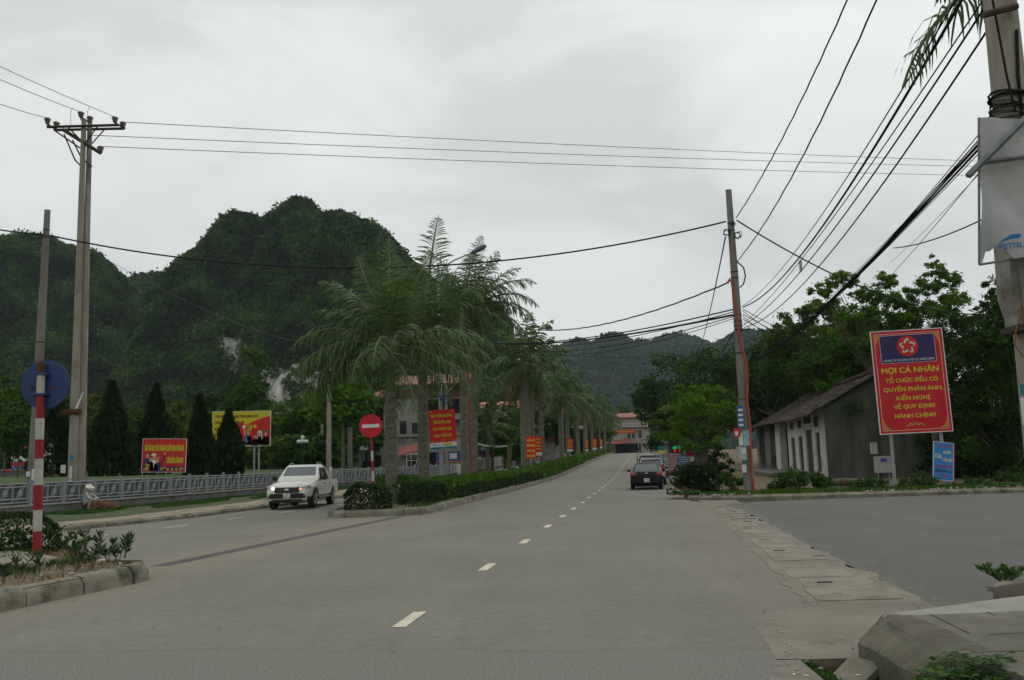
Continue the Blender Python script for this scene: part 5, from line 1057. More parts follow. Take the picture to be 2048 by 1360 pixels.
# ---------------------------------------------------------------- signs and boards
def pmat(name,c): return mat(name,c,var=.10,rough=.6,scale=.9,spec=.3,stretch=(1.6,1.6,.5),bump=.25,bscale=2.2,stain=(tuple(x*.72+.012 for x in c),1.1,.60))
m_red=pmat('sign_red',(.42,.008,.020)); m_red2=pmat('poster_red',(.48,.015,.012)); m_navy=pmat('sign_navy',(.022,.018,.085)); m_yel=pmat('sign_yellow',(.50,.42,.02)); m_gold=pmat('sign_gold',(.42,.22,.03)); m_wh=pmat('sign_white',(.55,.56,.53)); m_blk=pmat('sign_black',(.015,.015,.012)); m_bl=pmat('sign_blue',(.02,.17,.42)); m_pale=pmat('sign_pale_yellow',(.50,.50,.34)); m_green=pmat('sign_green',(.01,.14,.07)); m_teal=pmat('sign_teal',(.01,.15,.17)); m_skin=pmat('painted_skin',(.48,.26,.15)); m_pink=pmat('board_pink',(.30,.08,.12)); m_sky=pmat('board_blue',(.03,.09,.24)); m_mag=pmat('sign_magenta',(.30,.03,.17)); m_brown=pmat('painted_brown',(.10,.05,.02)); m_gpost=mat('galvanised_post',(.22,.23,.23),c2=(.30,.31,.31),rough=.6,scale=4)
class Board:
    """a board facing its local -Y; drawing happens in local x (right), z (up), origin at its lower left corner"""
    def __init__(s,root,w,h,M=Matrix(),thick=.05):
        s.r=root; s.w=w; s.h=h; s.M=M; s.p={}; s.th=thick; s.top=0
    def part(s,name,m):
        if (name,m.name) not in s.p: s.p[(name,m.name)]=MB().use(m)
        return s.p[(name,m.name)]
    def poly(s,name,m,pts,layer=1):
        y0=-.0; y1=-.004*layer; n=len(pts); b=s.part(name,m)
        b.add([(x,y1,z) for x,z in pts],[tuple(range(n))]); return s
    def rect(s,name,m,x0,z0,x1,z1,layer=1): return s.poly(name,m,[(x0,z0),(x1,z0),(x1,z1),(x0,z1)],layer)
    def text(s,m,body,x0,z0,w,h,layer=3,bold=.03,name='lettering'):
        V,F=fontmesh(body,0,w,h); k=bold*h*.9     # thick letters: the outline laid down five times, a hair apart
        for i,(dx,dz) in enumerate(((0,0),(-k,0),(k,0),(0,k*.7),(0,-k*.7))): s.part(name,m).add([(x0+a+dx,-.004*layer-.0006*i,z0+b+dz) for a,b in V],F)
        return s
    def disc(s,name,m,cx,cz,r,layer=2,n=28,rz=None,a0=0,a1=6.2832):
        rz=rz or r; return s.poly(name,m,[(cx+math.cos(a0+(a1-a0)*i/n)*r,cz+math.sin(a0+(a1-a0)*i/n)*rz) for i in range(n)],layer)
    def star(s,name,m,cx,cz,r,layer=3,k=5,inner=.4):
        return s.poly(name,m,[(cx+math.sin(i*math.pi/k)*(r if i%2==0 else r*inner),cz+math.cos(i*math.pi/k)*(r if i%2==0 else r*inner)) for i in range(2*k)],layer)
    def base(s,m,name='board',back=None):
        b=MB().use(m).box((0,0.0,0),(s.w,s.th,s.h)); s.p[(name,'__')]=b; return s
    def frame(s,m,t=.04,name='frame'):
        b=s.part(name,m)
        for q in [((-t,-.012,-t),(0,s.th,s.h+t)),((s.w,-.012,-t),(s.w+t,s.th,s.h+t)),((0,-.012,-t),(s.w,s.th,0)),((0,-.012,s.h),(s.w,s.th,s.h+t))]: b.box(*q)
        return s
    def done(s):
        for (name,_),b in s.p.items():
            o=b.build(name.split('#')[0],None,s.r); o.matrix_local=s.M
        return s
def boardM(c0,cr,ct):
    """matrix from lower-left, lower-right, upper-left corner points; returns matrix, width, height"""
    x=(cr-c0); w=x.length; x.normalize(); z=(ct-c0); h=z.length; z=(z-x*z.dot(x)).normalized(); y=z.cross(x); M=Matrix((x,y,z)).transposed().to_4x4(); M.translation=c0; return M,w,h
# big red sign on the right
Ys=39.5
def sign_root(name,c,lab,cat,group=None): return empty(name,c,0,lab,cat,group)
c0=P(1762,868,Ys); cr=P(1905,861,Ys-.35); ct=P(1746,665,Ys)
M,w,h=boardM(c0,cr,ct); base=Vector((c0.x,Ys,.16)); t=sign_root('propaganda_sign',base,'big red sign on two posts with a navy emblem panel and yellow slogan','sign'); M.translation=c0-base
B=Board(t,w,h,M,.06); B.base(m_red).frame(m_wh,.035)
e=.04*w
for (x0,z0,x1,z1) in [(e*.9,e*.9,w-e*.9,e*.9+.02),(e*.9,h-e*.9-.02,w-e*.9,h-e*.9),(e*.9,e*.9,e*.9+.02,h-e*.9),(w-e*.9-.02,e*.9,w-e*.9,h-e*.9)]: B.rect('border',m_pale,x0,z0,x1,z1,1)
for sx,sz in ((0,0),(1,0),(0,1),(1,1)):
    X=lambda u:(e*1.3+u*w*.1) if sx==0 else w-(e*1.3+u*w*.1); Z=lambda v:(e*1.3+v*w*.14) if sz==0 else h-(e*1.3+v*w*.14)
    q=[(X(0),Z(0)),(X(1),Z(0)),(X(.45),Z(.3)),(X(.25),Z(.6)),(X(0),Z(1.2))]
    if (sx+sz)%2: q=q[::-1]
    B.poly('corner_ornament#%d%d'%(sx,sz),m_gold,q,2)
nx0,nx1,nz0,nz1=w*.115,w*.885,h*.685,h*.955
B.rect('emblem_panel_edge',m_wh,nx0-.015,nz0-.015,nx1+.015,nz1+.015,1); B.rect('emblem_panel',m_navy,nx0,nz0,nx1,nz1,2)
cx,cz,rr=w*.5,h*.845,h*.1; B.disc('emblem_disc',m_red2,cx,cz,rr,3,32)
for k in range(5):                               # five clasped-hand petals making a star
    a=math.pi/2+k*2*math.pi/5
    for sg in (-1,1):
        pts=[]
        for (u,v) in ((.80,.0),(.74,sg*.10),(.40,sg*.34),(.30,sg*.30),(.26,sg*.22),(.40,sg*.12),(.60,sg*.0)):
            pts.append((cx+rr*(u*math.cos(a)-v*math.sin(a)),cz+rr*(u*math.sin(a)+v*math.cos(a))))
        if sg>0 : B.poly('star_emblem',m_pale,pts,4)
        else: B.poly('star_emblem',m_pale,[(cx+rr*(u*math.cos(a)-v*math.sin(a)),cz+rr*(u*math.sin(a)+v*math.cos(a))) for (u,v) in ((.80,.0),(.74,-.10),(.62,-.19),(.50,-.14),(.62,-.02))][::-1],4)
B.text(m_wh,'CHUNG TAY CẢI CÁCH THỦ TỤC HÀNH CHÍNH',w*.14,h*.70,w*.72,h*.022,3,.015)
for body,x0,z0,ww,hh in [('MỌI CÁ NHÂN',.10,.585,.80,.055),('TỔ CHỨC ĐỀU CÓ',.14,.492,.74,.040),('QUYỀN PHẢN ÁNH,',.10,.405,.83,.040),('KIẾN NGHỊ',.27,.318,.47,.040),('VỀ QUY ĐỊNH',.22,.235,.57,.040),('HÀNH CHÍNH',.22,.145,.57,.040)]: B.text(m_yel,body,w*x0,h*z0,w*ww,h*hh,3,.05)
for i in range(-3,4): B.disc('lotus_ornament',m_gold,w*.5+i*w*.035,h*.078+(.012*h if i%2==0 else 0)-abs(i)*.003*h,w*.028,2+(i%2),10,w*.010)
B.done()
for px in (1785,1880): 
    p=P(px,900,Ys+.1); b=mb(m_gpost); b.box((-.055,-.055,0),(.055,.055,p.z+1.2)); o=b.build('post',None,t); o.location=(p.x-base.x,.15 if px<1800 else -.12,0)
# small blue board leaning at its foot
Yb=38.6; c0=P(1867,958,Yb-.1); cr=P(1906,962,Yb-.1); ct=P(1858,883,Yb); M,w,h=boardM(c0,cr,ct); base=Vector((c0.x,Yb,.16)); t=sign_root('notice_board',base,'small leaning sky blue advertising board with pale and magenta hand lettering','sign'); M.translation=c0-base
B=Board(t,w,h,M,.04); B.base(m_bl).frame(m_wh,.02)
B.text(m_pink,'Tuấn mẫn',w*.12,h*.875,w*.78,h*.07,2,.02); B.text(m_pale,'CƯA',w*.06,h*.57,w*.34,h*.12,2,.05); B.text(m_pale,'NHÔM',w*.48,h*.70,w*.38,h*.085,2,.05); B.text(m_pale,'CỬA SẮT',w*.46,h*.50,w*.50,h*.085,2,.05); B.text(m_mag,'NHẬN KHOAN',w*.10,h*.33,w*.82,h*.07,2,.04); B.text(m_blk,'giếng đất sâu',w*.08,h*.215,w*.84,h*.06,2,.03); B.rect('lettering_rows',m_mag,w*.15,h*.13,w*.9,h*.145,2); B.rect('lettering_rows',m_mag,w*.28,h*.06,w*.8,h*.075,2)
B.done(); o=mb(mat('rusty_red_frame',(.20,.03,.02))).box((w+.02,.02,-.3),(w+.08,.10,h)).build('prop',None,t); o.matrix_local=M
# no entry sign
def pole_banded(t,h,r=.055,first=0,bands=None,tilt=0):
    m_rb=mat('pole_red',(.22,.012,.015),var=.12,rough=.6,scale=8); m_wb=mat('pole_white',(.32,.31,.27),c2=(.42,.41,.36),rough=.7,scale=8,stain=((.2,.18,.14),9,.6))
    z=0; k=first
    for hh in bands: mb(m_rb if k%2==0 else m_wb).tube([(tilt*z,0,z),(tilt*(z+hh),0,z+hh)],r,14).build('red_band' if k%2==0 else 'white_band',None,t,smooth=60); z+=hh; k+=1
Y=33.5; base=Vector((P(748,985,Y).x,Y,.2)); t=sign_root('no_entry_sign',base,'round red no entry sign on a red and white banded post at the median tip','road sign')
zc=P(742,852,Y).z-.2; r=23.2*Y/FPX; x=P(742,852,Y).x-base.x; tl=x/zc
pole_banded(t,zc,.05,1,[.55,.37,.37,.37,.37],tl); mb(MATS['pole_red']).tube([(tl*2.03,0,2.03),(x*.93,0,zc-.05)],.05,12).build('post_top',None,t)
b=mb(m_red).tube([(x,-.085,zc),(x,-.07,zc)],r,40); b.build('disc',None,t); mb(m_wh).box((x-r*.74,-.091,zc-r*.15),(x+r*.74,-.086,zc+r*.15),Matrix.Translation((x,0,zc))@Matrix.Rotation(R(-1.5),4,'Y')@Matrix.Translation((-x,0,-zc))).build('white_bar',None,t)
# blue disc seen from behind
Y=16.6; base=Vector((P(74,1100,Y).x,Y,.23)); t=sign_root('round_sign_back',base,'back of a blue round traffic sign on a red and white post, near island','road sign'); 
zt=P(82,728,Y).z-.23; zc=P(85,768,Y).z-.23; r=49.5*Y/FPX; tl=(P(82,740,Y).x-base.x)/zt
pr=.075; z0=0; bands=[]; cuts=[1100,1062,1020,970,918,879,837,789,748]
zs_=[P(76,c,Y).z-.23 for c in cuts]; zs_[0]=0
m_rb=MATS['pole_red']; m_wb=MATS['pole_white']
for i in range(len(zs_)-1):
    mb(m_rb if i%2==0 else m_wb).tube([(tl*zs_[i],0,zs_[i]),(tl*zs_[i+1],0,zs_[i+1])],pr*(1 if i<6 else .93),16).build('red_band' if i%2==0 else 'white_band',None,t,smooth=60)
m_bb=mat('blue_back_paint',(.014,.035,.115),c2=(.02,.05,.15),rough=.5,scale=3,stain=((.012,.022,.05),2.2,.57)); m_rust=mat('rusty_iron',(.05,.02,.01),c2=(.12,.05,.025),rough=.95,scale=10)
xc=P(85,768,Y).x-base.x; mb(m_bb).tube([(xc,.10,zc),(xc,.115,zc)],r,48).build('disc',None,t)
mb(m_rust).tube([(tl*zt,0,zs_[-1]),(tl*zt,0,zt+.03)],pr*.8,12).build('post_top',None,t)
for zz in (zs_[-1]-.0,zs_[-2]-.0): mb(m_bb).box((tl*zz-.12,-.085,zz-.02),(tl*zz+.12,.10,zz+.02)).build('clamp',None,t)
for (px,py) in ((58,775),(62,788),(102,775)): q=P(px,py,Y); mb(m_rust).box((q.x-base.x-.035,.085,q.z-.23-.03),(q.x-base.x+.035,.101,q.z-.23+.03)).build('bolt_plate',None,t)
# red painted board in the park
Y=50; c0=P(283,944,Y); cr=P(370,944,Y); ct=P(282,878,Y); M,w,h=boardM(c0,cr,ct); base=Vector((c0.x,Y,.8)); t=sign_root('park_billboard',base,'small red board with yellow slogan and painted townspeople, standing behind the fence','billboard'); M.translation=c0-base
B=Board(t,w,h,M,.04); B.base(m_red2).frame(m_wh,.02)
B.text(m_yel,'TẤT CẢ VÌ MỤC TIÊU "DÂN GIÀU, NƯỚC MẠNH, DÂN CHỦ,',w*.05,h*.64,w*.90,h*.17,3,.06); B.text(m_yel,'CÔNG BẰNG, VĂN MINH"',w*.57,h*.27,w*.38,h*.17,3,.06)
B.rect('painted_hills',m_navy,w*.02,h*.02,w*.98,h*.17,1)
def figure(B,cx,z0,hh,coat,hair,hat=None,arm=None,name='painted_figures'):
    B.poly(name,coat,[(cx-hh*.26,z0),(cx+hh*.26,z0),(cx+hh*.22,z0+hh*.5),(cx+hh*.07,z0+hh*.62),(cx-hh*.07,z0+hh*.62),(cx-hh*.22,z0+hh*.5)],3)
    B.disc(name,hair,cx,z0+hh*.82,hh*.125,4,14,hh*.15); B.disc(name,m_skin,cx+hh*.01,z0+hh*.75,hh*.1,5,14,hh*.14)
    B.rect(name,m_skin,cx-hh*.04,z0+hh*.56,cx+hh*.04,z0+hh*.66,4)
    if hat: B.poly(name,hat,[(cx-hh*.16,z0+hh*.84),(cx+hh*.16,z0+hh*.84),(cx+hh*.1,z0+hh*.98),(cx-hh*.1,z0+hh*.98)],6)
    if arm: 
        ax,az=arm; B.poly(name,coat,[(cx+hh*.10,z0+hh*.35),(cx+hh*.22,z0+hh*.30),(ax+hh*.05,az),(ax-hh*.05,az)],4); B.disc(name,m_skin,ax,az+hh*.07,hh*.06,5,10,hh*.1)
figure(B,w*.12,h*.14,h*.48,m_navy,m_blk); figure(B,w*.19,h*.05,h*.44,m_pink,m_brown); figure(B,w*.27,h*.05,h*.52,m_wh,m_blk,m_wh); figure(B,w*.36,h*.0,h*.46,m_navy,m_blk,m_gold,(w*.52,h*.52))
for x,z,r_ in [(.12,.10,.07),(.15,.2,.05),(.10,.22,.04),(.46,.10,.05),(.53,.13,.04),(.60,.06,.05),(.70,.07,.05),(.80,.06,.05),(.90,.08,.06),(.97,.1,.03),(.06,.05,.04)]: B.disc('painted_flowers',m_gold,w*min(.965,x),h*max(z,r_+.03),w*r_*.7,6,9,h*r_)
B.done()
for xx in (.02,w*.55): mb(m_gpost).box((xx-.02,.06,0),(xx+.02,.1,h+ (c0.z-base.z))).build('post',None,t)
# yellow board
Y=66; c0=P(424,893,Y); cr=P(540,891,Y); ct=P(422,824,Y); M,w,h=boardM(c0,cr,ct); base=Vector((c0.x,Y,1.0)); t=sign_root('park_billboard',base,'large yellow board with a red flag, painted workers and black slogan behind the cypresses','billboard'); M.translation=c0-base
B=Board(t,w,h,M,.05); B.base(m_yel).frame(m_wh,.03)
B.text(m_brown,'TOÀN ĐẢNG, TOÀN DÂN, TOÀN QUÂN RA SỨC',w*.04,h*.82,w*.75,h*.085,2,.05); B.text(m_brown,'THI ĐUA THỰC HIỆN THẮNG LỢI',w*.04,h*.64,w*.50,h*.085,2,.05); B.text(m_brown,'NGHỊ QUYẾT',w*.04,h*.46,w*.2,h*.085,2,.05); B.text(m_brown,'ĐẢNG',w*.04,h*.29,w*.12,h*.085,2,.05); B.text(m_brown,'XII',w*.04,h*.12,w*.08,h*.085,2,.05)
B.poly('painted_flag',m_red2,[(w*.48,h*.08),(w*.996,h*.08),(w*.996,h*.86),(w*.85,h*.80),(w*.68,h*.69),(w*.57,h*.60),(w*.50,h*.70),(w*.42,h*.62),(w*.43,h*.2)],3)
B.rect('painted_crowd',m_pale,w*.47,0.0,w*.996,h*.08,3)
cx,cz=w*.635,h*.54                               # hammer and sickle, star
B.poly('flag_emblem',m_yel,[(cx+math.cos(a)*h*.085,cz+math.sin(a)*h*.085) for a in np.linspace(-2.2,1.35,14)]+[(cx+math.cos(a)*h*.055-h*.012,cz+math.sin(a)*h*.062+h*.01) for a in np.linspace(1.25,-2.2,14)],4)
B.poly('flag_emblem',m_yel,[(cx-h*.09,cz+h*.02),(cx-h*.03,cz+h*.075),(cx-h*.01,cz+h*.05),(cx-h*.07,cz-h*.005)],4); B.poly('flag_emblem',m_yel,[(cx-h*.055,cz+h*.04),(cx+h*.06,cz-h*.10),(cx+h*.085,cz-h*.08),(cx-h*.03,cz+h*.055)],5)
B.star('flag_emblem',m_yel,w*.735,h*.56,h*.085,4)
figure(B,w*.62,h*.02,h*.46,m_bl,m_brown,m_gold); B.poly('painted_figures',m_bl,[(w*.55,h*.30),(w*.585,h*.32),(w*.62,h*.1),(w*.57,h*.1)],4); B.poly('painted_figures',m_skin,[(w*.535,h*.50),(w*.56,h*.50),(w*.582,h*.32),(w*.553,h*.30)],4); B.disc('painted_figures',m_wh,w*.545,h*.55,h*.05,4,12)
figure(B,w*.74,h*.0,h*.34,m_red,m_brown); figure(B,w*.82,h*.02,h*.42,m_red,m_blk,m_wh); figure(B,w*.92,h*.0,h*.46,m_gold,m_brown,m_green)
B.poly('painted_headcloth',m_wh,[(w*.77,h*.18),(w*.785,h*.19),(w*.795,h*.36),(w*.785,h*.38)],6); B.poly('painted_headcloth',m_wh,[(w*.855,h*.18),(w*.87,h*.20),(w*.86,h*.38),(w*.845,h*.36)],6)
B.done()
for xx in (w*.72,w*.80,w*.2): mb(m_gpost).box((xx-.05,.1,0),(xx+.05,.2,h*.5+(c0.z-base.z))).build('post',None,t)
# ---------------------------------------------------------------- lamp columns with their posters
m_lampp=mat('lamp_column_steel',(.20,.215,.21),c2=(.27,.285,.28),rough=.5,scale=2,metal=.3)
def lampcol():
    t=empty('street_lamp',(0,0,0)); H_=11.4
    b=mb(m_lampp); b.tube([(0,0,0),(0,0,.25),(0,0,.26),(0,0,5.5),(0,0,H_)],[.16,.16,.11,.095,.07],10); b.build('column',None,t,smooth=60)
    b=mb(m_lampp); b.tube([(0,0,H_-.9),(.25,0,H_-.1),(.8,0,H_+.25),(1.75,0,H_+.62)],[.05,.045,.04,.035],7); b.build('arm',None,t,smooth=60)
    b=mb(mat('lamp_head_grey',(.10,.105,.11),rough=.5)); secs=[]
    for u,wd_,hh in ((0,.05,.04),(.12,.12,.09),(.5,.16,.13),(.78,.15,.12),(.92,.07,.06)):
        c=Vector((1.7+u*.87,0,H_+.60+u*.42)); secs.append([c+Vector((-.1*math.sin(a)*.4,math.cos(a)*wd_,math.sin(a)*hh)) for a in [k*math.pi/5 for k in range(10)]])
    b.loft(secs); b.build('lamp_head',None,t,smooth=50); return t
L0_=lampcol(); tops=[(883,45.5,'street lamp with the blue-tied alcohol warning poster, tallest in front of the palms'),(1066,86,'street lamp rising between the palms past the twin red posters'),(1128,122,'street lamp among the farther palms'),(1176,160,'farthest street lamp with a thin arm near the brow')]
for i,(px,Y,lab) in enumerate(tops):
    o=L0_ if i==0 else copy_tree(L0_); o.location=(P(px,930,Y).x,Y,zp(Y)+.15); tag(o,lab,'street lamp','street lamps on the median')
    if i==0: o.scale=(1,1,1.02)
o=mb(mat('blue_cloth_tie',(.02,.05,.30),var=.15)); p=P(886,796,45.3); o.ball((p.x,45.4,p.z),.17,9,(1,1,.9)); o.tube([(p.x,45.3,p.z),(p.x+.18,45.25,p.z-.35)],[.06,.04],6); o.tube([(p.x-.2,45.3,p.z+.12),(p.x+.25,45.3,p.z+.1)],.05,6); tag(o.build('cloth_knot'),'bright blue cloth knotted round the nearest lamp column above the poster','cloth')
m_cord=mat('pale_cord',(.22,.20,.16))
b=mb(m_cord); b.tube([P(884,794,45.4),P(854,776,42)],.018,5); tag(b.build('tie_cord'),'pale cord from the blue knot to the second palm','cord'); b=mb(m_cord); b.tube([P(887,792,45.4),P(921,757,50)],.018,5); tag(b.build('tie_cord'),'pale cord from the blue knot up to the palm on the right','cord')
def poster(px,Y,x0,y0,x1,y1,lab,lines,foot=True,tilt=0,group='red slogan posters hung along the median',near=False,fontm=None):
    c0=P(x0,y1,Y); cr=P(x1,y1-tilt,Y); ct=P(x0-(2.5 if near else 0),y0,Y); M,w,h=boardM(c0,cr,ct); base=Vector((c0.x,Y,c0.z)); t=sign_root('slogan_poster',base,lab,'poster',group); M.translation=c0-base
    B=Board(t,w,h,M,.03); B.base(m_red2); f=.17 if foot else 0
    if foot: B.rect('white_foot',m_wh,0,0,w,h*f,1)
    if near: B.rect('teal_strip',m_teal,0,0,w,h*.06,2); B.text(m_wh,'www.',w*.35,h*.015,w*.25,h*.025,3,.02)
    n=len(lines)
    for i,(s_,u) in enumerate(lines):
        z=h*(f+(1-f)*(.80-.66*i/max(1,n-1)*(.92 if foot else 1.06))); hh=(1-f)*h*.42/n*(.9 if near else 1)
        B.text(fontm or m_yel,s_,w*(.5-u/2),z-hh*.3,w*u,hh,2,.05)
    if near:
        for (a,b_) in ((.06,.96),(.86,.96),(.06,.22),(.86,.22)): B.poly('corner_ornament#%g%g'%(a,b_),m_gold,[(w*a,h*(b_-.03)),(w*(a+.08),h*(b_-.03)),(w*(a+.08),h*b_),(w*a,h*b_)],2)
        B.disc('foot_ornament',m_gold,w*.5,h*.225,w*.09,2,10,h*.012); B.rect('foot_logo',m_yel,w*.5,h*.095,w*.85,h*.15,2); B.rect('foot_logo',m_teal,w*.55,h*.08,w*.8,h*.09,2); B.rect('foot_lines',m_teal,w*.1,h*.13,w*.25,h*.14,2); B.rect('foot_lines',m_teal,w*.1,h*.10,w*.4,h*.11,2)
    B.done(); return t
al=[('HÃY NÓI KHÔNG',.80),('VỚI RƯỢU, BIA',.66),('KHI THAM GIA',.70),('GIAO THÔNG!',.64)]
poster(883,45.1,861,821,914,900,'red alcohol warning poster hung on the nearest street lamp, with a white and teal foot',al,True,4,near=True)
poster(1063,72,1052,873,1072,917,'orange-red poster with four rows of yellow letters, left one of the twin posters',[('BẢO VỆ',.8),('MÔI TRƯỜNG',.85),('LÀ BẢO VỆ',.8),('CUỘC SỐNG',.85)],False,0)
for i,(Y,x0,y0,x1,y1,lab) in enumerate([(76,1071,873,1084,911,'red poster with a white foot, right one of the twin posters'),(106,1134,877,1146,903,'red poster with a white foot right of the fourth palm gap'),(132,1171,881,1177,902,'narrow red poster seen nearly edge-on among the far palms'),(150,1185,877,1194,899,'small red poster on the far lamp column'),(172,1200,878,1205,896,'farthest and smallest red poster on the median')]):
    t=poster(x0,Y,x0,y0,x1,y1,lab,al,True,0)
    p=P((x0+x1)/2,y1,Y); mb(m_gpost).tube([(0,.08,-p.z+zp(Y)),(0,.08,1.3)],.05,6).build('post',None,t).location=((x1-x0)/2*Y/FPX,0,0)
t=[o for o in bpy.data.objects if o.get('label','').startswith('orange-red poster')][0]; p=P(1062,917,72); mb(m_gpost).tube([(.4,.08,-p.z+zp(72)),(.4,.08,1.6)],.05,6).build('post',None,t)
# ---------------------------------------------------------------- shop boards on the right pavement
def stand(px0,py0,px1,py1,Y,m_,lab,draw=None,cat='sign board',name='shop_board',th=.05):
    c0=P(px0,py1,Y); cr=P(px1,py1,Y); ct=P(px0,py0,Y); M,w,h=boardM(c0,cr,ct); base=Vector((c0.x,Y,zp(Y)+.16)); t=sign_root(name,base,lab,cat); M.translation=c0-base
    B=Board(t,w,h,M,th); B.base(m_); 
    if draw: draw(B,w,h)
    B.done()
    for xx in (.04,w-.04): mb(m_gpost).box((xx-.02,.055,0),(xx+.02,.09,max(.1,c0.z-base.z+h*.3))).build('post',None,t)
def rows(m_,n,u0=.08,u1=.92):
    def f(B,w,h):
        for i in range(n):
            x=u0; z=h*(1-(i+.8)/(n+.6))
            while x<u1-.08: l=random.uniform(.06,.14); B.rect('lettering',m_,w*x,z,w*min(u1,x+l),z+h*.45/n,1); x+=l+.04
    return f
stand(1338,906,1363,944,62,m_pink,'tall pink board with rows of pale lettering beside the parked cars',rows(m_wh,9))
stand(1356,912,1382,946,60,m_sky,'blue board with pale lettering right of the pink board',rows(m_wh,7))
stand(1330,914,1338,938,64,m_wh,'narrow white standing board left of the pink board',rows(m_blk,5))
stand(1329,941,1339,951,61.5,m_brown,'small low brown sign board at the pavement edge',None)
stand(1314,910,1328,930,66,m_sky,'dark blue board leaning behind the parked cars',rows(m_wh,4))
stand(1316,892,1331,905,74,m_green,'green shop sign with a yellow lower strip',lambda B,w,h:B.rect('yellow_strip',m_yel,0,0,w,h*.3,1))
stand(1367,882,1381,896,58,m_red2,'red hanging sign showing a white figure 2',lambda B,w,h:B.text(m_wh,'2',w*.3,h*.15,w*.4,h*.55,1,.03))
stand(1373,897,1386,912,57,m_red2,'dull red and blue sign under the figure 2 sign',lambda B,w,h:B.rect('blue_part',m_navy,0,h*.2,w*.4,h,1))
Y=61.5; p=P(1344,892,Y); q=P(1365,905,Y); t=sign_root('led_sign',(p.x,Y,0),'lit LED shop sign with a green row over a red row','led sign')
w=q.x-p.x; hh=p.z-q.z; mb(m_blk).box((0,0,q.z),(w,.1,p.z)).build('case',None,t)
mg=mat('led_green',(.0,.2,.04),emit=(.0,.9,.22,.55)); mr=mat('led_red',(.3,0,0),emit=(1,.01,.02,.9))
V,F=fontmesh('ĐỒ ĂN',.04,w*.9,hh*.3); b=mb(mg); b.add([(w*.05+a,-.01,q.z+hh*.58+c) for a,c in V],F); b.build('green_letters',None,t)
b=mb(mr); 
for a,c in ((.06,.46),(.54,.86)): b.tube([(w*a+.1,-.02,q.z+hh*.28),(w*c-.1,-.02,q.z+hh*.28)],hh*.2,8)
b.build('red_letters',None,t)
mb(m_iron).box((w*.8,.1,zp(Y)),(w*.85,.15,p.z+.6)).build('post',None,t)
# ---------------------------------------------------------------- utility poles and cables
m_pole=mat('spun_concrete',(.20,.185,.145),c2=(.29,.27,.22),rough=.95,scale=1.3,stretch=(2,2,.5),bump=.4,bscale=20,stain=((.13,.115,.08),1.1,.55))
m_poled=mat('spun_concrete_dark',(.13,.125,.105),c2=(.20,.19,.165),rough=.95,scale=1.3,stretch=(2,2,.5),bump=.4,bscale=20,stain=((.08,.075,.06),1.1,.55))
m_cable=mat('cable_black',(.014,.014,.014),rough=.8,spec=.1); m_wireg=mat('bare_wire',(.09,.095,.095),rough=.6); m_arm=mat('crossarm_rust',(.045,.03,.025),c2=(.08,.055,.04),rough=.9,scale=6); m_ins=mat('insulator_brown',(.07,.05,.045),rough=.3,spec=.6)
def polepts(px0,py0,px1,py1,Y): return P(px0,py0,Y),P(px1,py1,Y)
def pole(name,base,top,r0,r1,m,lab,bands=(),cat='utility pole',group=None,t=None):
    h=top.z-base.z; tx=(top.x-base.x); t=t or empty(name,base,0,lab,cat,group); n=6
    b=mb(m); b.tube([(tx*i/n,0,h*i/n) for i in range(n+1)],[r0+(r1-r0)*i/n for i in range(n+1)],18); b.build('shaft',None,t,smooth=50)
    for u in bands:
        c=Vector((tx*u,0,h*u)); r=r0+(r1-r0)*u; mb(m_cable).tube([c-Vector((0,0,.02)),c+Vector((0,0,.02))],r+.012,14).build('strap',None,t)
    return t
# double pole on the left
Y=41; b1=P(143,1024,Y); b1.z=.12; t1=P(168,240,Y); b2=P(160,1024,Y+.15); b2.z=.12; t2=P(175,236,Y)
t=empty('double_pole',b1,0,'tall twin concrete pole joined by a rusty clamp, carrying three high wires on the left','utility pole')
for (b_,t_,rr) in ((b1,t1,.225),(P(159,1022,Y+.25),t2,.215)):
    b=mb(m_pole); n=8; o0=Vector((b_.x,b_.y,.12)); b.tube([(o0.lerp(Vector((t_.x,b_.y,t_.z)),i/n))-b1 for i in range(n+1)],[rr+(.11-rr)*i/n for i in range(n+1)],18); b.build('shaft',None,t,smooth=50)
def rel(px,py,Y=Y): return P(px,py,Y)-b1
cl=rel(144,824); mb(m_rust).box((cl.x-.42,-.28,cl.z-.05),(cl.x+.52,-.22,cl.z+.03)).build('clamp',None,t); mb(m_rust).box((cl.x-.32,-.23,cl.z-.12),(cl.x+.42,-.235+.47,cl.z+.13)).build('clamp',None,t)
c1=rel(152,818,40.6); c2=rel(166,785,40.6); mb(m_wh).loft([[c1+Vector((-.07,0,0)),c1+Vector((.07,0,.03)),c1+Vector((.05,.02,.03)),c1+Vector((-.07,.02,0))],[c2+Vector((-.02,0,0)),c2+Vector((.03,0,.01)),c2+Vector((.03,.02,.01)),c2+Vector((-.02,.02,0))]]).build('torn_paper',None,t)
for (px,py,w_,h_,m_) in ((125,938,.22,.36,m_wh),(140,945,.12,.55,m_wh),(139,968,.12,.4,m_wh),(141,915,.13,.2,m_bl)):
    q=rel(px,py,40.7); mb(m_).box((q.x-w_/2,-.25,q.z-h_/2),(q.x+w_/2,-.235,q.z+h_/2)).build('notice',None,t)
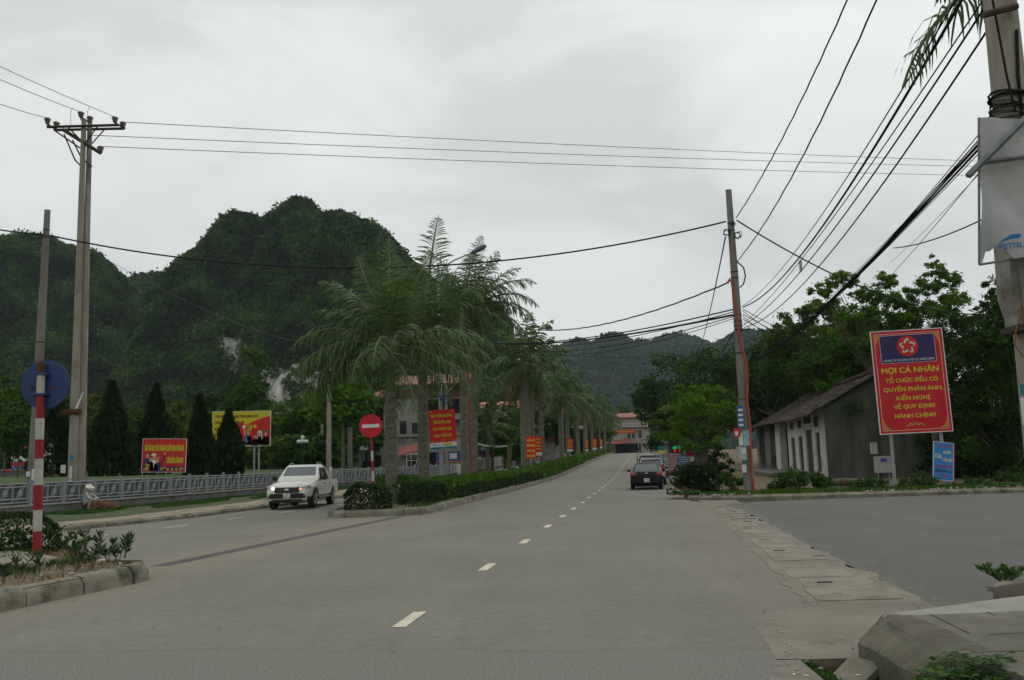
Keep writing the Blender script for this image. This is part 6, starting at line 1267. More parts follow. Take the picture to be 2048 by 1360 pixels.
# crossarms with braces and insulators
def beam(p,q,w=.045,m=None,nm='crossarm'): return mb(m or m_arm).tube([p,q],w,4).build(nm,None,t)
beam(rel(94,254,40.8),rel(238,250,40.8),.07); beam(rel(108,260,41.3),rel(249,257,41.3),.07)
beam(rel(229,245,40.8),rel(250,257,41.3),.05); beam(rel(92,246,40.8),rel(113,260,41.3),.05); beam(rel(160,233,40.8),rel(181,246,41.3),.05)
for a,b_ in (((108,260),(160,296)),((136,254),(163,282)),((196,252),(170,286)),((210,258),(184,287)),((128,268),(150,320)),((145,280),(165,320)),((126,262),(200,308)),((165,318),(184,333)),((150,320),(160,330))): beam(rel(*a),rel(*b_),.035,nm='brace')
beam(rel(126,258,41.3),rel(203,306,40.6),.06)
ins_pts={}
def insul(px,py,Y_):
    p=rel(px,py,Y_); b=mb(m_ins); b.tube([p+Vector((0,0,d)) for d in (-.30,-.16,-.155,-.06,-.055,.03,.035,.09,.12)],[.03,.03,.10,.10,.13,.13,.16,.13,.05],12); b.build('insulator',None,t,smooth=40); return p+b1+Vector((0,0,.1))
I=[insul(95,240,40.8),insul(113,248,41.2),insul(162,228,40.8),insul(180,237,41.2),insul(230,238,40.8),insul(246,248,41.2),insul(201,297,40.6)]
p=rel(145,260); 
for q in ((142,216),(176,213)): mb(m_wireg).tube([rel(q[0]+3,q[1]),rel(q[0]-1,q[1]+10),rel(q[0],q[1]+38)],.012,4).build('jumper',None,t)
# single pole far left
Y=39; b_=P(62,1024,Y); b_.z=.14; tp_=P(95,420,Y); tp_.y=Y
t=pole('utility_pole',b_,tp_,.235,.125,m_poled,'single grey concrete pole at far left with a low cable and paper notices',(.55,.905,.93)); LP=b_.lerp(tp_,.915)
for (px,py,w_,h_) in ((55,948,.18,.22),(65,950,.14,.5)): q=P(px,py,38.7)-b_; mb(m_wh).box((q.x-w_/2,-.26,q.z-h_/2),(q.x+w_/2,-.245,q.z+h_/2)).build('notice',None,t)
# concrete posts further back on the left
b_=P(657,935,66); b_.z=.14; tp_=P(659,690,66); t=pole('utility_pole',b_,tp_,.19,.13,m_pole,'slim concrete post with a white painted base behind the pickup',(.6,.75,.9)); mb(m_wh).tube([(.08,0,.2),(.08,0,1.5)],.17,12).build('white_patch',None,t)
b_=P(645,935,84); b_.z=.9; tp_=P(644,848,84); pole('utility_pole',b_,tp_,.16,.13,m_pole,'short thin concrete post left of the slim post behind the pickup')
b_=P(700,935,76); b_.z=.4; tp_=P(700,855,76); pole('utility_pole',b_,tp_,.22,.18,m_poled,'stubby mossy trunk-like post left of the no entry sign')
b_=P(893,935,84); b_.z=.3; tp_=P(892,770,84); pole('utility_pole',b_,tp_,.17,.13,m_pole,'concrete post behind the nearest street lamp')
b_=P(1019,925,84); b_.z=.3; tp_=P(1019,886,84); pole('utility_pole',b_,tp_,.22,.22,mat('mossy_post',(.06,.065,.02),c2=(.10,.10,.03)),'mossy stump-like post holding up the white cloth banner')
# red pipe between the palms
o=mb(mat('red_pipe',(.22,.045,.03),var=.12,scale=3)).tube([P(943,955,48),P(939,860,48),P(936,745,48)],.06,8); tag(o.build('red_pipe',smooth=60),'long red pipe standing between the two tall palms','pipe')
# leaning pole on the right corner
Y=37; RB=P(1500,992,Y); RB.z=.16; RTp=P(1457,380,Y); 
t=pole('utility_pole',RB,RTp,.225,.125,m_poled,'leaning concrete pole on the right corner with a red conduit, cabinet and many cables',(.185,.30,.45,.54,.555,.575,.70,.72,.86,.885)); rp=t
def rr(px,py,dy=0): q=P(px,py,Y+dy); return q
def rl(px,py,dy=0): return P(px,py,Y+dy)-RB
m_cond=mat('red_conduit',(.30,.055,.03),var=.12,rough=.6,scale=3)
pts=[rl(*q,-.25) for q in [(1455,566),(1460,558),(1463,562),(1466,580),(1470,610),(1476,650),(1482,690),(1493,725),(1495,760),(1494,800),(1500,850),(1502,900),(1503,950),(1507,975),(1516,993)]]
mb(m_cond).tube(pts,.05,8).build('conduit',None,t,smooth=60)
q=rl(1483,907,-.3); b=mb(m_box).box((q.x-.18,-.42,q.z-.27),(q.x+.18,-.22,q.z+.27)); b.build('cabinet',None,t,bevel=.01); mb(m_wh).box((q.x-.03,-.426,q.z+.0),(q.x+.15,-.421,q.z+.2)).build('cabinet_label',None,t)
q=rl(1481,834,-.3); w_,h_=.24,.92; b=mb(m_sky).box((q.x-w_/2,-.33,q.z-h_/2),(q.x+w_/2,-.29,q.z+h_/2)); b.build('blue_notice',None,t)
b=mb(m_wh)
for k in range(4): b.box((q.x-w_*.4,-.335,q.z+h_*(.26-.22*k)),(q.x+w_*.4,-.331,q.z+h_*(.36-.22*k)))
b.build('notice_lettering',None,t)
q=rl(1474,865,-.3); mb(m_red2).box((q.x-.13,-.34,q.z-.17),(q.x+.13,-.30,q.z+.17)).build('red_notice',None,t); mb(m_wh).box((q.x-.09,-.345,q.z-.12),(q.x+.03,-.341,q.z+.05)).build('notice_lettering',None,t)
for px,py,w_,h_,m_ in ((1493,876,.26,.62,mat('torn_paper',(.28,.36,.38),c2=(.14,.28,.34),scale=6)),(1482,878,.16,.5,m_wh),(1489,937,.17,.32,m_wh),(1489,925,.12,.08,m_bl)):
    q=rl(px,py,-.3); mb(m_).box((q.x-w_/2,-.27,q.z-h_/2),(q.x+w_/2,-.255,q.z+h_/2)).build('paper_notice',None,t)
mb(m_arm).box((rl(1478,660).x-.2,-.2,rl(1478,660).z-.04),(rl(1478,660).x+.35,-.14,rl(1478,660).z+.03)).build('bracket',None,t)
random.seed(4)
def coil(c,r,n,parent,rad=.012,name='cable_coil',loops=10,sp=(1,.5,1)):
    pts=[];a=0
    for i in range(n): a+=.7+random.random()*.5; k=r*(.5+.6*random.random()); pts.append((c.x+math.cos(a)*k*sp[0],c.y+math.sin(a*1.7)*k*sp[1],c.z+math.sin(a)*k*sp[2]))
    mb(m_cable).tube(pts,rad,4).build(name,None,parent,smooth=80)
coil(rl(1453,465,-.15),.17,26,t,.014); coil(rl(1475,470,-.15),.18,30,t,.014); coil(rl(1466,448,-.15),.11,16,t,.014)
mb(m_cable).tube([rl(1473,522),rl(1487,535),rl(1491,552),rl(1487,568),rl(1480,575)],.03,6).build('cable_loop',None,t,smooth=80)
# huge pole at the right edge
Y=8.8; NB=P(2067,650,Y); NT=P(1999,0,Y); dx=(NT.x-NB.x)/(NT.z-NB.z); nb=Vector((NB.x-dx*(NB.z-.3),Y,.3)); nt_=Vector((NT.x+dx*1.2,Y,NT.z+1.2))
npole=pole('utility_pole',nb,nt_,.205,.145,m_pole,'huge concrete pole at the right edge wrapped in cables, holding a torn white banner',(.93,)); 
def nl(px,py,dy=0): return P(px,py,Y+dy)-nb
for (a,b_,w_) in (((1936,352,-.72),(2120,168,-.62),.032),((1958,326,-.68),(2130,303,-.66),.026)):
    mb(m_arm if 0 else mat('steel_angle',(.10,.11,.11),c2=(.15,.16,.16),scale=8,rough=.6)).tube([nl(*a),nl(*b_)],w_,4).build('bracket_arm',None,npole)
mb(m_arm).tube([nl(1966,30,-.2),nl(2035,12,-.25)],.035,6).build('strap_bar',None,npole)
for k in range(18):
    z0=P(2000,215+random.uniform(-20,45),Y).z-nb.z; c=Vector((dx*z0,0,z0)); ang=random.uniform(-.55,.1); r=.185+random.random()*.02
    pts=[(c.x+math.cos(a)*r,math.sin(a)*r,c.z+math.cos(a)*r*math.tan(ang)*.7+random.uniform(-.01,.01)) for a in np.linspace(0,6.0,14)]
    mb(m_cable).tube(pts,random.choice([.005,.007,.010]),4).build('wrapped_cable',None,npole,smooth=80)
for k in range(5): coil(nl(1985+random.uniform(-10,10),262+k*8,-.2),.10,13,npole,.005,'wire_tangle')
mb(m_cable).tube([nl(1985,0,-.2),nl(2000,80,-.2),nl(2013,150,-.2),nl(2030,220,-.2)],.012,5).build('hanging_cable',None,npole,smooth=80)
mb(m_cable).tube([nl(2033,60,-.18),nl(2036,150,-.18),nl(2044,230,-.18)],.018,5).build('hanging_cable',None,npole,smooth=80)
# boxy cable cabinet strapped low on it
mbx=mat('weathered_grey_box',(.17,.165,.145),c2=(.24,.235,.21),rough=.9,scale=2.5,bump=.3,stain=((.11,.10,.075),2,.55)); b=mb(mbx)
q0,q1,q2=nl(1987,500,-.05),nl(1994,600,-.05),nl(2008,640,-.05); zb=nl(2010,655,-.1).z; xr=nl(2095,600,-.1).x
prof=[(q0.x,q0.z+.05),(q1.x,q1.z),(q2.x,q2.z),(q2.x,zb),(xr,zb),(xr,q0.z+.05)]
n=len(prof); b.add([(x,-.32,z) for x,z in prof]+[(x,-.05,z) for x,z in prof],[tuple(range(n)),tuple(range(2*n-1,n-1,-1))]+[(i,(i+1)%n,n+(i+1)%n,n+i) for i in range(n)]); b.build('cable_cabinet',None,npole,bevel=.008)
xs_=nl(2040,560,-.3).x; mb(m_iron if 0 else mbx).box((xs_-.02,-.345,zb+.02),(xs_+.035,-.322,q0.z)).build('cabinet_rib',None,npole)
mb(m_shut).box((q2.x-.02,-.34,zb-.06),(xr,-.0,zb-.002)).build('strap',None,npole)
mb(mat('orange_cable',(.25,.10,.03))).tube([nl(2050,530,-.3),nl(2046,600,-.33),nl(2038,640,-.33),nl(2030,670,-.3),nl(2030,690,-.25),nl(2045,712,-.2),nl(2075,712,-.2)],.008,5).build('orange_cable',None,npole,smooth=80)
mb(m_teal).box((nl(2043,770,-.25).x,-.23,nl(2043,790,-.25).z),(nl(2043,770,-.25).x+.1,-.222,nl(2043,768,-.25).z)).build('sticker',None,npole); mb(m_wh).box((nl(2043,790,-.25).x,-.23,nl(2043,850,-.25).z),(nl(2043,790,-.25).x+.1,-.222,nl(2043,795,-.25).z)).build('paper_strip',None,npole)
# torn white banner, tied to the front of the pole
Yb=8.22; xl0=P(1961,300,Yb).x; zt=P(1961,232,Yb).z; zb=P(1963,528,Yb).z; xr=xl0+1.5
tbn=empty('torn_banner',(xl0,Yb,zb),0,'torn grey-white cloth banner with a blue swoosh logo hanging on the huge pole','banner')
m_cloth=mat('banner_cloth',(.33,.335,.33),c2=(.40,.405,.40),rough=.8,scale=1.1,stain=((.26,.26,.235),1.8,.58))
nx,nz=40,44; V=[];F=[]; hgt=zt-zb
for j in range(nz+1):
    for i in range(nx+1):
        u,v=i/nx,j/nz; x=u*1.5; 
        tear=.065+.015*math.sin(u*22)+.03*mnoise.noise(Vector((u*9,0,0)))+.09*math.exp(-((u-.13)/.035)**2)-(.06 if u<.03 else 0)
        z=max(v,tear if j==0 else v)*hgt if j>0 else tear*hgt
        z=(tear+(1-tear)*v)*hgt - (0)
        zz=z+ (0.30*x if 0 else 0)
        top_=hgt+.35*0
        yy=.05*mnoise.noise(Vector((x*3,z*1.3,0)))+.05*math.exp(-z*3)*math.sin(x*14+z*5)+.016*math.sin((x*.8+z)*9)+.03*mnoise.noise(Vector((x*7+z*4,z*2,4)))
        V.append((x,yy,zz))
for j in range(nz):
    for i in range(nx): a=j*(nx+1)+i; F.append((a,a+1,a+nx+2,a+nx+1))
me=npmesh('cloth',V,F,m_cloth,True); link('cloth',me,tbn)
fr=mb(mat('banner_frame_steel',(.16,.165,.17),var=.1)); fr.tube([(0,.03,0),(0,.03,hgt)],.012,5); fr.tube([(0,.03,0),(.22,.03,.05),(1.5,.03,.42)],.012,5); fr.build('frame',None,tbn)
m_swoosh=mat('logo_blue',(.02,.13,.30),var=.1)
cx=P(2024,492,Yb).x-xl0; cz=P(2024,492,Yb).z-zb; pts=[(cx-.105+.21*u, cz+.015+.095*math.sin(math.pi*u*.62)+.0) for u in np.linspace(0,1,14)]; low=[(cx-.105+.21*u*.86, cz+.012+.055*math.sin(math.pi*u*.6)*u**.3) for u in np.linspace(1,0.02,14)]
b=mb(m_swoosh); pp=pts+low; b.add([(x,-.13,z) for x,z in pp],[tuple(range(len(pp)))]); b.build('swoosh_logo',None,tbn)
V_,F_=fontmesh('VIETTEL',.04,.23,.048); ca,sa=math.cos(.18),math.sin(.18); b=mb(m_swoosh); b.add([(cx-.105+a*ca-c*sa,-.13,cz-.05+a*sa+c*ca) for a,c in V_],F_); b.build('lettering',None,tbn)
b=mb(mat('faint_print',(.22,.23,.24))); 
for k in range(14): b.box((cx-.06+k*.03,-.13,cz-.125+k*.0055),(cx-.04+k*.03,-.129,cz-.112+k*.0055))
b.build('small_print',None,tbn)
lo_,up_=P(1962,528,Yb),P(1961,232,Yb); tbn.rotation_euler=(0,math.atan2(up_.x-lo_.x,up_.z-lo_.z),0); tbn.location=lo_
# ---------------------------------------------------------------- cables
def wire(p,q,sag,r,lab,m=m_cable,group=None,n=26,twist=0,name='cable'):
    p,q=Vector(p),Vector(q); pts=[]
    for i in range(n+1):
        u=i/n; c=p.lerp(q,u); c.z-=sag*4*u*(1-u); 
        if twist: c.x+=twist*math.sin(i*2.1); c.z+=twist*math.cos(i*2.1)
        pts.append(c)
    o0=pts[0].copy(); b=mb(m); b.tube([c-o0 for c in pts],r,4,False); o=b.build(name,smooth=80); o.location=o0; return tag(o,lab,'cable',group)
gh='three high wires crossing above the road'
for (a,q,lab) in ((I[5],P(1960,317,62),'top wire of the three crossing high above the road'),(P(174,270,41),P(1960,328,62),'middle wire of the three crossing high above the road'),(I[6],P(1960,346,62),'lowest wire of the three crossing high above the road')):
    d=(q-a); wire(a,a+d*1.35,.25,.017,lab,m_wireg,gh,40)
gl='wires leaving the twin pole at upper left'
for a,q,lab in ((I[4],P(0,127,33),'upper wire from the twin pole to the left edge'),(I[2],P(0,153,33),'middle wire from the twin pole to the left edge'),(I[0],P(0,202,33),'lower wire from the twin pole to the left edge')): wire(a,a+(q-a)*2,.12,.015,lab,m_wireg,gl)
wire(LP,LP+(P(0,455,36)-LP)*1.8,.1,.03,'dark cable from the far left pole to the left edge')
R1=P(1452,443,37); wire(LP,R1,1.75,.034,'long sagging cable spanning from the far left pole to the leaning pole',n=60)
wire(P(180,500,41),P(620,690,66),.6,.012,'thin cable slanting down from the twin pole toward the palms',m_wireg)
R2=P(1455,566,36.8); wire(R2,P(1040,655,75),.9,.035,'cable from the top of the red conduit sagging left toward the far palms',twist=.01,n=50); wire(P(1040,655,75),P(960,650,80),.1,.03,'end of the conduit cable running behind the palm crowns')
gb='bundle of cables from the leaning pole to the far palms'
for i,(y0,y1,r,s,lab) in enumerate([(618,685,.03,.5,'topmost cable of the bundle left of the leaning pole'),(623,690,.02,.7,'second cable of the bundle left of the leaning pole'),(629,687,.045,.45,'thick cable of the bundle left of the leaning pole'),(632,692,.02,.9,'thin slack cable under the thick one'),(636,694,.015,1.1,'lowest thin cable of the bundle left of the leaning pole')]): wire(P(1470,y0,37),P(985,y1,72),s,r,lab,group=gb)
wire(P(1451,474,37),P(1398,700,110),.5,.03,'steep cable from the leaning pole down to the dark mango tree')
wire(P(1470,660,37),P(1395,760,90),.4,.025,'short cable from the leaning pole bracket into the mango tree'); wire(P(1472,680,37),P(1410,760,90),.3,.02,'second short cable into the mango tree')
wire(P(1300,684,110),P(1478,682,37),.2,.012,'faint thin wire crossing before the far hills',m_wireg)
wire(P(1330,712,150),P(1095,706,150),.5,.025,'faint thin wire low before the far hill')
R3=P(1474,441,37); wire(R3,P(2080,610,62),2.0,.038,'cable sagging from the leaning pole top to the right behind the acacia',n=40)
def through(a,px,py,Yp,k,sag,r,lab,group=None,tw=0,n=40): a=Vector(a); q=P(px,py,Yp); wire(a,a+(q-a)*k,sag,r,lab,group=group,twist=tw,n=n)
gu='cables rising from the leaning pole to the upper right'
through(P(1472,436,37),1676,0,22,1.4,.6,.024,'left twisted cable rising steeply out of the top of the picture',gu,.008); through(P(1475,522,37),1722,0,20,1.4,.9,.024,'right twisted cable rising steeply out of the top of the picture',gu,.008)
top=nt_+Vector((-.15,0,-.3))
for i,(py,px1,py1,r,s,lab) in enumerate([(612,1903,0,.016,.55,'first cable from the leaning pole to the huge pole'),(614,1912,0,.032,.75,'thick paired cable from the leaning pole to the huge pole'),(648,1940,30,.016,.35,'third cable from the leaning pole to the huge pole'),(650,1950,30,.022,.55,'fourth cable from the leaning pole to the huge pole'),(655,1965,55,.022,.75,'rightmost of the long cables between the two right-hand poles')]):
    a=P(1485+i*.8,py,37); q=P(px1,py1,10.2); wire(a,a+(q-a)*1.04,s,r*.75,lab,group=gu,n=50)
q=P(1601,528,28); b=mb(m_iron); b.box((-.04,-.02,-.24),(.04,.02,.12)); o=b.build('cable_tag'); o.location=q; tag(o,'small grey tag hanging from the long cables between the right-hand poles','tag')
# the heavy bundle
gk='heavy black cable bundle running from the huge pole down toward the leaning pole'
A0=P(1984,262,8.6)
for i in range(9):
    off=Vector((random.uniform(-.05,.05),random.uniform(-.05,.05),random.uniform(-.07,.05))); e=P(1500,727,37)+off*.6
    wire(A0+off*.8,e,.26+.018*i,random.choice([.007,.010,.014]),['uppermost strand of the heavy cable bundle','second strand of the heavy cable bundle','third strand of the heavy cable bundle','fourth strand of the heavy cable bundle','middle strand of the heavy cable bundle','sixth strand of the heavy cable bundle','seventh strand of the heavy cable bundle','eighth strand of the heavy cable bundle','lowest loosest strand of the heavy cable bundle'][i],group=gk,n=50)
wire(P(1988,232,8.7),P(1570,690,24),.15,.007,'thin straight wire above the heavy cable bundle'); wire(P(1995,300,8.6),P(1690,640,26),.12,.006,'thin wire right of the heavy cable bundle'); wire(P(1975,330,8.6),P(1780,525,26),.05,.005,'faint thin wire under the banner bracket',m_wireg)
wire(P(1787,496,14.5),P(1975,434,8.6),.06,.008,'thin cable branching from the heavy bundle to the torn banner')
gr_='cables from the leaning pole into the right-hand trees'
for i,(y0,x1,y1) in enumerate([(618,1640,690),(622,1570,672),(628,1640,700),(632,1545,668),(638,1600,690)]): wire(P(1486,y0,37),P(x1,y1,58),.15,.018,['upper cable from the leaning pole into the longan tree','second cable from the leaning pole into the trees','third cable from the leaning pole into the longan tree','short crossing cable from the leaning pole into the trees','lowest cable from the leaning pole into the trees'][i],group=gr_)
# ---------------------------------------------------------------- vehicles (local +X forward, wheels on z=0)
m_tyre=mat('tyre_rubber',(.018,.018,.017),rough=.9); m_rim=mat('alloy_rim',(.25,.25,.24),metal=.6,rough=.4,var=.1); m_blackp=mat('black_plastic',(.018,.018,.018),rough=.6); m_chrome=mat('chrome',(.5,.5,.5),metal=.9,rough=.2,var=.05)
m_cglass=mat('car_glass',(.03,.045,.05),rough=.08,spec=.9,var=.1); m_tail=mat('tail_lamp_red',(.35,.02,.015),rough=.25,spec=.6); m_hl=mat('headlamp_clear',(.30,.31,.32),rough=.15,spec=.8)
def paint(name,c,stain=None,rough=.3):
    m=mat(name,c,var=.03,rough=rough,spec=.5,scale=1.2,stain=stain); m.node_tree.nodes['Principled BSDF'].inputs['Coat Weight'].default_value=(.5 if sum(c)>.5 else .0); m.node_tree.nodes['Principled BSDF'].inputs['Specular IOR Level'].default_value=(.5 if sum(c)>.5 else .2); return m
def half(pts): return [(0,)+tuple(p) if 0 else p for p in pts]
def carbody(secs,material,parent,wheels,rad,name='body',bevel=.0):
    """secs: list of (x,[(y,z)...]) half outlines from bottom centre round to top centre"""
    S_=[]
    for x,h in secs: S_.append([(x+(q[2] if len(q)>2 else 0),q[0],q[1]) for q in h]+[(x+(q[2] if len(q)>2 else 0),-q[0],q[1]) for q in h[::-1] if q[0]>1e-6])
    me=MB().use(material).loft(S_).mesh(name,smooth=None); o=bpy.data.objects.new(name,me); COL.objects.link(o)
    cut=MB().use(m_blackp)
    for (wx,wy) in wheels: cut.tube([(wx,wy-.28*(1 if wy>0 else -1)*1.0,rad),(wx,wy+.5*(1 if wy>0 else -1),rad)],rad*1.18,24)
    cm=cut.mesh('c'); co=bpy.data.objects.new('c',cm); COL.objects.link(co); md=o.modifiers.new('b','BOOLEAN'); md.object=co; md.operation='DIFFERENCE'; md.solver='EXACT'
    bpy.context.view_layer.update(); dg=bpy.context.evaluated_depsgraph_get(); m2=bpy.data.meshes.new_from_object(o.evaluated_get(dg)); o.modifiers.clear(); bpy.data.objects.remove(co)
    if len(m2.polygons)<10: m2=me
    if not m2.materials: m2.materials.append(material)
    o.data=m2; m2.polygons.foreach_set('use_smooth',[True]*len(m2.polygons)); m2.set_sharp_from_angle(angle=R(32)); o.parent=parent; return o
def wheel(parent,x,y,r,w=.24,m=None):
    s=1 if y>0 else -1; t=mb(m_tyre); t.tube([(x,y-s*w*.5,r),(x,y-s*w*.38,r),(x,y+s*w*.38,r),(x,y+s*w*.5,r)],[r*.88,r,r,r*.88],24); o=t.build('tyre',None,None,smooth=40)
    hub=mb(m or m_rim); hub.tube([(x,y+s*w*.42,r),(x,y+s*w*.505,r),(x,y+s*w*.49,r)],[r*.66,r*.63,r*.2],20)
    for k in range(6): a=k*math.pi/3; hub.tube([(x+math.cos(a)*r*.15,y+s*w*.52,r+math.sin(a)*r*.15),(x+math.cos(a)*r*.6,y+s*w*.51,r+math.sin(a)*r*.6)],.03,4)
    e=link('wheel',None,parent); o.parent=e; h=hub.build('rim',None,e,smooth=40)
def plate(parent,M,l1,l2):
    o=mb(m_wh).box((-.14,-.01,-.1),(.14,.01,.1)).build('number_plate',None,parent); o.matrix_local=M
    b=mb(m_blk); V,F=fontmesh(l1,.03,.13,.06); b.add([(a-.065,-.012,c+.02) for a,c in V],F); V,F=fontmesh(l2,.03,.22,.065); b.add([(a-.11,-.012,c-.08) for a,c in V],F); q=b.build('plate_lettering',None,o)
# --- pickup
def pickup():
    t=empty('pickup_truck',(0,0,0),0,'white double cab pickup with dark grille and muddy sides driving toward the camera','pickup truck'); pw=paint('pickup_white',(.52,.52,.48),stain=((.36,.31,.22),.9,.60))
    def sec(x,w,zb,zt,zc,wt=None,zs=None): zs=zs or (zb+zt)*.5; wt=wt or w*.95; return (x,[(0,zb),(w*.9,zb),(w,zb+.12),(w*1.005,zs),(w*.985,zt-.12),(wt,zt-.02),(wt*.55,zc),(0,zc+.01)])
    S_=[sec(-2.66,.84,.52,1.13,1.13),sec(-2.60,.90,.48,1.15,1.15),sec(-1.5,.925,.46,1.15,1.15),sec(-.96,.925,.42,1.13,1.14),sec(.9,.925,.42,1.13,1.14),sec(1.25,.925,.42,1.12,1.17,.86),sec(1.8,.93,.44,1.07,1.14,.84),sec(2.25,.92,.44,1.02,1.08,.80),sec(2.52,.88,.42,.94,1.00,.74),sec(2.66,.78,.40,.86,.90,.66),sec(2.70,.70,.42,.74,.76,.60)]
    wl_=[(1.72,.80),(1.72,-.80),(-1.50,.80),(-1.50,-.80)]; rad=.385
    carbody(S_,pw,t,wl_,rad)
    for x,y in wl_: wheel(t,x,y*1.0,rad,.26)
    # cab
    b=MB().use(pw); 
    def cs(x,z,w): return (x,w,z)
    rows_=[[(-1.02,.88,1.12),(1.12,.88,1.12),(1.12,-.88,1.12),(-1.02,-.88,1.12)],[(-.96,.84,1.30),(.88,.84,1.30),(.88,-.84,1.30),(-.96,-.84,1.30)],[(-.74,.70,1.72),(.28,.70,1.72),(.28,-.70,1.72),(-.74,-.70,1.72)],[(-.62,.64,1.80),(.12,.64,1.80),(.12,-.64,1.80),(-.62,-.64,1.80)]]
    b.loft(rows_); b.build('cab',None,t,smooth=20,bevel=.04)
    g=mb(m_cglass); g.quad((.985,.74,1.17),(.985,-.74,1.17),(.33,-.62,1.71),(.33,.62,1.71)); o=g.build('windscreen',None,t)
    for v in o.data.vertices: v.co.x+=.045
    for s in (1,-1):
        g=mb(m_cglass); g.quad((.80,s*.887,1.15),(.02,s*.887,1.15),(.02,s*.728,1.66),(.30,s*.728,1.66)); g.build('side_window',None,t); g=mb(m_cglass); g.quad((-.05,s*.887,1.15),(-.86,s*.882,1.17),(-.68,s*.728,1.66),(-.05,s*.728,1.66)); g.build('side_window',None,t)
        m_=mb(m_blackp); m_.loft([[(.78,s*.90,1.16),(.78,s*1.14,1.15),(.78,s*1.14,1.33),(.78,s*.94,1.33)],[(.90,s*.90,1.17),(.90,s*1.12,1.16),(.90,s*1.12,1.32),(.90,s*.94,1.32)]]); m_.build('mirror',None,t,bevel=.02)
        for xx in (.02,-.88): mb(m_blackp).box((xx,s*.925,.98),(xx+.14,s*.955,1.02)).build('door_handle',None,t)
        mb(m_blackp).box((-.9,s*.86,.36),(1.2,s*.98,.42)).build('side_step',None,t); mb(mat('step_alloy',(.35,.34,.30))).box((-.85,s*.90,.42),(1.15,s*.985,.435)).build('step_plate',None,t)
        mb(m_iron).tube([(-.60,s*.60,1.80),(-.50,s*.60,1.86),(.0,s*.60,1.86),(.12,s*.60,1.80)],.022,6).build('roof_rail',None,t)
        mb(pw).loft([[(-.95,s*.70,1.68),(-.80,s*.70,1.74),(-.80,s*.62,1.74),(-.95,s*.62,1.68)],[(-1.55,s*.86,1.13),(-1.25,s*.86,1.13),(-1.25,s*.78,1.13),(-1.55,s*.78,1.13)]]).build('sports_bar',None,t,bevel=.02)
        # headlights
        hl=mb(m_hl); hl.loft([[(2.40,s*.905,.98),(2.40,s*.905,.83),(2.40,s*.7,.80),(2.40,s*.7,.96)],[(2.60,s*.80,.955),(2.62,s*.80,.80),(2.66,s*.52,.79),(2.60,s*.54,.90)],[(2.66,s*.50,.90),(2.69,s*.50,.80),(2.69,s*.46,.80),(2.66,s*.46,.89)]]); hl.build('headlight',None,t,bevel=.01)
        gl_=mb(m_blackp).box((2.56,s*.60-.16,.46),(2.70,s*.60+.16,.60)); gl_.build('fog_lamp_recess',None,t)
        mb(m_blackp).loft([[(1.72+math.cos(a)*rad*q,s*(.935+dz),rad+math.sin(a)*rad*q) for q,dz in ((1.16,0),(1.28,0),(1.28,.02),(1.16,.02))] for a in np.linspace(0,math.pi,12)],cap=True).build('wheel_arch_trim',None,t)
    gr=mb(m_blackp); gr.loft([[(2.60,y,.66),(2.60,y,.92),(2.74,y,.88),(2.755,y,.68)] for y in (-.50,.50)]); gr.build('grille',None,t,bevel=.02)
    for z in (.72,.79,.86): mb(mat('grille_bar',(.06,.06,.06),rough=.4)).box((2.74,-.44,z-.018),(2.768,.44,z+.012)).build('grille_bar',None,t)
    bp=mb(m_blackp); bp.loft([[(2.45,.88,.44),(2.45,.88,.66),(2.56,.84,.66),(2.56,.84,.46)],[(2.62,.62,.44),(2.62,.62,.66),(2.78,.62,.64),(2.76,.62,.46)],[(2.62,-.62,.44),(2.62,-.62,.66),(2.78,-.62,.64),(2.76,-.62,.46)],[(2.45,-.88,.44),(2.45,-.88,.66),(2.56,-.84,.66),(2.56,-.84,.46)]]); bp.build('bumper',None,t,bevel=.02)
    mb(pw).loft([[(2.60,s*.80,.36),(2.60,s*.80,.50),(2.68,s*.76,.50),(2.66,s*.76,.36)] for s in (1,.72)]).build('bumper_corner',None,t,bevel=.02); mb(pw).loft([[(2.60,-s*.80,.36),(2.60,-s*.80,.50),(2.68,-s*.76,.50),(2.66,-s*.76,.36)] for s in (1,.72)]).build('bumper_corner',None,t,bevel=.02)
    mb(m_blackp).box((2.3,-.62,.28),(2.68,.62,.42)).build('skid_plate',None,t,bevel=.02); mb(m_blackp).box((-2.3,-.5,.30),(2.3,.5,.44)).build('chassis',None,t)
    mb(m_chrome).ball((2.78,0,.80),.08,12,(.15,1.3,.6)).build('badge',None,t,smooth=60)
    plate(t,Matrix.Translation((2.80,.02,.56))@Matrix.Rotation(math.pi/2,4,'Z'),'12C','003.12')
    e1=mat('lit_headlamp',(.6,.55,.45),emit=(1,.86,.65,3.2)); e2=mat('lit_indicator',(.5,.2,.1),emit=(1,.25,.08,1.6))
    mb(e1).ball((2.67,-.58,.86),.062,10,(.5,1.2,1)).build('lit_headlamp',None,t,smooth=60); mb(e2).ball((2.68,.53,.83),.055,10,(.4,1.5,.7)).build('lit_indicator',None,t,smooth=60)
    mb(m_blackp).box((-1.0,-.80,1.14),(-2.58,.80,1.17)).build('bed_cover',None,t); mb(m_blackp).tube([(.02,0,1.81),(-.06,0,1.93)],.012,5).build('aerial',None,t)
    for s in (1,-1): mb(m_tail).box((-2.67,s*.80-.07,.80),(-2.60,s*.80+.07,1.10)).build('tail_light',None,t)
    return t
random.seed(12)
tk=pickup(); f0=P(580,1016,37.1); ang=R(-90+(-1.5)); 
tk.location=(f0.x-.06,37.1+2.7,0); tk.rotation_euler=(0,0,R(-91.5))
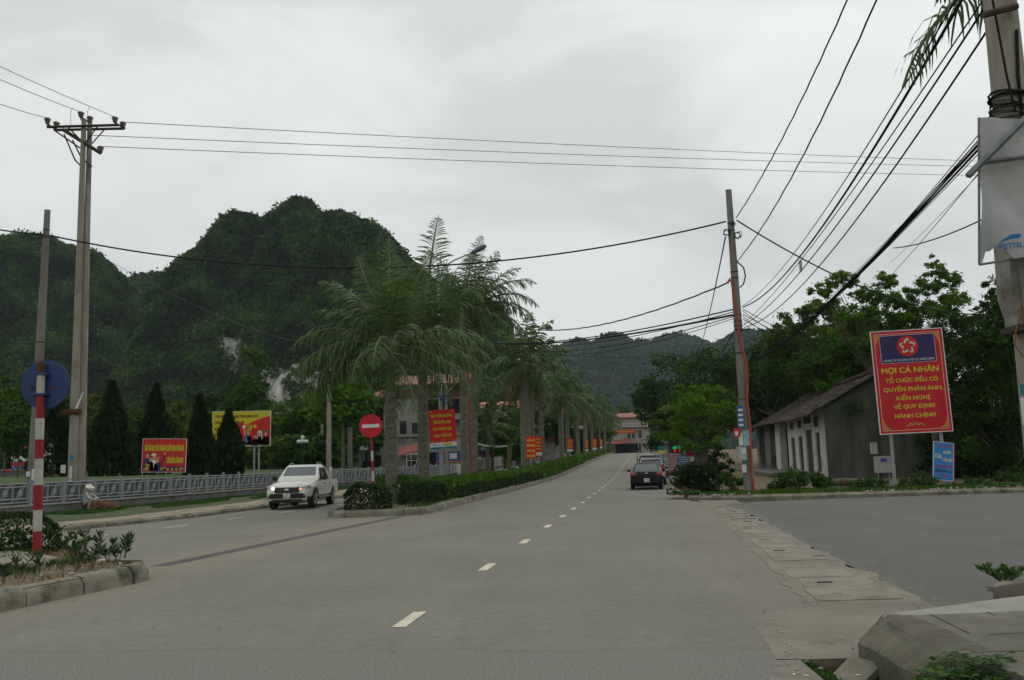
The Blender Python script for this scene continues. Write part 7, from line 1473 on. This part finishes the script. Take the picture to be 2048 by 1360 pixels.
# --- saloon-type cars seen from behind
def car(kind,lab,col,W_=1.72,L_=4.45,H_=1.42,pl=('12A','016.25'),group='cars parked along the right kerb'):
    t=empty('parked_car',(0,0,0),0,lab,'car',group); pc=col; hw=W_/2; h=L_/2; bz=.92 if kind=='sedan' else 1.02; rad=.31 if kind=='sedan' else .35; wb=2.6/2
    def sec(x,w,zb,zt,zc): return (x,[(0,zb),(w*.86,zb),(w*.97,zb+.10),(w,(zb+zt)*.52),(w*.965,zt-.06),(w*.86,zt),(w*.5,zc),(0,zc+.01)])
    if kind=='sedan': S_=[sec(-h,hw*.80,.34,.76,.78),sec(-h+.06,hw*.92,.30,.90,.93),sec(-h+.25,hw*.99,.26,.94,.985),sec(-h+1.0,hw,.24,.95,.98),sec(-.2,hw,.22,.92,.94),sec(.9,hw,.22,.90,.93),sec(h-.7,hw*.98,.24,.82,.86),sec(h-.15,hw*.9,.26,.68,.72),sec(h,hw*.75,.32,.60,.62)]
    else: S_=[sec(-h,hw*.86,.40,1.0,1.0),sec(-h+.08,hw*.96,.36,1.04,1.05),sec(-.2,hw,.30,1.03,1.04),sec(1.0,hw,.30,1.0,1.04),sec(h-.3,hw*.92,.32,.86,.90),sec(h,hw*.78,.38,.72,.72)]
    wl_=[(wb+.05,hw-.11),(wb+.05,-hw+.11),(-wb,hw-.11),(-wb,-hw+.11)]; carbody(S_,pc,t,wl_,rad)
    for x,y in wl_: wheel(t,x,y,rad,.2)
    zr=H_; 
    if kind=='sedan': A_,B_,C_,D_=(-h+.85,1.25),(.95,.0),(-h+1.45,.0),(.25,.0); rr_=[[(-h+.78,hw*.84,.93),(1.05,hw*.84,.90)],[(-h+1.38,hw*.66,zr-.06),(.32,hw*.66,zr-.06)],[(-h+1.52,hw*.58,zr),(.18,hw*.58,zr)]]
    else: rr_=[[(-h+.10,hw*.90,1.02),(1.15,hw*.88,1.0)],[(-h+.38,hw*.74,zr-.08),(.35,hw*.74,zr-.08)],[(-h+.50,hw*.66,zr),(.2,hw*.66,zr)]]
    b=MB().use(pc); b.loft([[(a[0],a[1],a[2]),(c[0],c[1],c[2]),(c[0],-c[1],c[2]),(a[0],-a[1],a[2])] for a,c in rr_]); b.build('cabin',None,t,smooth=25,bevel=.03)
    a0,c0_=rr_[0]; a1,c1_=rr_[1]; k=.10
    def lp(p,q,u): return tuple(p[i]+(q[i]-p[i])*u for i in range(3))
    bl=lp(a0,a1,k); tl_=lp(a0,a1,.93); g=mb(m_cglass); f_=.90; g.quad((bl[0]-.035,bl[1]*f_,bl[2]),(bl[0]-.035,-bl[1]*f_,bl[2]),(tl_[0]-.035,-tl_[1]*f_,tl_[2]),(tl_[0]-.035,tl_[1]*f_,tl_[2])); g.build('rear_window',None,t)
    bl=lp(c0_,c1_,k); tl_=lp(c0_,c1_,.93); g=mb(m_cglass); g.quad((bl[0]+.035,bl[1]*f_,bl[2]),(bl[0]+.035,-bl[1]*f_,bl[2]),(tl_[0]+.035,-tl_[1]*f_,tl_[2]),(tl_[0]+.035,tl_[1]*f_,tl_[2])); g.build('windscreen',None,t)
    for s in (1,-1):
        q=[lp(lp(a0,c0_,.10),lp(a1,c1_,.06),.12),lp(lp(a0,c0_,.90),lp(a1,c1_,.94),.12),lp(lp(a0,c0_,.90),lp(a1,c1_,.94),.90),lp(lp(a0,c0_,.10),lp(a1,c1_,.06),.90)]; g=mb(m_cglass); g.quad(*[(x,s*(y+.03),z) for x,y,z in q]); g.build('side_window',None,t)
        m_=mb(m_blackp if kind!='sedan' else pc); m_.ball((.72,s*(hw+.10),.98),.10,8,(.6,1.1,.75)); m_.build('mirror',None,t,smooth=60)
        zt=.80 if kind=='sedan' else .86; tlm=mb(m_tail); 
        if kind=='sedan': tlm.loft([[(-h-.0,s*hw*.56,.80),(-h+.03,s*hw*.86,.70),(-h+.05,s*hw*.90,.90),(-h+.02,s*hw*.66,.90)],[(-h+.18,s*hw*.60,.80),(-h+.2,s*hw*.97,.70),(-h+.22,s*hw*.99,.90),(-h+.2,s*hw*.7,.92)]])
        else: tlm.box((-h-.01,s*hw*.80-.08,.80),(-h+.12,s*hw*.80+.10,1.05 if kind!='suv' else 1.25))
        tlm.build('tail_light',None,t,bevel=.008)
    mb(pc if kind=='sedan' else m_blackp).loft([[(-h-.06,y,.34),(-h-.06,y,.56),(-h+.2,y,.56),(-h+.2,y,.34)] for y in (-hw*.88,hw*.88)]).build('bumper',None,t,bevel=.03)
    mb(m_blackp).box((-h+.3,-hw*.7,.16),(h-.4,hw*.7,.28)).build('underbody',None,t)
    mb(m_chrome).ball((-h-.02,0,.86),.045,10,(.3,1.3,.8)).build('badge',None,t,smooth=60)
    if kind=='suv':
        for s in (1,-1): mb(m_chrome).tube([(-h+.6,s*hw*.6,zr),(-h+.7,s*hw*.6,zr+.06),(.1,s*hw*.6,zr+.06),(.2,s*hw*.6,zr)],.022,6).build('roof_rail',None,t)
        mb(mat('spoiler_silver',(.5,.5,.5))).box((-h+.25,-hw*.68,zr-.06),(-h+.5,hw*.68,zr+.03)).build('spoiler',None,t,bevel=.015)
    plate(t,Matrix.Translation((-h-.075,0,.50))@Matrix.Rotation(-math.pi/2,4,'Z'),*pl)
    return t
def put(t,tl,y,rot=0): t.location=(tl+K*y,y,zp(y)); t.rotation_euler=(0,-math.atan2(zp(y+1)-zp(y-1),2),math.pi/2-math.atan(K)+rot); return t
blk=paint('car_black_green',(.005,.008,.006),rough=.5); sil=paint('car_silver',(.42,.43,.43)); dk=paint('car_dark_grey',(.03,.03,.035)); wht=paint('car_white',(.55,.55,.53))
c=car('sedan','dark green-black saloon car parked at the right kerb, seen from behind',blk); p=P(1294,976,47.9); put(c,p.x-K*47.9,47.9+2.2)
c=car('suv','silver people carrier parked directly in front of the dark saloon',sil,W_=1.74,L_=4.5,H_=1.60,pl=('29A','128.04')); put(c,.40,57.2)
c=car('suv','dark grey four-wheel drive with a silver spoiler, third in the parked row',dk,W_=1.8,L_=4.7,H_=1.85,pl=('12A','031.77')); put(c,.35,64.5)
c=car('suv','pale car parked on the right beyond the dark four-wheel drive',wht,W_=1.72,L_=4.3,H_=1.5,pl=('12A','007.41')); put(c,1.6,73,.1)
# motorcycles
def motorbike(lab,c1,group='parked motorcycles'):
    t=empty('motorcycle',(0,0,0),0,lab,'motorcycle',group); mc=paint('bike_'+c1,{'red':(.3,.02,.02),'white':(.5,.5,.48),'blue':(.03,.06,.25),'black':(.02,.02,.02)}[c1])
    for x in (-.62,.62):
        w=mb(m_tyre); ring=[(x+math.cos(a)*.27,0,.29+math.sin(a)*.27) for a in np.linspace(0,2*math.pi,19)]; w.tube(ring,.04,6,False); o=w.build('wheel',None,t,smooth=60); h=mb(m_rim)
        for k in range(8): a=k*math.pi/4; h.tube([(x,0,.29),(x+math.cos(a)*.25,0,.29+math.sin(a)*.25)],.008,4)
        h.build('spokes',None,o)
    b=mb(mc); b.loft([[(x,w_,z0),(x,w_,z1),(x,-w_,z1),(x,-w_,z0)] for x,w_,z0,z1 in ((-.85,.05,.66,.74),(-.5,.12,.48,.72),(-.1,.12,.36,.58),(.2,.11,.34,.56),(.42,.16,.40,.86),(.52,.10,.55,.98))]); b.build('body',None,t,smooth=40,bevel=.02)
    mb(m_blackp).loft([[(x,w_,z-.07),(x,w_*.8,z),(x,-w_*.8,z),(x,-w_,z-.07)] for x,w_,z in ((-.72,.09,.84),(-.3,.13,.80),(.12,.09,.76))]).build('seat',None,t,smooth=50)
    mb(m_chrome).tube([(.62,.05,.29),(.45,.05,.85),(.40,.0,.98)],.02,6).build('fork',None,t); mb(m_blackp).tube([(.32,.32,1.02),(.42,.12,.99),(.42,-.12,.99),(.32,-.32,1.02)],.018,6).build('handlebar',None,t)
    mb(m_hl).ball((.55,0,.90),.08,8).build('headlight',None,t,smooth=60); mb(m_tail).box((-.90,-.05,.68),(-.84,.05,.75)).build('tail_light',None,t)
    mb(m_chrome).tube([(-.1,-.12,.28),(-.75,-.14,.36)],.035,8).build('exhaust',None,t)
    for s in (1,-1): mb(m_blackp).tube([(.38,s*.22,1.0),(.36,s*.28,1.14)],.008,4).build('mirror_stalk',None,t); mb(m_blackp).ball((.36,s*.28,1.17),.05,8,(.3,1.2,.8)).build('mirror',None,t)
    return t
for i,(px,Y,col_,rz,lab) in enumerate([(1277,120,'white',1.2,'white motorcycle parked at the right kerb near the brow of the road'),(1286,112,'black',1.9,'black motorcycle parked beyond the row of cars'),(1024,78,'white',.5,'white motorcycle behind the hedge left of the mossy post'),(1035,80,'black',2.6,'dark motorcycle beside the twin red posters'),(1141,116,'white',.9,'white motorcycle glimpsed behind the far hedge')]):
    t=motorbike(lab,col_); t.location=(P(px,915,Y).x,Y,zp(Y)+(.1 if px>1200 else .12)); t.rotation_euler=(0,0,rz)
# ---------------------------------------------------------------- the damp air that fades the far hills
hz=mb(mat('haze_air',(1,1,1))); hz.box((-1500,-330,-3),(1500,1800,420)); o=hz.build('haze'); o['kind']='stuff'
m=bpy.data.materials.new('damp_air'); m.use_nodes=True; t=m.node_tree; t.nodes.clear(); vo=t.nodes.new('ShaderNodeVolumePrincipled'); mo=t.nodes.new('ShaderNodeOutputMaterial')
vo.inputs['Color'].default_value=(.80,.94,1,1); vo.inputs['Density'].default_value=.00010; t.links.new(vo.outputs[0],mo.inputs['Volume']); o.data.materials.clear(); o.data.materials.append(m)
